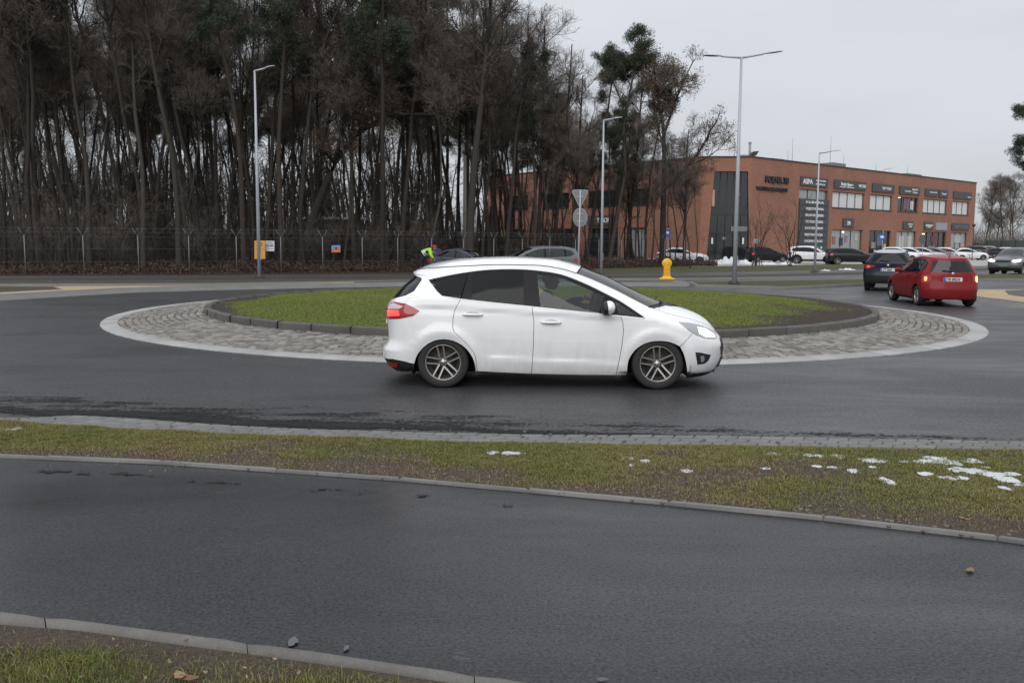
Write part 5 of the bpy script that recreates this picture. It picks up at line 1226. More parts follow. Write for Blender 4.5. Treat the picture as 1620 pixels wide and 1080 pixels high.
band('road_wear', ga, gb, 600, 12, .003, patch_mat('coarse_asphalt', (.010, .010, .010), (.030, .030, .030), .60, .66, 3, 30), attrs={'v': lambda X, Y, v: np.clip(.60 - .5 * np.abs(v - .5), 0, 1)})
# damp dark cracks along the far side of the near path, and pale dust
ca = spline(gp([(-100, 726), (0, 731), (204, 739), (407, 753), (600, 766), (785, 783), (948, 798), (1100, 813)], .03), .1); cb2 = spline(gp([(-100, 748), (0, 753), (204, 762), (407, 778), (600, 792), (785, 810), (948, 826), (1100, 842)], .03), .1)
band('path_wear', ca, cb2, 500, 10, lambda X, Y, v: .0265 + .006 * (fbm(X * .8, Y * .8, 3) - .5), patch_mat('damp_cracks', (.003, .003, .0035), (.010, .010, .011), .70, .80, 2.2, 14, .4), attrs={'v': lambda X, Y, v: np.clip(.60 - .7 * np.abs(v - .5), 0, 1)})

# ------------------------------------------------------------------ snow remnants, puddles, leaves and stones
def blob(c, rx, ry, seed, n=44):
    o = []
    for i in range(n):
        a = 2 * math.pi * i / n; q = .35 + .9 * float(vnoise(np.array(math.cos(a) * 1.4 + seed * 3.1), np.array(math.sin(a) * 1.4 + seed), 4)) + .55 * float(vnoise(np.array(math.cos(a) * 4.5 + seed * 1.7), np.array(math.sin(a) * 4.5 + seed), 8)); o.append((c[0] + rx * q * math.cos(a), c[1] + ry * q * math.sin(a)))
    return o
sn = MB()
for i, (px, py, rx, ry) in enumerate([(18, 679.5, .14, .07), (4, 680, .14, .05), (798, 716, .17, .06), (822, 716.5, .08, .03), (783, 715, .06, .03), (896, 716.5, .11, .04), (992, 726, .09, .05), (1020, 728.5, .05, .03), (1000, 736, .03, .02), (1088, 745, .10, .05), (1108, 721, .08, .03), (1154, 715.5, .05, .03), (1188, 719.5, .07, .02), (1226, 717, .12, .04), (1218, 741, .10, .06), (1262, 718.5, .12, .03),
        (1280, 719.5, .12, .03), (1316, 721, .20, .04), (1335, 724, .10, .04), (1346, 743, .10, .06), (1292, 737, .05, .02), (1316, 739, .05, .03), (1378, 727.5, .22, .05), (1395, 729, .10, .03), (1405, 760, .07, .07), (1435, 730, .12, .05), (1462, 728, .16, .06), (1485, 730, .22, .09), (1478, 724, .16, .05), (1462, 749, .09, .04), (1504, 755, .18, .05), (1528, 727.5, .16, .04), (1532, 743, .20, .06), (1552, 746, .14, .06), (1582, 750, .16, .05), (1590, 758, .14, .07), (1590, 771, .05, .04), (1612, 766, .12, .04), (1600, 749, .10, .03), (1546, 731, .12, .03), (1558, 738, .08, .03), (1380, 738, .05, .02)]):
    rx, ry = rx * .70, ry * .66; c = G(px, py, .04); zz = .03
    nn = 34; gx_, gy_ = np.meshgrid(np.linspace(-1.6, 1.6, nn), np.linspace(-1.6, 1.6, nn), indexing='ij'); Xs, Ys = c[0] + gx_ * rx, c[1] + gy_ * ry * 2.2
    hh_ = 1 - gx_ ** 2 - gy_ ** 2 + 3.4 * (fbm(Xs * 11 + i, Ys * 7, 5, 200 + i) - .5) - .05; Zs = .036 + .009 * np.sqrt(np.clip(hh_, 0, 1.2)) + .008 * (fbm(Xs * 45, Ys * 45, 2, 9) - .5)
    kp = (hh_[:-1, :-1] + hh_[1:, 1:] + hh_[1:, :-1] + hh_[:-1, 1:]) > 0; b0 = len(sn.v); sn.v += [(float(a), float(b2), float(z_)) for a, b2, z_ in zip(Xs.ravel(), Ys.ravel(), Zs.ravel())]
    for a, b2 in zip(*np.nonzero(kp)): q = b0 + a * nn + b2; sn.f.append((q, q + nn, q + nn + 1, q + 1)); sn.sm.append(True)
tag(sn.build('snow', SNOW), kind='stuff')
PUD = mat('puddle', (.02, .021, .023), .03, spec=.9)
pd = MB()
for i, (px, py, rx, ry) in enumerate([(463, 1016, .020, .045), (548, 1026, .010, .022), (952, 1076, .022, .015)]):
    c = G(px, py, .024); P_ = blob(c, rx, ry, i + 30, 30); pd.add([(x, y, .0305) for x, y in P_], [tuple(range(len(P_)))])
tag(pd.build('puddle', PUD), kind='stuff')
LEAFM = foliage('leaf_litter', (0.16, 0.085, 0.045), (0.30, 0.22, 0.14))
def leaf_heap(name, pts, size, m=LEAFM, jz=.01):
    V = []; Fq = []; at = []
    for (x, y, z) in pts:
        s_ = size * random.uniform(.6, 1.4); a = random.uniform(0, 6.28); b0 = len(V); rv = random.random()
        ring = [(1, 0), (.45, .42), (-.25, .5), (-.9, .12), (-.85, -.15), (-.2, -.48), (.4, -.40)]
        for u, w_ in ring: V.append((x + s_ * (u * math.cos(a) - w_ * math.sin(a)), y + s_ * (u * math.sin(a) + w_ * math.cos(a)), z + jz * abs(u) * random.uniform(.2, 1.6))); at.append(rv)
        Fq.append([b0 + i for i in range(7)])
    return tag(link(name, mesh_np(name, V, np.array(Fq), m, attrs={'v': at})), kind='stuff')
pts = []
for (px, py) in [(148, 679), (162, 680), (1522, 819), (1529, 821), (1535, 902), (285, 1068), (300, 1072)]: pts.append(G(px, py, .045 if py < 840 or py > 1050 else .028))
for _ in range(120):
    px = random.uniform(0, 1620); pts.append(G(px, random.uniform(712, 735 + px * .06), .05))
for _ in range(26): pts.append(G(random.uniform(0, 500), random.uniform(1010, 1078), .045))
pts = [p for p in pts]
leaf_heap('fallen_leaves', pts[:7], .035); leaf_heap('fallen_leaves', pts[7:], .012)
# grit and soil spilled beside the kerbs
gt = MB()
for _ in range(260):
    px = random.uniform(-20, 1640); t = random.random()
    if t < .5: py = np.interp(px, [0, 204, 600, 948, 1361, 1620], [724, 731.6, 758, 788.7, 829.5, 860]) - random.uniform(2, 22)
    else: py = np.interp(px, [0, 400, 800, 1620], [672, 692, 704, 712]) - random.uniform(-30, 22)
    c = G(px, py, .035 if t < .5 else .03); s_ = random.uniform(.006, .02)
    ellipsoid(gt, (c[0], c[1], .035), (s_, s_ * .8, s_ * .6), 6, 4)
tag(gt.build('grit', concrete('grit_stone', (.10, .085, .07), (.2, .18, .16))), kind='stuff')

# ------------------------------------------------------------------ far side: islands, verges, paths
slab(gp([(-120, 474), (0, 466.4), (102, 460.7), (204, 455.6), (330, 452.2), (430, 450.3), (640, 446.5), (850, 446), (1000, 447), (1072, 447), (1086, 445), (1072, 443.2), (964, 442.4), (800, 442), (640, 443), (330, 450.3), (122, 451.2), (85, 452), (40, 452), (-120, 455)], .14), .14, Y_mat, K_mat, 'pavement', kw=.45, slope=.42)
b = MB(); b.add([tuple(p) + (.1345,) for p in gp([(560, 447.5), (640, 446.3), (850, 445.8), (1000, 446.6), (1066, 446.6), (1078, 445), (1066, 443.6), (964, 442.8), (800, 442.4), (640, 443.6), (560, 445.2)], .1345)], [tuple(range(11))]); tag(b.build('pavement', A_far), kind='structure')
slab(gp([(-130, 470), (-60, 466), (0, 461.8), (98, 456.8), (84, 453.2), (0, 453.0), (-130, 455)], .15), .15, FARV, K_mat, 'verge', kw=.02, slope=.01, z0=.1)
slab(gp([(-130, 449.5), (0, 449), (330, 448), (640, 443), (800, 441), (964, 440), (1100, 440), (1250, 437.5), (1367, 435), (1500, 431), (1620, 426), (1620, 420), (1367, 426), (1250, 428.5), (1100, 431.5), (964, 432.5), (640, 433.3), (330, 435.8), (0, 436.5), (-130, 437)], .08), .08, FARV, K_mat, 'verge', kw=.12)
pa = gp([(-130, 442.3), (0, 441.5), (330, 441), (640, 438.5), (964, 437.8), (1100, 436.5), (1250, 433.5), (1367, 431), (1500, 427), (1620, 423)], .08); pb_ = gp([(-130, 437), (0, 436.5), (330, 435.8), (640, 433.3), (964, 432.5), (1100, 431.5), (1250, 428.5), (1367, 426), (1500, 422), (1620, 419)], .08)
band('path', np.array(pa), np.array(pb_), 60, 3, .083, A_far)
slab(gp([(1089, 445.5), (1242, 443.3), (1367, 441.2), (1550, 434), (1720, 429), (1720, 441), (1620, 440.8), (1550, 441), (1450, 444.5), (1367, 448), (1280, 452), (1242, 453.5), (1172, 451.5), (1100, 450)], .12), .12, GRASSM, K_mat, 'verge', kw=.15)
slab(gp([(1470, 459), (1500, 457.5), (1550, 457), (1620, 457), (1720, 457), (1720, 489), (1620, 478.5), (1550, 470), (1500, 465), (1475, 462)], .14), .14, Y_mat, K_mat, 'pavement', kw=.22, slope=.42)
slab(gp([(1590, 459.5), (1625, 457.8), (1700, 458), (1700, 470), (1620, 468.5), (1596, 465)], .15), .15, GRASSM, KD_mat, 'verge', kw=.8, slope=.02, z0=.12)
# ground beyond: wood floor, grass in front of the shops, pale slushy car park
b = MB(); b.add([tuple(p) + (.05,) for p in gp([(-900, 437), (0, 436.3), (330, 435.6), (640, 433.1), (1000, 432.2), (1100, 424)], .05)] + [(20, 200, .05), (-150, 240, .05)], [(0, 1, 2, 3, 4, 5, 6, 7)]); tag(b.build('forest_floor', LEAF_FLOOR), kind='structure')
b = MB(); b.add([tuple(p) + (.06,) for p in gp([(905, 432.6), (1100, 431.4), (1250, 428.4), (1367, 425.8), (1367, 417.5), (1250, 419.5), (1100, 421.5), (950, 425)], .06)], [(0, 1, 2, 3, 4, 5, 6, 7)]); tag(b.build('verge', GRASSM), kind='structure')
b = MB(); b.add([tuple(p) + (.02,) for p in gp([(1000, 424), (1100, 421.5), (1250, 419.5), (1320, 418), (1480, 425), (1620, 418), (2100, 414)], .02)] + [(160, 260, .02), (10, 130, .02)], [tuple(range(9))]); tag(b.build('car_park', LOT), kind='structure')

# ------------------------------------------------------------------ trees
BARK1 = bark('bark_dark', (0.030, 0.027, 0.024), (0.064, 0.057, 0.051)); BARK2 = bark('bark_grey', (0.038, 0.034, 0.029), (0.072, 0.064, 0.054))
BARKP = bark('pine_bark', (0.035, 0.030, 0.026), (0.070, 0.057, 0.048)); TWIG = bark('twigs', (0.125, 0.106, 0.090), (0.195, 0.168, 0.145))
NEEDLE = foliage('pine_needles', (0.035, 0.046, 0.032), (0.090, 0.108, 0.070)); OAKLEAF = foliage('withered_leaves', (0.085, 0.055, 0.040), (0.155, 0.10, 0.07))
def norm(a): return a / (np.linalg.norm(a, axis=-1, keepdims=True) + 1e-9)
def tubes(Pt, Rd, sides):
    """Pt (N,P,3), Rd (N,P) -> vertices, quads"""
    N_, K = Pt.shape[:2]; T_ = norm(np.gradient(Pt, axis=1)); ref = np.where(np.abs(T_[..., 2:3]) > .9, np.array([1., 0, 0]), np.array([0, 0, 1.]))
    U = norm(np.cross(T_, ref)); W = np.cross(T_, U); a = 2 * np.pi * np.arange(sides) / sides
    V = Pt[:, :, None] + Rd[:, :, None, None] * (U[:, :, None] * np.cos(a)[None, None, :, None] + W[:, :, None] * np.sin(a)[None, None, :, None])
    b0 = (np.arange(N_) * K * sides)[:, None, None] + (np.arange(K - 1) * sides)[None, :, None]; k = np.arange(sides)[None, None]
    k2 = (k + 1) % sides; Fq = np.stack([b0 + k, b0 + k2, b0 + sides + k2, b0 + sides + k], -1).reshape(-1, 4); return V.reshape(-1, 3), Fq
def grow_from(Pt, Rd, K, lo, hi, ang, length, rf, seg, wob, g, upb=.15):
    """children of every polyline, vectorised"""
    N_, n = Pt.shape[:2]; t = g.uniform(lo, hi, (N_, K)) * (n - 1.001); i = t.astype(int); f = (t - i)[..., None]; r_ = np.arange(N_)[:, None]
    p = Pt[r_, i] * (1 - f) + Pt[r_, i + 1] * f; d = norm(Pt[r_, i + 1] - Pt[r_, i]); rad = Rd[r_, i] * rf
    rnd = norm(g.normal(size=(N_, K, 3))); side = norm(np.cross(d, rnd)); a = np.radians(g.uniform(ang[0], ang[1], (N_, K, 1)))
    dr = norm(d * np.cos(a) + side * np.sin(a) + np.array([0, 0, upb])); L_ = length * g.uniform(.55, 1.2, (N_, K, 1)) * (1.15 - .6 * (t / (n - 1))[..., None])
    pts = [p]; cur = dr
    for s_ in range(seg):
        cur = norm(cur + g.normal(size=(N_, K, 3)) * wob + np.array([0, 0, upb * .35])); pts.append(pts[-1] + cur * L_ / seg)
    Q = np.stack(pts, 2).reshape(N_ * K, seg + 1, 3); tt = np.linspace(1, .25, seg + 1)[None]
    return Q, rad.reshape(-1, 1) * tt
def add_all(L_): 
    V = []; Fq = []; o = 0
    for v, f in L_: V.append(v); Fq.append(f + o); o += len(v)
    return np.concatenate(V), np.concatenate(Fq)
def trunk_line(H, g, lean=0.0, seg=12, wob=.05, az=None):
    az = g.uniform(0, 6.28) if az is None else az; p = np.zeros(3); P_ = [p]; d = np.array([math.cos(az) * lean, math.sin(az) * lean, 1.0])
    for i in range(seg):
        d = d + np.append(g.normal(size=2) * wob, 0); d[:2] *= .96; P_.append(P_[-1] + d / np.linalg.norm(d) * H / seg)
    return np.array(P_)[None]
def bare_tree(seed, H=17., r0=.20, cs=.42, nl=13, ll=.26, wob=.05, lean=.04, leaves=0, dense_=1.0, line=None, bk=None, extra=None, twl=.8):
    g = np.random.default_rng(seed); T0 = trunk_line(H, g, lean, wob=wob) if line is None else np.array(line, float)[None]
    n = T0.shape[1]; R0 = (r0 * np.linspace(1, .22, n) ** .9)[None]; R0[0, 0] *= 1.25
    if extra is not None:
        wood = [tubes(T0, R0, 8)]; ex = [np.array(e_, float)[None] for e_, _ in extra]
    L1, r1 = grow_from(T0, R0, nl, cs, .98, (28, 68), H * ll, .55, 7, .17, g, .22)
    r1 = np.maximum(r1, .02)
    if extra is not None:
        for e_, rr_ in extra:
            E_ = resample(np.array(e_, float), 8)[None]; L1 = np.concatenate([L1, E_]); r1 = np.concatenate([r1, (rr_ * np.linspace(1, .3, 8))[None]])
    L2, r2 = grow_from(L1, r1, int(7 * dense_), .2, .98, (25, 60), H * .105, .55, 5, .22, g, .12); r2 = np.clip(r2, .010, .06)
    stubs, rs = grow_from(T0, R0, 8, .15, cs + .1, (50, 85), H * .07, .22, 4, .3, g, .0); rs = np.clip(rs, .008, .025)
    L3, r3 = grow_from(np.concatenate([L2, stubs]), np.concatenate([np.pad(r2, ((0, 0), (0, 0))), np.pad(rs, ((0, 0), (0, 1)), mode='edge')]) if False else r2, 1, 0, 1, (1, 2), 1, 1, 2, .1, g) if False else grow_from(L2, r2, int(7 * dense_), .1, .98, (22, 60), twl * 1.25, .6, 4, .25, g, .08)
    r3 = np.clip(r3, .006, .014)
    L4, r4 = grow_from(L3, r3, int(6 * dense_), .1, .98, (20, 55), twl * .6, .7, 2, .25, g, .06); r4 = np.clip(r4, .0045, .008)
    S3, s3 = grow_from(stubs, rs, 4, .2, .98, (25, 60), .8, .6, 3, .3, g, .0); s3 = np.clip(s3, .005, .01)
    wv, wf = add_all([tubes(T0, R0, 9), tubes(L1, r1, 6), tubes(L2, r2, 4)] + [tubes(stubs, rs, 4)])
    cv, cf = add_all([tubes(L3, r3, 3), tubes(L4, r4, 3), tubes(S3, s3, 3)])
    tm = mesh_np('trunk', wv, wf, bk or BARK1, smooth=True); cmx = mesh_np('crown', cv, cf, TWIG)
    lm = None
    if leaves: lm = leaf_mesh(L4[g.choice(len(L4), min(leaves, len(L4)), False)][:, -1], g, .06, OAKLEAF, 3, 'withered_leaves')
    return tm, cmx, lm
def leaf_mesh(C, g, size, m, per, name):
    n = len(C) * per; c = np.repeat(C, per, 0) + g.normal(size=(n, 3)) * size * 1.6; u = norm(g.normal(size=(n, 3))); w_ = norm(np.cross(u, norm(g.normal(size=(n, 3))))); s_ = size * g.uniform(.6, 1.3, (n, 1))
    V = np.stack([c + u * s_, c + w_ * s_ * .6, c - u * s_, c - w_ * s_ * .6], 1).reshape(-1, 3); i = np.arange(n)[:, None] * 4 + np.arange(4)[None]
    return mesh_np(name, V, i, m, attrs={'v': np.repeat(g.uniform(0, 1, n), 4)})
def needles(C, g, rad, per, m=NEEDLE, ln=.16, wd=.016):
    """tufts: needles spread round every clump centre"""
    n = len(C) * per; d = norm(g.normal(size=(n, 3)) + np.array([0, 0, .25])); ctr = np.repeat(C, per, 0); o = ctr + d * rad * g.uniform(.15, 1.0, (n, 1)) ** .6; nd = norm(d + g.normal(size=(n, 3)) * .5)
    w_ = norm(np.cross(nd, norm(g.normal(size=(n, 3))))) * wd; L_ = ln * g.uniform(.6, 1.2, (n, 1)); V = np.stack([o - w_, o + w_, o + nd * L_ + w_ * .2, o + nd * L_ - w_ * .2], 1).reshape(-1, 3)
    return mesh_np('crown', V, np.arange(n)[:, None] * 4 + np.arange(4)[None], m, attrs={'v': np.repeat(np.clip(np.repeat(g.uniform(0, .8, len(C)), per) + g.normal(0, .15, n), 0, 1), 4)})
def pine_tree(seed, H=18., r0=.16, cs=.62, nl=20, ll=.16, lean=.03, line=None, per=70, clump=.27, extra=None, cd_=1.0):
    g = np.random.default_rng(seed); T0 = trunk_line(H, g, lean, wob=.04) if line is None else np.array(line, float)[None]; n = T0.shape[1]; R0 = (r0 * np.linspace(1, .25, n))[None]
    L1, r1 = grow_from(T0, R0, nl, cs, .99, (50, 88), H * ll, .42, 6, .2, g, .10); r1 = np.clip(r1, .02, .08)
    if extra is not None:
        for e_, rr_ in extra:
            E_ = resample(np.array(e_, float), 7)[None]; L1 = np.concatenate([L1, E_]); r1 = np.concatenate([r1, (rr_ * np.linspace(1, .3, 7))[None]])
    L2, r2 = grow_from(L1, r1, int(11 * cd_), .25, 1.0, (25, 65), H * .055, .6, 4, .25, g, .15); r2 = np.clip(r2, .01, .03)
    dead, rd_ = grow_from(T0, R0, 14, .2, cs, (60, 95), H * .07, .2, 4, .3, g, -.05); rd_ = np.clip(rd_, .008, .02)
    C = np.concatenate([L2[:, -1], L2[:, 2], L1[:, -1], L1[:, 4]]); keep = g.uniform(size=len(C)) > .25
    wv, wf = add_all([tubes(T0, R0, 9), tubes(L1, r1, 5), tubes(L2, r2, 3), tubes(dead, rd_, 3)])
    return mesh_np('trunk', wv, wf, BARKP, smooth=True), needles(C[keep], g, clump, per), None
def shrub(seed, H=4., stems=9, spread=.25, m=None, twl=.5):
    g = np.random.default_rng(seed); P_ = []
    for _ in range(stems): P_.append(trunk_line(H * g.uniform(.6, 1.05), g, g.uniform(.05, spread * 2), seg=8, wob=.12)[0] + np.append(g.normal(size=2) * .15, 0))
    T0 = np.array(P_); R0 = np.repeat((.028 * np.linspace(1, .2, 9))[None], stems, 0); L2, r2 = grow_from(T0, R0, 8, .25, .98, (20, 50), H * .28, .6, 4, .2, g, .15); r2 = np.clip(r2, .005, .02)
    L3, r3 = grow_from(L2, r2, 6, .15, .98, (20, 50), twl, .6, 3, .25, g, .1); r3 = np.clip(r3, .0035, .007)
    wv, wf = add_all([tubes(T0, R0, 5), tubes(L2, r2, 4)]); cv, cf = tubes(L3, r3, 3)
    return mesh_np('stem', wv, wf, m or BARK1, smooth=True), mesh_np('crown', cv, cf, TWIG), None
def plant(name, meshes, loc, rz, sc_, label, cat='tree', group=None, part='trunk'):
    r_ = empty(name, loc, rz); r_.scale = (sc_, sc_, sc_) if not hasattr(sc_, '__len__') else sc_; tag(r_, label, cat, group)
    link(part, meshes[0], r_); link('crown', meshes[1], r_)
    if meshes[2]: link('withered_leaves', meshes[2], r_)
    return r_
BV = [bare_tree(100 + i, H=h, r0=r_, cs=cs, nl=nl, leaves=lv, dense_=dn, wob=wb2, bk=bk) for i, (h, r_, cs, nl, lv, dn, wb2, bk) in enumerate([
    (18, .15, .56, 14, 0, 1.02, .045, BARK1), (17, .11, .58, 12, 0, 1.02, .06, BARK2), (19, .14, .58, 13, 0, 1.1, .05, BARK1), (16, .085, .52, 12, 0, 1.1, .07, BARK1), (18, .14, .52, 14, 900, 1.1, .08, BARK1)])]
FV = [bare_tree(150 + i, H=15, r0=.17, cs=.22, nl=17, ll=.36, dense_=1.25, wob=.06, bk=BARK2, twl=1.0) for i in range(2)]
PV = [pine_tree(200 + i, H=h, cs=cs, nl=nl, ll=.15) for i, (h, cs, nl) in enumerate([(19, .60, 24), (17, .62, 20), (20, .55, 26)])]
SV = [shrub(300, 4.5, 8), shrub(301, 3.2, 10), shrub(302, 6.0, 7)]
FX = [-60, 41, 133.5, 220, 300, 375, 445, 511, 573.5, 629.6, 683, 733, 781, 826, 869, 910, 947, 982, 1018, 1051, 1082, 1113]
FY = np.interp(FX, [-60, 41, 300, 630, 781, 982, 1113], [436.2, 435, 433.8, 431, 428, 424, 420.5])
FP = [G(x, y, .06) for x, y in zip(FX, FY)]
fx_, fy_ = [p[0] for p in FP], [p[1] for p in FP]
def fence_y(x): return float(np.interp(x, [-80] + fx_ + [40], [fy_[0] - 6] + fy_ + [fy_[-1] + 10]))
def seen_col(X, Y): # column of the picture in which a spot stands: only used to word its label
    v = Vector((X, Y, -HC)); return 810 + F * v.dot(rt) / v.dot(fw)
ordn = ['1st', 'second', 'third', 'fourth', 'fifth', 'sixth', 'seventh', 'eighth', 'ninth', 'tenth', 'eleventh', 'twelfth', 'thirteenth', 'fourteenth', 'fifteenth', 'sixteenth', 'seventeenth', 'eighteenth', 'nineteenth', 'twentieth', 'twenty-first', 'last']
def place_words(X, Y):
    c_ = seen_col(X, Y); k = sum(1 for x in FX if x < c_); d = Y - fence_y(X)
    row = 'just behind' if d < 5 else 'some metres behind' if d < 12 else 'mid-wood behind' if d < 24 else 'deep behind' if d < 40 else 'far behind'
    if not 0 < k < 22: return row + (' the left' if k <= 0 else ' the right') + ' end of the fence'
    return row + f' fence posts {k} and {k + 1} from the left'
used_pts = []
def free(X, Y, d): return all((X - a) ** 2 + (Y - b2) ** 2 > d * d for a, b2 in used_pts)
n_t = 0; tries = 0
rt_ = random.Random(11)
while n_t < 225 and tries < 6000:
    tries += 1; Y = rt_.uniform(47, 108); c_ = rt_.uniform(-60, 1010); X = (c_ - 810) / F * Y
    d = Y - fence_y(X)
    lim = 60 if c_ < 640 else 60 - (c_ - 640) / 370 * 38
    if d < 1.2 or d > lim: continue
    if not free(X, Y, 1.3 if d < 20 else 1.8): continue
    if c_ > 880 and rt_.random() < .45: continue
    used_pts.append((X, Y)); n_t += 1; pine = rt_.random() < (.14 if c_ < 500 else .28)
    if c_ > 900: pine = rt_.random() < .2
    if pine: vs_, bh = PV, [19, 17, 20]
    else: vs_, bh = BV, [18, 17, 19, 15, 18]
    k = rt_.randrange(len(vs_))
    if k == 4 and not 480 < c_ < 780: k = 0
    hmax = 1.08 if c_ < 780 else np.interp(c_, [760, 850, 920, 1010], [1.0, .86, .72, .66])
    s_ = rt_.uniform(.86, 1.0) * hmax
    if pine: plant('pine_tree', vs_[k], (X, Y, 0), rt_.uniform(0, 6.28), s_, 'dark green pine ' + place_words(X, Y), group='pines in the wood')
    else: plant('bare_tree', vs_[k], (X, Y, 0), rt_.uniform(0, 6.28), (s_, s_, s_), ('brown-leaved oak ' if k == 4 else 'slim bare tree ' if k == 3 else 'pale-barked bare tree ' if k == 1 else 'dark bare tree ') + place_words(X, Y), group='bare trees in the wood')
# the trees one can tell apart
def L3d(pts, Y0, dY=0.0, base=None):
    o = [at_depth(px, py, Y0 + dY * i) for i, (px, py) in enumerate(pts)]
    return np.array(o)
def hero(name, fn, label, base_px, Y, **kw):
    base = np.array([X_at(base_px, Y), Y, 0.0])
    if 'line' in kw: kw['line'] = resample(kw['line'] - base, 13)
    if kw.get('extra'): kw['extra'] = [(e_ - base, r_) for e_, r_ in kw['extra']]
    return plant(name, fn(**kw), tuple(base), 0, 1, label)
hero('oak_tree', bare_tree, 'big dark tree leaning right, with a long level limb, behind the fence notices', 474, 58, seed=501, H=16, r0=.36, cs=.62, nl=9, ll=.22, dense_=1.1, leaves=2500,
     line=L3d([(474, 434), (484, 385), (500, 330), (528, 260), (565, 210), (600, 190)], 58), extra=[(L3d([(560, 213), (620, 180), (680, 182), (735, 172), (775, 160)], 58), .17), (L3d([(575, 200), (580, 150), (585, 80), (600, 0), (610, -60)], 58), .2), (L3d([(530, 255), (545, 190), (560, 120), (575, 40), (570, -40)], 58), .14)])
hero('oak_tree', bare_tree, 'tall dark pine-topped trunk at the right end of the dense wood', 742, 57, seed=502, H=19, r0=.28, cs=.5, nl=14, dense_=1.1, line=L3d([(742, 430), (745, 330), (752, 240), (765, 130), (775, 20), (780, -60)], 57))
hero('pine_tree', pine_tree, 'tall leaning pine with a dark tufted crown, left of the forked oak', 965, 67, seed=503, H=17, r0=.17, cs=.80, nl=13, ll=.13, per=60, clump=.24,
     line=L3d([(962, 424), (975, 350), (990, 270), (985, 200), (1000, 130), (1012, 60)], 67), extra=[(L3d([(985, 165), (968, 125), (955, 98), (948, 92)], 67), .07), (L3d([(1000, 140), (985, 110), (972, 95)], 67), .06), (L3d([(992, 180), (990, 165), (998, 150), (1012, 140)], 67), .05), (L3d([(1000, 150), (990, 170), (985, 185)], 67), .05)])
hero('pine_tree', pine_tree, 'thin straight pine between the yield sign and the tall leaning pine', 935, 69, seed=504, H=15, r0=.15, cs=.72, nl=18, ll=.14, per=80, line=L3d([(925, 424), (940, 330), (955, 230), (965, 150), (975, 90)], 69))
hero('oak_tree', bare_tree, 'forked oak with a low limb arching right over the shop wall', 1049, 68, seed=505, H=15, r0=.26, cs=.60, nl=12, ll=.20, leaves=2200, dense_=1.15,
     line=L3d([(1048, 426), (1049, 350), (1051, 270), (1050, 200), (1040, 150), (1035, 110)], 68), extra=[(L3d([(1050, 300), (1068, 285), (1088, 262), (1110, 235), (1125, 205), (1135, 190)], 68), .15), (L3d([(1088, 262), (1118, 250), (1142, 232), (1150, 222)], 68), .06), (L3d([(1050, 215), (1065, 170), (1080, 130), (1098, 95)], 68), .12), (L3d([(1046, 180), (1075, 140), (1100, 132)], 68), .08), (L3d([(1110, 235), (1120, 212), (1138, 210), (1150, 208)], 68), .05)])
hero('pine_tree', pine_tree, 'pine tufts mixed into the crown of the forked oak', 1040, 70, seed=506, H=14, r0=.12, cs=.74, nl=9, ll=.13, per=80, line=L3d([(1020, 424), (1022, 350), (1030, 270), (1045, 190), (1055, 140), (1062, 118)], 70), extra=[(L3d([(1050, 150), (1075, 132), (1098, 128)], 70), .05)])
for i, (x0, x1, ty, Y, lb) in enumerate([(905, 922, 120, 66, 'thin bare tree right beside the yield sign'), (990, 1018, 110, 72, 'slender bare tree in front of the wide shop window'), (1000, 985, 150, 75, 'bare tree with twisted top before the side of the brick building'), (1082, 1090, 205, 74, 'small bare tree close to the right end of the fence'), (872, 905, 70, 64, 'tall dark bare tree behind the estate car'), (850, 862, 40, 63, 'dark straight tree above the white car roof')]):
    ztop = at_depth(x1, ty, Y)[2]
    hero('bare_tree', bare_tree, lb, x0, Y, seed=520 + i, H=ztop, r0=.15, cs=.38, nl=14, ll=.2, dense_=1.0, line=L3d([(x0, 425), (x0 + (x1 - x0) * .3, 330), (x0 + (x1 - x0) * .7, 220), (x1, ty)], Y))
rv_ = random.Random(5)
for i in range(30):
    c0_ = 775 + i * 11.2 + rv_.uniform(-5, 5); Yv = rv_.uniform(62, 80); zt_ = rv_.uniform(7, 11.5)
    plant('young_tree', BV[(3, 1, 3, 0)[i % 4]], (X_at(c0_, Yv), Yv, 0), rv_.uniform(0, 6), (zt_ / 16, zt_ / 16, zt_ / 16), 'thin young tree before the brick left wing, ' + place_words(X_at(c0_, Yv), Yv).replace(' from the left', '').replace('mid-wood ', '').replace('some metres ', ''), group='thin trees before the brick building')
# right edge pine and the far trees by the car park
hero('pine_tree', pine_tree, 'pine reaching into the picture at its right edge', 1662, 70, seed=530, H=13, r0=.2, cs=.42, nl=20, ll=.24, per=110, clump=.30, line=L3d([(1662, 415), (1660, 330), (1652, 240), (1645, 165)], 70))
for i, (c_, Z_, hh) in enumerate([(1556, 172, 13.2), (1572, 180, 13.5), (1588, 168, 13), (1604, 176, 14), (1620, 170, 14.5), (1640, 178, 14), (1660, 170, 14), (1564, 200, 13.5), (1596, 205, 14.5), (1632, 200, 15)]):
    plant('bare_tree', FV[i % 2], (X_at(c_, Z_), Z_, 0), i * 1.3, (hh / 15, hh / 15, hh / 15), 'bare rounded tree far behind the car park, ' + ['right beside the brick building', 'second from the brick building', 'third from the brick building', 'fourth from the brick building', 'above the grey oncoming off-roader', 'at the right edge', 'at the right edge', 'in the back row, nearest the brick building', 'in the back row, middle', 'in the back row, at the right edge'][i], group='trees beyond the car park')
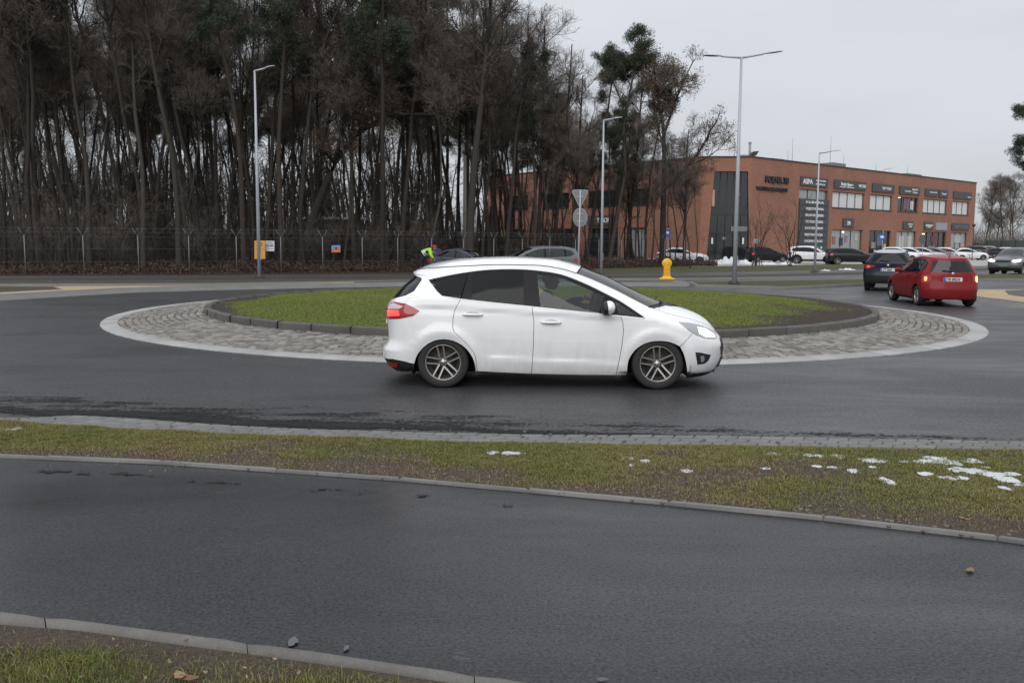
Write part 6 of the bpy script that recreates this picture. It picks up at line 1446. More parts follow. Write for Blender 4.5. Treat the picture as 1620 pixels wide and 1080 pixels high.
# shrubs and saplings under the trees, ground litter, tangled undergrowth
ns_ = 0
while ns_ < 48:
    Y = rt_.uniform(46, 80); c_ = rt_.uniform(-60, 900); X = (c_ - 810) / F * Y; d = Y - fence_y(X)
    if d < .8 or d > 16 or not free(X, Y, .8): continue
    used_pts.append((X, Y)); ns_ += 1
    plant('bare_shrub', SV[rt_.randrange(3)], (X, Y, 0), rt_.uniform(0, 6.28), rt_.uniform(.6, 1.1), 'leafless shrub ' + place_words(X, Y), 'shrub', 'leafless shrubs under the trees', part='stem')
g = np.random.default_rng(77)
def in_wood(n, dmin, dmax, c0=-120, c1=960):
    Y = g.uniform(44, 110, n * 4); c_ = g.uniform(c0, c1, n * 4); X = (c_ - 810) / F * Y; fy2 = np.interp(X, [-80] + fx_ + [40], [fy_[0] - 6] + fy_ + [fy_[-1] + 10]); k = (Y - fy2 > dmin) & (Y - fy2 < dmax); return X[k][:n], Y[k][:n]
X, Y = in_wood(60000, .3, 8, -120, 1130)
hz_ = .05 + np.abs(g.normal(0, .32, len(X))) * np.clip(fbm(X * .4, Y * .4, 3, 90) * 2 - .3, .1, 1.4)
tag(link('bracken', leaf_mesh(np.stack([X, Y, .06 + hz_ * g.uniform(0, 1, len(X))], 1), g, .07, foliage('dead_bracken', (0.055, 0.036, 0.028), (0.105, 0.070, 0.053)), 3, 'bracken')), kind='stuff')
def tangle(name, X, Y, hmin, hmax, rad, m, seg=5):
    n = len(X); p = np.stack([X, Y, np.zeros(n)], 1); d = norm(g.normal(size=(n, 3)) * .5 + np.array([0, 0, 1.0])); H_ = g.uniform(hmin, hmax, (n, 1)); P_ = [p]
    for _ in range(seg): d = norm(d + g.normal(size=(n, 3)) * .35); P_.append(P_[-1] + d * H_ / seg)
    Q = np.stack(P_, 1); Q[..., 2] = np.abs(Q[..., 2]); v, f = tubes(Q, np.repeat((rad * np.linspace(1, .4, seg + 1))[None], n, 0), 3)
    return tag(link(name, mesh_np(name, v, f, m)), kind='stuff')
X, Y = in_wood(4500, 1, 26); tangle('undergrowth', X, Y, .6, 2.6, .009, BARK1)
X, Y = in_wood(12000, 18, 62, -120, 800); tangle('undergrowth', X, Y, 2.5, 6.0, .022, BARK1, 6)
# the far-off part of the wood: one mass of trunks and brush
n = 420; Y = g.uniform(108, 150, n); c_ = g.uniform(-150, 700, n); X = (c_ - 810) / F * Y; P_ = []
for x, y in zip(X, Y): P_.append(trunk_line(g.uniform(10, 15), g, .05, 7, .07)[0] + np.array([x, y, 0]))
T0 = np.array(P_); R0 = np.repeat((.17 * np.linspace(1, .3, 8))[None], n, 0); L1, r1 = grow_from(T0, R0, 12, .35, .98, (30, 65), 3.5, .5, 4, .2, g, .2); L2, r2 = grow_from(L1, np.clip(r1, .02, .06), 6, .2, .98, (25, 60), 1.8, .6, 3, .25, g, .1)
v, f = add_all([tubes(T0, R0, 5), tubes(L1, np.clip(r1, .02, .06), 3), tubes(L2, np.clip(r2, .012, .03), 3)]); tag(link('distant_wood', mesh_np('distant_wood', v, f, BARK1)), kind='stuff')

# ------------------------------------------------------------------ chain-link fence
def wire_mat():
    m, t, n, l, b = new_mat('fence_wire'); b.inputs['Base Color'].default_value = (.06, .06, .06, 1); b.inputs['Roughness'].default_value = .5; b.inputs['Metallic'].default_value = .3
    tcn = n.new('ShaderNodeTexCoord'); sp = n.new('ShaderNodeSeparateXYZ'); l.new(tcn.outputs['UV'], sp.inputs[0])
    def fam(sgn):
        q = math_(n, l, 'ADD', sp.outputs[0], math_(n, l, 'MULTIPLY', sp.outputs[1], sgn)); return math_(n, l, 'LESS_THAN', math_(n, l, 'PINGPONG', math_(n, l, 'MULTIPLY', q, 10.0), .5), .010)
    l.new(math_(n, l, 'MAXIMUM', fam(1.0), fam(-1.0)), b.inputs['Alpha']); return m
fence = empty('chain_link_fence', FP[0]); tag(fence, 'tall grey chain-link fence with barbed wire on forked posts before the wood', 'fence')
PG = mat('galvanised', (.18, .185, .19), .55, .2); first = None; o0 = Vector(FP[0])
for p in FP:
    if first is None:
        b = MB(); b.tube([(0, 0, 0), (0, 0, 1.95)], .025, 8); b.tube([(0, 0, 1.9), (-.22, -.12, 2.32)], .015, 6); b.tube([(0, 0, 1.9), (.22, .12, 2.32)], .010, 6); first = b.build('post', PG, fence); q = first
    else: q = first.copy(); col.objects.link(q)
    q.location = Vector(p) - o0
V = []; uv = []; Fq = []; s_ = 0
for i, p in enumerate(FP):
    if i: s_ += (Vector(p) - Vector(FP[i - 1])).length
    V += [tuple(Vector(p) - o0 + Vector((0, 0, .03))), tuple(Vector(p) - o0 + Vector((0, 0, 1.9)))]; uv += [(s_, 0), (s_, 1.87)]
    if i: Fq.append((2 * i - 2, 2 * i, 2 * i + 1, 2 * i - 1))
me = bpy.data.meshes.new('wire_netting'); me.from_pydata(V, [], Fq); ul = me.uv_layers.new(name='uv')
for lp in me.loops: ul.data[lp.index].uv = uv[lp.vertex_index]
me.materials.append(wire_mat()); me.update(); link('wire_netting', me, fence)
b = MB()
for h in (.05, .65, 1.28, 1.88): b.tube([Vector(p) - o0 + Vector((0, 0, h)) for p in FP], .0035, 4)
for dx, dy, h in ((-.11, -.06, 2.12), (-.22, -.12, 2.3), (.11, .06, 2.12), (.22, .12, 2.3)): b.tube([Vector(p) - o0 + Vector((dx, dy, h)) for p in FP], .0035, 4)
coil = []
P3 = resample(np.array(FP), 1500)
for i, p in enumerate(P3): a = i * .55; coil.append((p[0] - o0.x + .02, p[1] - o0.y + .18 * math.cos(a) * .6, 2.17 + .16 * math.sin(a)))
b.tube(coil, .0028, 3); b.build('barbed_wire', PG, fence)

# ------------------------------------------------------------------ the brick shopping building
def brick_mat():
    m, t, n, l, b = new_mat('orange_brick'); v = posv(n, l)
    sp = n.new('ShaderNodeSeparateXYZ'); l.new(v, sp.inputs[0]); cb_ = n.new('ShaderNodeCombineXYZ'); l.new(math_(n, l, 'ADD', sp.outputs[0], sp.outputs[1]), cb_.inputs[0]); l.new(sp.outputs[2], cb_.inputs[1])
    br = n.new('ShaderNodeTexBrick'); l.new(cb_.outputs[0], br.inputs['Vector']); br.inputs['Scale'].default_value = 2.0
    br.inputs['Color1'].default_value = (.31, .135, .085, 1); br.inputs['Color2'].default_value = (.26, .110, .070, 1); br.inputs['Mortar'].default_value = (.25, .15, .115, 1); br.inputs['Mortar Size'].default_value = .03
    base = mixc(n, l, .5, br.outputs['Color'], ramp(n, l, noise(n, l, .35, 5, .65, v), [(.3, .75), (.7, 1.2)]), 'MULTIPLY')
    base = mixc(n, l, .35, base, ramp(n, l, noise(n, l, 4, 4, .7, v), [(.3, .7), (.7, 1.3)]), 'MULTIPLY')
    l.new(base, b.inputs['Base Color']); b.inputs['Roughness'].default_value = .9; return m
BRICK = brick_mat(); DARKM = mat('dark_metal', (.025, .028, .032), .4); SIGNB = mat('sign_board', (.050, .058, .064), .5); LETW = mat('letter_white', (.68, .70, .70), .5); LETD = mat('letter_dark', (.015, .018, .03), .5)
PANE = mat('pane_pale', (.30, .33, .33), .12, spec=.8); PANED = mat('pane_dark', (.018, .022, .026), .06, spec=.8); BLIND = mat('blind', (.62, .64, .63), .7)
ROOFM = mat('roof_felt', (.06, .06, .06), .9); UNITM = mat('roof_unit', (.28, .29, .29), .6)
HB = 11.0
C1 = Vector(G(1111, 249.3, HB)); C2 = Vector(G(1190, 249, HB)); CR = Vector(G(1545, 290, HB)); CLf = Vector(G(772, 280, HB))
for c in (C1, C2, CR, CLf): c.z = 0
mall = empty('brick_building', C2); tag(mall, 'long two-storey orange brick shopping building with dark shop signs', 'building')
class Wall:
    def __init__(s, a, b): s.a, s.b = a, b; s.L = (b - a).length; s.u = (b - a).normalized(); s.n = s.u.cross(Vector((0, 0, 1)))
    def uz(s, px, py):
        d = ray(px, py); o = Vector((0, 0, HC)); t = (s.a - o).dot(s.n) / d.dot(s.n); p = o + d * t; return ((p - s.a).dot(s.u), p.z)
    def p(s, u, z, out=0.0): return s.a + s.u * u + Vector((0, 0, z)) + s.n * out - C2
    def rect(s, tl, br): (u0, z1), (u1, z0) = s.uz(*tl), s.uz(*br); return (u0, u1, max(z0, .02), z1)
    def panel(s, mb, r_, d0, d1):
        u0, u1, z0, z1 = r_; vs = [s.p(u, z, o) for o in (d0, d1) for u, z in ((u0, z0), (u1, z0), (u1, z1), (u0, z1))]
        mb.add(vs, [(3, 2, 1, 0), (4, 5, 6, 7), (0, 1, 5, 4), (1, 2, 6, 5), (2, 3, 7, 6), (3, 0, 4, 7)])
    def wall(s, rects, H, m, name='wall', depth=.32):
        us = sorted(set([0, s.L] + [v for r_ in rects for v in r_[:2]])); zs = sorted(set([0, H] + [v for r_ in rects for v in r_[2:]])); mb = MB()
        for i in range(len(us) - 1):
            for j in range(len(zs) - 1):
                cu, cz_ = (us[i] + us[i + 1]) / 2, (zs[j] + zs[j + 1]) / 2
                if any(r_[0] < cu < r_[1] and r_[2] < cz_ < r_[3] for r_ in rects): continue
                mb.add([s.p(us[i], zs[j]), s.p(us[i + 1], zs[j]), s.p(us[i + 1], zs[j + 1]), s.p(us[i], zs[j + 1])], [(0, 1, 2, 3)])
        for u0, u1, z0, z1 in rects:
            for a, b2 in (((u0, z0), (u1, z0)), ((u1, z0), (u1, z1)), ((u1, z1), (u0, z1)), ((u0, z1), (u0, z0))): mb.add([s.p(*a), s.p(*b2), s.p(*b2, -depth), s.p(*a, -depth)], [(0, 1, 2, 3)])
        return mb.build(name, m, mall)
    def window(s, r_, n, pm, label=None, door=False, depth=.30, blind=None):
        u0, u1, z0, z1 = r_; f = MB(); w_ = .07
        s.panel(f, (u0, u1, z1 - w_, z1), -depth, -depth + .1); s.panel(f, (u0, u1, z0, z0 + w_), -depth, -depth + .1)
        for k in range(n + 1): c = u0 + w_ / 2 + (u1 - u0 - w_) * k / n; s.panel(f, (c - w_ / 2, c + w_ / 2, z0 + w_, z1 - w_), -depth, -depth + .1)
        s.panel(f, (u0 - .05, u1 + .05, z0 - .1, z0 - .002), -.02, .06)
        fo = f.build('window', DARKM, mall); q = MB(); s.panel(q, (u0 + .01, u1 - .01, z0 + .01, z1 - .01), -depth - .06, -depth + .03); q.build('pane', pm, fo); return fo
    def sign(s, r_, texts, m=SIGNB, tm=None):
        b = MB(); s.panel(b, r_, .02, .16); so2 = b.build('shop_sign', m, mall); u0, u1, z0, z1 = r_
        for txt, fu, fz_, hz, fw_ in texts:
            s.text(txt, u0 + (u1 - u0) * fu, z0 + (z1 - z0) * fz_, (z1 - z0) * hz, tm or LETW, so2, .175, (u1 - u0) * fw_)
        return so2
    def text(s, txt, u, z, h, m, parent, out, width=None, ext=.02):
        o = text_obj('lettering', txt, h * 1.38, m, None, (0, 0, 0), (0, 0, 0), ext=ext, bold=.03)
        xs_ = [v.co.x for v in o.data.vertices]; w_ = max(xs_) - min(xs_)
        if width: o.data.transform(Matrix.Diagonal((width / w_, 1, 1, 1)))
        Mx = Matrix(((s.u.x, 0, s.n.x), (s.u.y, 0, s.n.y), (0, 1, 0))).to_4x4(); Mx.translation = s.p(u, z - h * .5, out); o.parent = parent; o.matrix_local = Mx; return o
WR, WL, WE = Wall(C2, CR), Wall(CLf, C1), Wall(C1, C2)
rw = [((1265, 298), (1306, 396), 3, PANE), ((1317.6, 302), (1367, 331), 4, BLIND), ((1377, 307.4), (1411, 333), 3, BLIND), ((1421, 311), (1451.8, 336), 4, PANED), ((1461, 314.6), (1497.5, 339), 4, BLIND), ((1507, 318.5), (1532.5, 341), 3, BLIND),
      ((1316, 362.6), (1363, 398), 3, PANE), ((1375.6, 364.5), (1408, 398), 3, PANED), ((1418.7, 365.5), (1448, 396), 3, PANE), ((1459, 367), (1495.5, 396), 4, PANED), ((1505, 367.7), (1528.6, 396), 3, PANE)]
RR = [WR.rect(a, b2) for a, b2, n_, m_ in rw]
# line storeys up: average heights of each row
up_z = (sum(r_[2] for r_ in RR[1:6]) / 5, sum(r_[3] for r_ in RR[:6]) / 6); lo_z = sum(r_[3] for r_ in RR[6:]) / 5
RR = [(r_[0], r_[1], .15 if i in (0,) or i > 5 else up_z[0], up_z[1] if i < 6 else lo_z) for i, r_ in enumerate(RR)]
WR.wall(RR, HB, BRICK)
for r_, (_, _, n_, m_) in zip(RR, rw): WR.window(r_, n_, m_)
def srect(tl, br, zz=None):
    r_ = WR.rect(tl, br); return r_
SU = [WR.rect(a, b2) for a, b2 in [((1266, 278.5), (1308, 297.5)), ((1319, 283.9), (1355.3, 300.6)), ((1356, 287.6), (1368, 302)), ((1379.5, 290.3), (1413.5, 305)), ((1422.6, 294), (1453.7, 309)), ((1463, 298.4), (1481.4, 312.6)), ((1485, 301), (1498, 313.6)), ((1508, 303), (1535.4, 315.5))]]
zs0 = max(sum(r_[2] for r_ in SU) / 8, up_z[1] + .1); zs1 = sum(r_[3] for r_ in SU) / 8; SU = [(r_[0], r_[1], zs0, zs1) for r_ in SU]
TX = [[('ASPA', .24, .5, .55, .36), ('SALON MEBLI', .72, .68, .16, .36), ('ARANŻACJE', .70, .28, .16, .36)], [('Body Space', .52, .58, .38, .52), ('STUDIO TRENINGU', .52, .22, .13, .6)], [('FACTOR', .5, .52, .34, .86)], [('TATTOO', .62, .5, .32, .42)], [('BEAUTY', .74, .68, .22, .3), ('STUDIO', .74, .30, .18, .24), ('STUDIO', .38, .40, .18, .3)], [('CENTRUM', .62, .55, .16, .6)], [('Tatuaż', .5, .5, .24, .55)], [('OPTYK', .85, .32, .16, .2)]]
for r_, t_ in zip(SU, TX): WR.sign(r_, t_)
LS = [((1332.9, 345.5), (1349, 359.8), [('2R', .5, .5, .42, .36)], SIGNB), ((1428, 350), (1443, 363), [('BOSKA', .68, .66, .18, .45), ('SPA', .7, .36, .18, .3)], SIGNB), ((1461.5, 351), (1474.5, 364), [('BARBER', .5, .58, .24, .8), ('SHOP', .5, .36, .16, .4)], SIGNB), ((1480, 352), (1496.5, 364.5), [], mat('blank_sign', (.30, .31, .34), .5)), ((1505, 353), (1532, 364.5), [('OPTYKA', .5, .5, .4, .8)], SIGNB)]
for i, (a, b2, t_, m_) in enumerate(LS):
    r_ = WR.rect(a, b2); WR.sign(r_, t_, m_, tm=None if i < 4 else mat('letter_grey', (.14, .15, .19), .5))
# directory of tenants beside the entrance
r0 = RR[0]; ztop = WR.uz(1266, 314)[1]; names = ['KLINIKA', 'FIZJOTERAPIA', 'SALON FRYZJERSKI', 'TATTOO STUDIO', 'SYSTEM BHP', 'RESTAURACJA', 'STOMATOLOG', 'Finance 3']; hh = (ztop - 1.0) / len(names)
for i, nm_ in enumerate(names):
    z1 = ztop - i * hh; WR.sign((r0[0] - .05, r0[1] + .1, z1 - hh + .04, z1), [(nm_, .5, .5, .38, .62)], SIGNB)
u0, z1 = WR.uz(1210, 278.6); u1, z0 = WR.uz(1246, 290.7); WR.text('POLNA 78', (u0 + u1) / 2, (z0 + z1) / 2, (z1 - z0) * 1.15, LETD, mall, .10, (u1 - u0), .08)
u0, z1 = WR.uz(1195.6, 294.6); u1, z0 = WR.uz(1245.4, 304.0); WR.text('WITRAINVEST', (u0 + u1) / 2, (z0 + z1) / 2, (z1 - z0) * 1.05, LETD, mall, .10, (u1 - u0), .08)
# left wing behind the trees
lw = [((930, 300), (977.5, 327.5), 3, PANED), ((1000, 305), (1026, 326), 2, PANED), ((860, 306), (900, 332), 3, PANED), ((800, 312), (835, 335), 3, PANED), ((993, 358), (1023, 398), 3, PANE), ((930, 360), (977, 398), 3, PANED), ((860, 360), (905, 398), 3, PANED), ((786, 360), (830, 398), 4, PANED)]
LR = [WL.rect(a, b2) for a, b2, _, _ in lw]; LR = [(r_[0], r_[1], up_z[0] if i < 4 else .15, up_z[1] if i < 4 else lo_z) for i, r_ in enumerate(LR)]
WL.wall(LR, HB, BRICK)
for r_, (_, _, n_, m_) in zip(LR, lw): WL.window(r_, n_, m_)
r_ = WL.rect((931.7, 341.7), (976.7, 357)); WL.sign(r_, [('TABOR', .55, .55, .45, .45)], SIGNB)
YL = mat('lit_window', (.6, .42, .2), .5, emit=(1, .68, .3), estr=.5)
# entrance front: slanted dark glazing in a brick frame
gl = [WE.uz(1130.6, 271), WE.uz(1183.5, 271), WE.uz(1186.3, 409), WE.uz(1117.5, 409)]; gl[2] = (gl[2][0], .02); gl[3] = (gl[3][0], .02)
mb = MB()
mb.add([WE.p(0, 0), WE.p(gl[3][0], 0), WE.p(gl[0][0], gl[0][1]), WE.p(0, HB)], [(0, 1, 2, 3)]); mb.add([WE.p(0, HB), WE.p(gl[0][0], gl[0][1]), WE.p(gl[1][0], gl[1][1]), WE.p(WE.L, HB)], [(0, 1, 2, 3)]); mb.add([WE.p(gl[2][0], 0), WE.p(WE.L, 0), WE.p(WE.L, HB), WE.p(gl[1][0], gl[1][1])], [(0, 1, 2, 3)])
for a, b2 in ((gl[3], gl[0]), (gl[0], gl[1]), (gl[1], gl[2])): mb.add([WE.p(*a), WE.p(*b2), WE.p(*b2, -.5), WE.p(*a, -.5)], [(0, 1, 2, 3)])
mb.build('wall', BRICK, mall)
fr = MB(); q = MB(); q.add([WE.p(*gl[3], -.42), WE.p(*gl[2], -.42), WE.p(*gl[1], -.42), WE.p(*gl[0], -.42)], [(0, 1, 2, 3)])
def gx(z, side): a, b2 = (gl[3], gl[0]) if side == 0 else (gl[2], gl[1]); t = (z - a[1]) / (b2[1] - a[1]); return a[0] + (b2[0] - a[0]) * t
zb_ = [WE.uz(1150, y)[1] for y in (326, 340, 368, 388)]
for z0, z1 in ((zb_[1], zb_[0]), (zb_[2] - .05, zb_[2] + .05)): WE.panel(fr, (gx(z0, 0) + .05, gx(z0, 1) - .05, z0, z1), -.41, -.30)
for k in range(6):
    t = k / 5; z0, z1 = .02, gl[0][1]; a, b2 = WE.p(gx(z0, 0) + (gx(z0, 1) - gx(z0, 0)) * t, z0, -.36), WE.p(gx(z1, 0) + (gx(z1, 1) - gx(z1, 0)) * t, z1, -.36); fr.tube([a, b2], .05, 4)
en = fr.build('entrance_glazing', DARKM, mall); q.build('pane', PANED, en)
rs_ = WE.rect((1157, 358), (1183, 366)); bq = MB(); WE.panel(bq, rs_, -.28, -.20); bq.build('entrance_sign', mat('sign_grey', (.16, .18, .18), .5), en)
for px in (1127, 1176): 
    rs_ = WE.rect((px - 1.2, 376), (px + 1.2, 386)); bq = MB(); WE.panel(bq, rs_, -.28, -.22); bq.build('door_notice', LETW, en)
bq = MB(); rs_ = WR.rect((1186.5 + 5, 378), (1197, 385.5)); WR.panel(bq, rs_, .02, .08); bq.build('wall_notice', mat('notice', (.5, .52, .6), .5), mall)
# roof, parapet cap, rooftop plant
back = Vector((0, 1, 0)) * 0
FPt = [CLf, C1, C2, CR, CR + Vector((-30, 45, 0)), CLf + Vector((10, 60, 0))]
mb = MB(); mb.add([Vector((p.x, p.y, HB - .3)) - C2 for p in FPt], [tuple(range(6))]); 
for i in range(3, 6): a, b2 = FPt[i], FPt[(i + 1) % 6]; mb.add([a - C2, b2 - C2, b2 - C2 + Vector((0, 0, HB)), a - C2 + Vector((0, 0, HB))], [(0, 1, 2, 3)])
mb.build('roof', ROOFM, mall)
cp = MB()
for wl in (WL, WE, WR): wl.panel(cp, (-.05, wl.L + .05, HB, HB + .14), -.35, .08)
cp.build('parapet_cap', DARKM, mall)
def unit(wl, tl, br, back_, m, name='roof_unit', dp=2.5):
    s_ = wl.a - wl.n * back_; W2 = Wall(s_, s_ + wl.u * wl.L); u0, z1 = W2.uz(*tl); u1, z0 = W2.uz(*br); mb = MB(); vs = [(s_ + W2.u * u + Vector((0, 0, z)) + W2.n * o) - C2 for o in (0, -dp) for u, z in ((u0, HB - .3), (u1, HB - .3), (u1, z1), (u0, z1))]
    mb.add(vs, [(0, 1, 2, 3), (7, 6, 5, 4), (3, 2, 6, 7), (1, 5, 6, 2), (4, 0, 3, 7)]); return mb.build(name, m, mall)
unit(WR, (1303, 258.5), (1330, 266), 6, UNITM); unit(WR, (1318, 257), (1338, 265), 4, mat('unit_grey', (.2, .21, .2), .6)); unit(WR, (1222, 250), (1241, 254), 5, UNITM); unit(WR, (1436, 274), (1458, 281), 5, mat('unit_green', (.16, .19, .16), .6)); unit(WR, (1290, 259), (1302, 263), 5, DARKM)
unit(WE, (1168, 245), (1190, 249), 4, UNITM)
ch = MB(); p = Vector(at_depth(1186.5, 243, C2.y + 4)) - C2; t_ = Vector(at_depth(1186.5, 227, C2.y + 4)) - C2; ch.tube([(p.x, p.y, HB - .3), t_], .14, 8); ch.lathe([(.2, 0), (.2, .12), (0, .2)], c=tuple(t_), n=10); ch.build('flue', UNITM, mall)
ch = MB(); a = Vector(at_depth(1187, 246, C2.y + 3)) - C2; c = Vector(at_depth(1201, 239, C2.y + 3)) - C2; ch.add([a, (c.x - .3, c.y, a.z), c, (a.x + .35, a.y, c.z - .05)] + [v_ for v_ in [a + Vector((0, 1.2, 0)), Vector((c.x - .3, c.y + 1.2, a.z)), c + Vector((0, 1.2, 0)), Vector((a.x + .35, a.y + 1.2, c.z - .05))]], [(0, 1, 2, 3), (7, 6, 5, 4), (3, 2, 6, 7), (1, 5, 6, 2), (4, 0, 3, 7), (0, 4, 5, 1)]); ch.build('roof_hatch', DARKM, mall)
for px, y0 in ((1162.5, 222), (1247, 238), (1254.5, 219), (1315, 214), (1335, 245), (1386, 257), (1436, 262), (1370, 266)):
    m_ = MB(); wl = WR; s_ = wl.a - wl.n * 3; W2 = Wall(s_, s_ + wl.u * wl.L); u, z = W2.uz(px, y0); p = s_ + W2.u * u - C2; m_.tube([(p.x, p.y, HB - .3), (p.x, p.y, z)], [.035, .02], 5); m_.build('roof_mast', UNITM, mall)
# shop interiors seen through the glass: a few coloured goods and lit lamps
for (px, py, w_, h_, c_, e_) in [(1333, 382, 5, 12, (.05, .04, .06), 0), (1341, 378, 3, 10, (.25, .16, .22), 0), (1357, 375, 4, 12, (.45, .4, .35), 0), (1322, 380, 4, 12, (.3, .13, .1), 0), (1336.5, 367, 2.0, 1.5, (1, .9, .7), 4), (1424, 312.5, 6, 1.2, (1, .9, .6), 3), (1436, 322, 7, 20, (.20, .10, .13), 0), (1445, 325, 3.5, 14, (.6, .6, .6), 0), (1463, 370, 4, 1.5, (1, .85, .5), 3), (1480, 378, 8, 10, (.18, .05, .06), 0), (1476, 391, 10, 4, (.25, .2, .24), 0), (1517, 378, 9, 12, (.42, .44, .44), 0), (1525, 388, 5, 6, (.5, .28, .25), 0), (1428, 382, 7, 18, (.48, .47, .44), 0), (1441, 382, 5, 18, (.5, .5, .48), 0), (1394, 380, 8, 16, (.10, .14, .22), 0), (1384, 388, 6, 10, (.25, .25, .2), 0), (1402, 390, 3, 8, (.55, .4, .2), 0)]:
    r_ = WR.rect((px - w_ / 2, py - h_ / 2), (px + w_ / 2, py + h_ / 2)); bq = MB(); WR.panel(bq, r_, -.26, -.20)
    bq.build('shop_display', mat('display', c_, .6, emit=c_ if e_ else None, estr=e_), mall)
for (px, py, w_, h_, c_, e_) in [(797, 370, 13, 14, None, 1), (1146, 377, 4, 4, (.3, .3, .25), 0), (1168, 307, 5, 2, (.5, .5, .5), 0), (1129, 315, 3, 30, (.5, .36, .22), 0)]:
    wl = WL if px < 1000 else WE; r_ = wl.rect((px - w_ / 2, py - h_ / 2), (px + w_ / 2, py + h_ / 2)); bq = MB(); wl.panel(bq, r_, -.29 if px < 1000 else -.4, -.24 if px < 1000 else -.33); bq.build('lit_poster' if e_ else 'shop_display', YL if e_ else mat('display', c_, .6), mall)

# ------------------------------------------------------------------ street lamps
LAMPM = mat('lamp_pole', (.40, .42, .46), .45, .1); LENS = mat('lamp_lens', (.5, .5, .48), .3); BOLT = mat('foundation', (.04, .04, .042), .7)
def lamp(base, z0, top, arms, label, r0=.105):
    bx, by, _ = G(base[0], base[1], z0); H = at_depth(top[0], top[1], by)[2] - z0; rt_o = empty('street_lamp', (bx, by, z0)); tag(rt_o, label, 'street lamp', 'lamps of the roundabout')
    b = MB(); r0 *= .82; b.tube([(0, 0, 0), (0, 0, H * .5), (0, 0, H)], [r0, r0 * .8, r0 * .5], 12); b.box((r0 * .95, 0, 1.0), (.02, .1, .35)); b.build('pole', LAMPM, rt_o)
    f = MB(); f.box((0, 0, .02), (.42, .42, .04)); 
    for sx_ in (-1, 1):
        for sy_ in (-1, 1): f.tube([(sx_ * .15, sy_ * .15, 0), (sx_ * .15, sy_ * .15, .13)], .022, 6)
    f.build('base_plate', BOLT, rt_o)
    for (ax, ay) in arms:
        q = Vector(at_depth(ax, ay, by)) - Vector((bx, by, z0)); d = q - Vector((0, 0, H)); e1 = Vector((0, 0, H)) + d * .55
        a = MB(); a.tube([(0, 0, H - .02), e1], [.045, .035], 8); ao = a.build('arm', LAMPM, rt_o)
        l_ = MB(); s_ = 1 if d.x > 0 else -1; hh = d.x * .45; c0 = e1
        V = []; n_ = 7
        for i in range(n_):
            t = i / (n_ - 1); w_ = .14 * (1 - (2 * t - 1) ** 4 * .6) * (.75 + .5 * min(t * 2, 1)); th = .05 * (1 - .5 * t)
            for yy, zz in ((-w_, 0), (w_, 0), (w_ * .75, th), (-w_ * .75, th)): V.append((c0.x + d.x * .47 * t, yy, c0.z + (d.z * .45) * t + zz))
        l_.add(V, [(i * 4 + k, i * 4 + (k + 1) % 4, i * 4 + 4 + (k + 1) % 4, i * 4 + 4 + k) for i in range(n_ - 1) for k in range(4)] + [(3, 2, 1, 0), tuple((n_ - 1) * 4 + k for k in range(4))]); l_.build('lamp_head', LAMPM, ao)
    return rt_o
lamp((410.5, 439.5), .08, (405, 112), [(434, 105)], 'tall grey street lamp with one arm in front of the fence signs')
lamp((951, 437), .08, (956, 190), [(984, 186)], 'grey street lamp with one arm beside the yield sign', r0=.095)
lamp((1161.5, 449), .12, (1172, 91), [(1114, 88), (1237, 81.5)], 'tallest grey street lamp with two arms, on the traffic island', r0=.115)
lamp((1288.5, 431), .08, (1298, 242), [(1330, 238)], 'grey street lamp with one arm before the bushes and white off-roader', r0=.09)
lamp((1391, 404), .02, (1393, 268), [(1421, 265)], 'grey street lamp with one arm before the middle of the shop front', r0=.09)
for (px, y0, y1, lb) in [(1408.5, 350, 398, 'low dark post lamp near the middle of the shop front'), (1537.5, 355, 412, 'low dark post lamp at the right corner of the brick building')]:
    Yd = G(px, y1, .02)[1]; x0 = X_at(px, Yd); H = at_depth(px, y0, Yd)[2]; r_ = empty('post_lamp', (x0, Yd, 0)); tag(r_, lb, 'post lamp', 'post lamps of the car park'); b = MB(); b.tube([(0, 0, 0), (0, 0, H)], .045, 8); b.build('pole', DARKM, r_); b = MB(); b.lathe([(.05, -.3), (.16, -.25), (.2, 0), (.02, .08)], c=(0, 0, H), n=12); b.build('lamp_head', DARKM, r_)

# ------------------------------------------------------------------ road signs and bollard
GREYB = mat('sign_back', (.20, .205, .21), .5, .3); REDM = mat('sign_red', (.45, .03, .03), .4); YEL = mat('bollard_yellow', (.75, .42, .012), .4)
bx, by, _ = G(914, 447, .14); H = at_depth(917, 300, by)[2] - .14; sg_ = empty('yield_sign', (bx, by, .14)); tag(sg_, 'back of a yield sign over a round sign, on one grey pole', 'road sign')
b = MB(); b.tube([(0, 0, 0), (0.06, 0, H)], .03, 8); b.build('pole', LAMPM, sg_)
def disc_px(name, poly, m, parent, Yd, org, t=.012, off=.05):
    P_ = [Vector(at_depth(px, py, Yd)) - Vector(org) for px, py in poly]; b = MB(); b.add([p + Vector((0, off, 0)) for p in P_] + [p + Vector((0, off + t, 0)) for p in P_], [tuple(range(len(P_))), tuple(range(2 * len(P_) - 1, len(P_) - 1, -1))] + [(i, len(P_) + i, len(P_) + (i + 1) % len(P_), (i + 1) % len(P_)) for i in range(len(P_))]); return b.build(name, m, parent)
tri = [(906, 302.5), (908, 301), (928, 301), (930, 302.5), (930, 304), (919, 326.5), (917, 326.5), (906, 304)]
disc_px('triangle_plate', tri, GREYB, sg_, by, (bx, by, .14)); disc_px('rim', [(905.3, 302), (907.5, 300.2), (928.5, 300.2), (930.7, 302), (930.7, 304.4), (919.3, 327.6), (916.7, 327.6), (905.3, 304.4)], LAMPM, sg_.children[-1] if False else sg_, by, (bx, by, .14), off=.064)
circ_px = lambda cx, cy, rx, ry, n=28: [(cx + rx * math.cos(2 * math.pi * i / n), cy + ry * math.sin(2 * math.pi * i / n)) for i in range(n)]
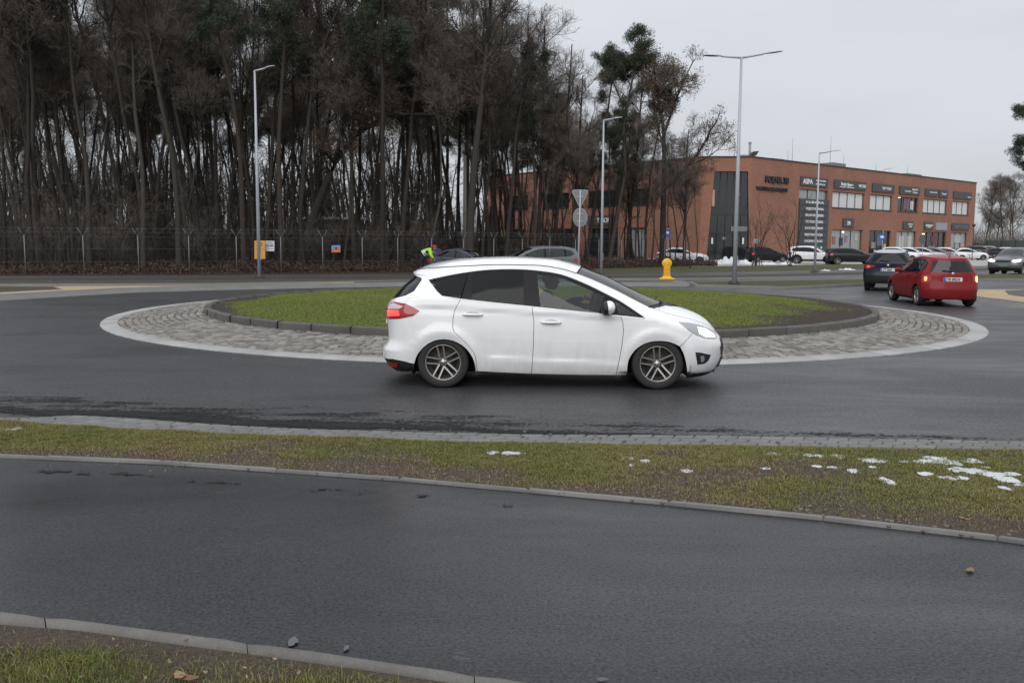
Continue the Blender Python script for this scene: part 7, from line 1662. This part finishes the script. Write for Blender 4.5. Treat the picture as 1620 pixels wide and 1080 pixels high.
disc_px('round_plate', circ_px(917.6, 344, 10.8, 14.6), GREYB, sg_, by, (bx, by, .14)); disc_px('rim', circ_px(917.8, 344, 11.4, 15.2), LAMPM, sg_, by, (bx, by, .14), off=.064)
for yy in (311, 338, 350):
    zc = at_depth(917, yy, by)[2] - .14; b = MB(); b.box((.05, .03, zc), (.26, .03, .035)); b.build('bracket', LAMPM, sg_)
bx, by, _ = G(1054.5, 442.3, .14); k = by / F; bo = empty('bollard', (bx, by, .14)); tag(bo, 'bright yellow plastic bollard with round head on the splitter island', 'bollard')
Hh = 33.5 * k; rh = 7.9 * k
b = MB(); b.box((0, 0, .04), (23.5 * k, 14 * k, .08), bev=.02); b.add([(-8 * k, -5 * k, .08), (8 * k, -5 * k, .08), (8 * k, 5 * k, .08), (-8 * k, 5 * k, .08), (-5.4 * k, -3.5 * k, .17), (5.4 * k, -3.5 * k, .17), (5.4 * k, 3.5 * k, .17), (-5.4 * k, 3.5 * k, .17)], [(4, 5, 6, 7), (0, 1, 5, 4), (1, 2, 6, 5), (2, 3, 7, 6), (3, 0, 4, 7)]); b.build('base', YEL, bo)
b = MB(); b.box((0, 0, .17 + (Hh - 2 * rh - .10) / 2), (10.4 * k, 6 * k, Hh - 2 * rh - .02), top=(.92, 1))
for i in range(5): b.box(((-4 + 2 * i) * k, -3.2 * k, .17 + (Hh - 2 * rh - .1) / 2), (.018, .03, Hh - 2 * rh - .1))
b.build('shaft', YEL, bo)
b = MB(); b.lathe([(0, -.085), (rh * .80, -.085), (rh * .98, -.05), (rh, 0), (rh * .98, .05), (rh * .8, .085), (0, .085)], c=(0, 0, Hh - rh), n=30, axis='y'); b.build('round_head', YEL, bo)
def simple_sign(px, y0, y1, Yd, build, label, name='road_sign', cat='road sign'):
    x0 = X_at(px, Yd, 0); r_ = empty(name, (x0, Yd, .02)); tag(r_, label, cat); H = at_depth(px, y0, Yd)[2] - .02; b = MB(); b.tube([(0, 0, 0), (0, 0, H)], .03, 8); b.build('pole', LAMPM, r_); build(r_, Yd, (x0, Yd, .02)); return r_
BLUE = M['sign_blue']
simple_sign(1056, 361, 412, 71, lambda r_, Y_, o: (disc_px('square_plate', [(1051.5, 363), (1060.5, 363), (1060.5, 375), (1051.5, 375)], BLUE, r_, Y_, o, off=-.06), disc_px('pictogram', [(1054, 366), (1058, 366), (1058, 370), (1054, 370)], LETW, r_, Y_, o, off=-.075), disc_px('round_plate', circ_px(1056, 378, 3.6, 3.2, 18), GREYB, r_, Y_, o, off=-.06)), 'small blue square sign over a pale round plate in front of the white saloon')
simple_sign(1394.5, 365, 404, 96, lambda r_, Y_, o: (disc_px('round_plate', circ_px(1395, 374.5, 4.8, 5.6, 20), BLUE, r_, Y_, o, off=-.06), disc_px('arrow', [(1392, 373.4), (1395, 373.4), (1395, 371.6), (1398.6, 374.8), (1395, 378), (1395, 376.2), (1392, 376.2)], LETW, r_, Y_, o, off=-.075)), 'round blue sign with a white arrow to the right before the shop front')
simple_sign(1458.5, 374, 410, 92, lambda r_, Y_, o: disc_px('round_plate', circ_px(1458.5, 379, 5.2, 7, 20), mat('sign_back_dark', (.09, .09, .095), .6), r_, Y_, o, off=-.06), 'dark back of a round sign above the parked cars')
def fence_sign(poly, m, label, marks):
    cx = sum(p[0] for p in poly) / len(poly); Yd = fence_y((cx - 810) / F * 50) - .08; o = Vector(at_depth(cx, max(p[1] for p in poly), Yd)); P_ = [Vector(at_depth(px, py, Yd)) - o for px, py in poly]
    b = MB(); b.add(P_ + [p + Vector((0, .02, 0)) for p in P_], [(3, 2, 1, 0), (4, 5, 6, 7)] + [(i, (i + 1) % 4, 4 + (i + 1) % 4, 4 + i) for i in range(4)]); s_ = b.build('fence_sign', m, None, tuple(o)); tag(s_, label, 'sign')
    for q, mm_ in marks:
        Q = [Vector(at_depth(px, py, Yd)) - o - Vector((0, .004, 0)) for px, py in q]; b = MB(); b.add(Q, [tuple(range(len(Q)))[::-1]]); b.build('marking', mm_, s_)
rc = lambda x0, y0, x1, y1: [(x0, y0), (x1, y0), (x1, y1), (x0, y1)]
ORG = mat('sign_amber', (.62, .30, .035), .5); WHT = mat('sign_white', (.62, .60, .66), .5); OR2 = mat('sign_orange', (.55, .15, .06), .5); LB = mat('sign_light_blue', (.13, .30, .48), .5); GRY = mat('mark_grey', (.12, .12, .14), .6)
fence_sign(rc(402.5, 380.5, 419.5, 409.5), ORG, 'tall amber notice board on the fence behind the left street lamp', [(rc(413, 384, 415, 389), GRY), (rc(404, 393, 418, 393.8), mat('amber_dark', (.4, .2, .03), .5))])
fence_sign(rc(420.3, 381, 434, 397.3), WHT, 'white notice with grey lettering on the fence beside the amber board', [(rc(422, 382.5, 432, 383.5), GRY), (rc(421.5, 385, 431.5, 386), GRY), (rc(421.5, 388, 426, 390), GRY), (rc(427, 387.5, 432.5, 390), GRY), (rc(423, 393, 433, 393.8), LB)])
fence_sign(rc(524.3, 388, 538.5, 399.2), LB, 'small blue and orange notice on the fence', [([(524.3, 396), (538.5, 390.5), (538.5, 399.2), (524.3, 399.2)], OR2), (rc(530, 390, 533.5, 394.5), M['sign_blue'])])

# ------------------------------------------------------------------ cars
def centre(px, py, wb, heading):
    x, y, _ = G(px, py); h = R(heading); return (x - math.sin(h) * wb / 2, y - math.cos(h) * wb / 2, 0)
rl_, rr2, fl2 = Vector(G(1453.5, 482)), Vector(G(1537.5, 485.5)), Vector(G(1413.5, 476))
hd = fl2 - rl_; head_red = math.degrees(math.atan2(hd.x, hd.y)); mid = (rl_ + rr2) / 2
HRED = 6.0
generic_car('hatchback', 'hatch', 'red_paint', (mid.x, mid.y + .1, 0), HRED, 'red hatchback leaving the roundabout with its brake light and indicator lit', 'cars on the road', lit=(True, False), blinker=-1, rearplate='CTR 09210', dark=False, rear_badge=True)
x, y, _ = G(1403, 461); h = 25
generic_car('off_roader', 'suv', 'navy_paint', (x + math.sin(R(h)) * .8, y + math.cos(R(h)) * .8, 0), h, 'dark blue off-roader with silver roof leaving ahead of the red hatchback', 'cars on the road', fy=.97, fz=.97, lit=(True, False), rearplate='CT 2569', rear_badge=True, roofm='silver_paint', rails=True)
x, y, _ = G(1587, 436); h = 222
generic_car('off_roader', 'suv', 'grey_paint', (x - math.sin(R(h)) * 3.4, y - math.cos(R(h)) * 3.4, 0), h, 'dark grey off-roader with lit headlights coming towards the roundabout', 'cars on the road', lit=(False, True), plate='', plate_m='plate_green', clear=True)
generic_car('crossover', 'suv', 'grey_paint', centre(841, 443, 2.8, 258), 258, 'dark grey estate car behind the roof of the white car', 'cars on the road', fx=1.03, fz=.985, lit=(True, False), clear=True)
sal, sc_ = generic_car('saloon', 'sedan', 'plum_paint', centre(742, 435, 2.7, 112), 112, 'dark violet saloon with its boot lid open beside the fence', None, fx=.95, lit=(True, False), boot_open=True, clear=True)
for o in list(sal.children):
    if o.name.startswith('boot_lid'):
        bl_ = o
hinge = Vector((-.42, 0, 1.10)); bl_.matrix_local = Matrix.Translation(hinge) @ Matrix.Rotation(R(70), 4, 'Y') @ Matrix.Translation(-hinge)
bx_ = MB(); bx_.box((-.62, 0, .80), (.5, 1.1, .35)); bx_.build('boot_lining', M['black_plastic'], sal)
park = [('off_roader', 'suv', 'white_plain', 1286, 417.5, 112, 'white off-roader parked left of the long black estate', 1, .98), ('estate_car', 'suv', 'black_paint', 1347, 418.5, 96, 'long black estate parked right of the white off-roader', 1.04, .90), ('saloon', 'sedan', 'white_plain', 1080, 418, 98, 'white saloon parked behind the right end of the fence', 1, 1),
    ('hatchback', 'hatch', 'black_paint', 1212, 414.5, 75, 'black car with a red tail light behind the two leafless bushes', 1.1, 1), ('hatchback', 'hatch', 'white_plain', 1424, 413, 120, 'white car with a dark blue roof line, left end of the parked row', 1.05, 1.02), ('hatchback', 'hatch', 'white_plain', 1444, 412.5, 125, 'white hatchback second from the left in the parked row', 1.05, 1.0),
    ('hatchback', 'hatch', 'silver_paint', 1465, 412.5, 125, 'silver hatchback third from the left in the parked row', 1.05, 1.0), ('hatchback', 'hatch', 'grey_paint', 1483, 412, 130, 'grey hatchback between the silver and white ones in the parked row', 1.05, .98), ('hatchback', 'hatch', 'white_plain', 1503, 411.5, 118, 'white hatchback just left of the long white saloon', 1.05, 1.0),
    ('saloon', 'sedan', 'white_plain', 1532, 411.5, 98, 'long white saloon parked before the right corner of the shops', 1.0, 1), ('off_roader', 'suv', 'dark_grey_paint', 1553, 408, 110, 'dark off-roader behind the long white saloon', 1, 1.02), ('off_roader', 'suv', 'silver_paint', 1569, 405.5, 95, 'pale silver off-roader at the back of the car park', 1, 1.0),
    ('saloon', 'sedan', 'black_paint', 1581, 409, 100, 'black saloon parked right of the long white saloon', 1, 1), ('hatchback', 'hatch', 'white_plain', 1601, 408, 115, 'white hatchback above the dark grey oncoming off-roader', 1.05, 1), ('hatchback', 'hatch', 'red_paint', 1622, 407, 100, 'red hatchback cut by the right edge of the picture', 1, 1)]
for nm_, st_, pm_, px, py, hd_, lb, fx2, fz2 in park:
    wb_c = SPECS[st_]['wb'] * fx2
    generic_car(nm_, st_, pm_, centre(px, py, wb_c, hd_), hd_, lb, 'parked cars', fx=fx2, fz=fz2, doors=False, fine=False, lit=(px == 1212, False))

# ------------------------------------------------------------------ person in a high-visibility jacket bending into the boot
HV = mat('hi_vis', (.42, .80, .05), .7); SILV = mat('reflective_band', (.6, .62, .6), .4); REDC = mat('red_cap', (.45, .02, .03), .8)
Yp = 47.5; x0 = X_at(667, Yp); pr = empty('person', (x0, Yp, .08)); tag(pr, 'person in a bright yellow jacket and red cap bending over the open boot', 'person')
J = dict(pelvis=((0, 0, .98), (.15, .17)), waist=((.14, 0, 1.12), (.13, .16)), chest=((.38, 0, 1.28), (.14, .19)), neck0=((.52, 0, 1.34), (.07, .08)), neck=((.58, 0, 1.38), .055),
    kl=((.06, .12, .52), .08), al=((-.06, .13, .10), .05), fl=((.10, .14, .04), .04), kr=((.02, -.12, .52), .08), ar_=((-.14, -.13, .10), .05), fr=((.02, -.14, .04), .04),
    sl=((.46, .20, 1.28), .07), el=((.50, .26, 1.00), .05), wl=((.62, .20, .80), .034), sr=((.46, -.20, 1.28), .07), er=((.50, -.26, 1.00), .05), wr=((.66, -.18, .82), .034))
E = [('pelvis', 'waist'), ('waist', 'chest'), ('chest', 'neck0'), ('neck0', 'neck'), ('pelvis', 'kl'), ('kl', 'al'), ('al', 'fl'), ('pelvis', 'kr'), ('kr', 'ar_'), ('ar_', 'fr'), ('chest', 'sl'), ('sl', 'el'), ('el', 'wl'), ('chest', 'sr'), ('sr', 'er'), ('er', 'wr')]
skin_body('body', J, E, M['cloth_dark'], pr)
J2 = {k: (v[0], tuple(r_ + .018 for r_ in (v[1] if hasattr(v[1], '__len__') else (v[1], v[1])))) for k, v in J.items() if k in ('waist', 'chest', 'neck0', 'sl', 'el', 'sr', 'er')}
J2['wl'] = ((.60, .215, .85), .045); J2['wr'] = ((.635, -.195, .86), .045)
J2 = dict([('waist', ((.06, 0, 1.06), (.165, .19)))] + [(k, v) for k, v in J2.items() if k != 'waist'])
jk = skin_body('jacket', J2, [('waist', 'chest'), ('chest', 'neck0'), ('chest', 'sl'), ('sl', 'el'), ('el', 'wl'), ('chest', 'sr'), ('sr', 'er'), ('er', 'wr')], HV, pr)
b = MB()
for t in (.18, .42):
    c = Vector((.06, 0, 1.06)).lerp(Vector((.38, 0, 1.28)), t); d = Vector((.32, 0, .22)).normalized(); b.tube([c - d * .03, c + d * .03], [.196, .196], 16, caps=False)
b.build('reflective_band', SILV, jk)
hb = MB(); ellipsoid(hb, (.68, 0, 1.42), (.10, .08, .11)); hb.tube([(.62, .20, .80), (.68, .18, .72)], [.035, .02], 6); hb.tube([(.66, -.18, .82), (.73, -.16, .74)], [.035, .02], 6); hb.build('head_and_hands', M['skin'], pr)
hb = MB(); ellipsoid(hb, (.67, 0, 1.46), (.115, .095, .09)); hb.box((.78, 0, 1.42), (.10, .12, .015)); hb.build('cap', REDC, pr)

# ------------------------------------------------------------------ bushes before the shops, snow heaps, hoarding, hedge, pole
BU = [shrub(610, 5.9, 9, .22, twl=.45), shrub(611, 5.6, 9, .26, twl=.45)]
for k, (px, lb) in enumerate([(1196, 'left one of the two tall leafless bushes before the brick wall'), (1250, 'right one of the two tall leafless bushes before the brick wall')]):
    x, y, _ = G(px, 421.7); plant('leafless_bush', BU[k], (x, y, 0), k * 1.7, (1.15, 1.15, 1), lb, 'bush', 'tall bushes before the shops', part='stem')
def heap(cx, cy, rx, ry, h, seed, m, name, label=None):
    n = 26; V = []; Fq = []
    for i in range(n):
        for j in range(n):
            u, v = i / (n - 1) * 2 - 1, j / (n - 1) * 2 - 1; q = max(0, 1 - u * u - v * v); V.append((cx + u * rx, cy + v * ry, .03 + h * q ** .6 * (.35 + 1.2 * float(vnoise(np.array(u * 5 + seed), np.array(v * 4 + seed), seed))) if q > 0 else .0))
    for i in range(n - 1):
        for j in range(n - 1): a = i * n + j; Fq.append((a, a + n, a + n + 1, a + 1))
    return tag(link(name, mesh_np(name, V, np.array(Fq), m, smooth=False)), kind='stuff')
SNOWD = concrete('dirty_snow', (.55, .55, .56), (.80, .82, .84), stain=.4)
for i, (px, py, wd, hh) in enumerate([(1150, 417.5, 34, .5), (1128, 418, 26, .25), (1178, 418, 18, .3), (1215, 418.5, 26, .15), (1245, 418.5, 22, .15), (1100, 419, 22, .25), (1340, 428.5, 26, .12), (1306, 430, 14, .1), (1012, 418, 30, .2), (1040, 419, 16, .2)]):
    x, y, _ = G(px, py); heap(x, y, wd / 2 / F * y, .9, hh, i + 5, SNOWD, 'snow_heap')
x0, x1 = X_at(482, 88), X_at(572, 88); b = MB(); b.box(((x0 + x1) / 2, 88, 1.9), (x1 - x0, 3, 3.8)); hut = b.build('long_shed', mat('brown_boards', (.19, .11, .06), .8)); tag(hut, 'long brown shed glimpsed between the trunks behind the leaning oak', 'shed')
b = MB(); b.box(((x0 + x1) / 2, 88, 3.92), (x1 - x0 + .6, 3.6, .22)); b.build('roof', mat('snowy_roof', (.7, .72, .74), .7), hut)
x0, x1 = X_at(640, 92), X_at(680, 92); b = MB(); b.box(((x0 + x1) / 2, 92, 1.9), (x1 - x0, 3, 3.8)); hut = b.build('small_shed', mat('ochre_boards', (.24, .15, .07), .8)); tag(hut, 'small ochre shed between trunks left of the tall grey post', 'shed')
b = MB(); b.box(((x0 + x1) / 2, 92, 3.9), (x1 - x0 + .5, 3.4, .16)); b.build('roof', DARKM, hut)
x0 = X_at(735.5, 60); zt_ = at_depth(735.5, 246, 60)[2]; b = MB(); b.tube([(0, 0, 0), (0, 0, zt_)], [.15, .10], 8); pl = b.build('post', mat('weathered_post', (.13, .12, .11), .8), None, (x0, 60, 0)); pl.name = 'utility_pole'; tag(pl, 'plain grey post among the trunks above the open boot', 'pole')
a, c = Vector((X_at(1560, 150), 150, 0)), Vector((X_at(1760, 150), 150, 0)); b = MB(); b.box(((a.x + c.x) / 2, 150, 1.25), (c.x - a.x, .2, 2.5)); hg = b.build('green_fence', mat('green_fence', (.035, .055, .052), .7)); tag(hg, 'dark green fence at the back of the car park on the right', 'fence')
b = MB(); [b.box((a.x + (c.x - a.x) * i / 9, 149.85, 1.3), (.12, .1, 2.6)) for i in range(10)]; b.build('post', DARKM, hg)
X, Y = g.uniform(a.x - 4, c.x, 5000), g.uniform(150.5, 162, 5000); tangle('undergrowth', X, Y, 2, 7, .02, TWIG, 5)
for o in bpy.data.objects:
    lb = o.get('label')
    if lb and o.parent is None:
        w_ = lb.split()
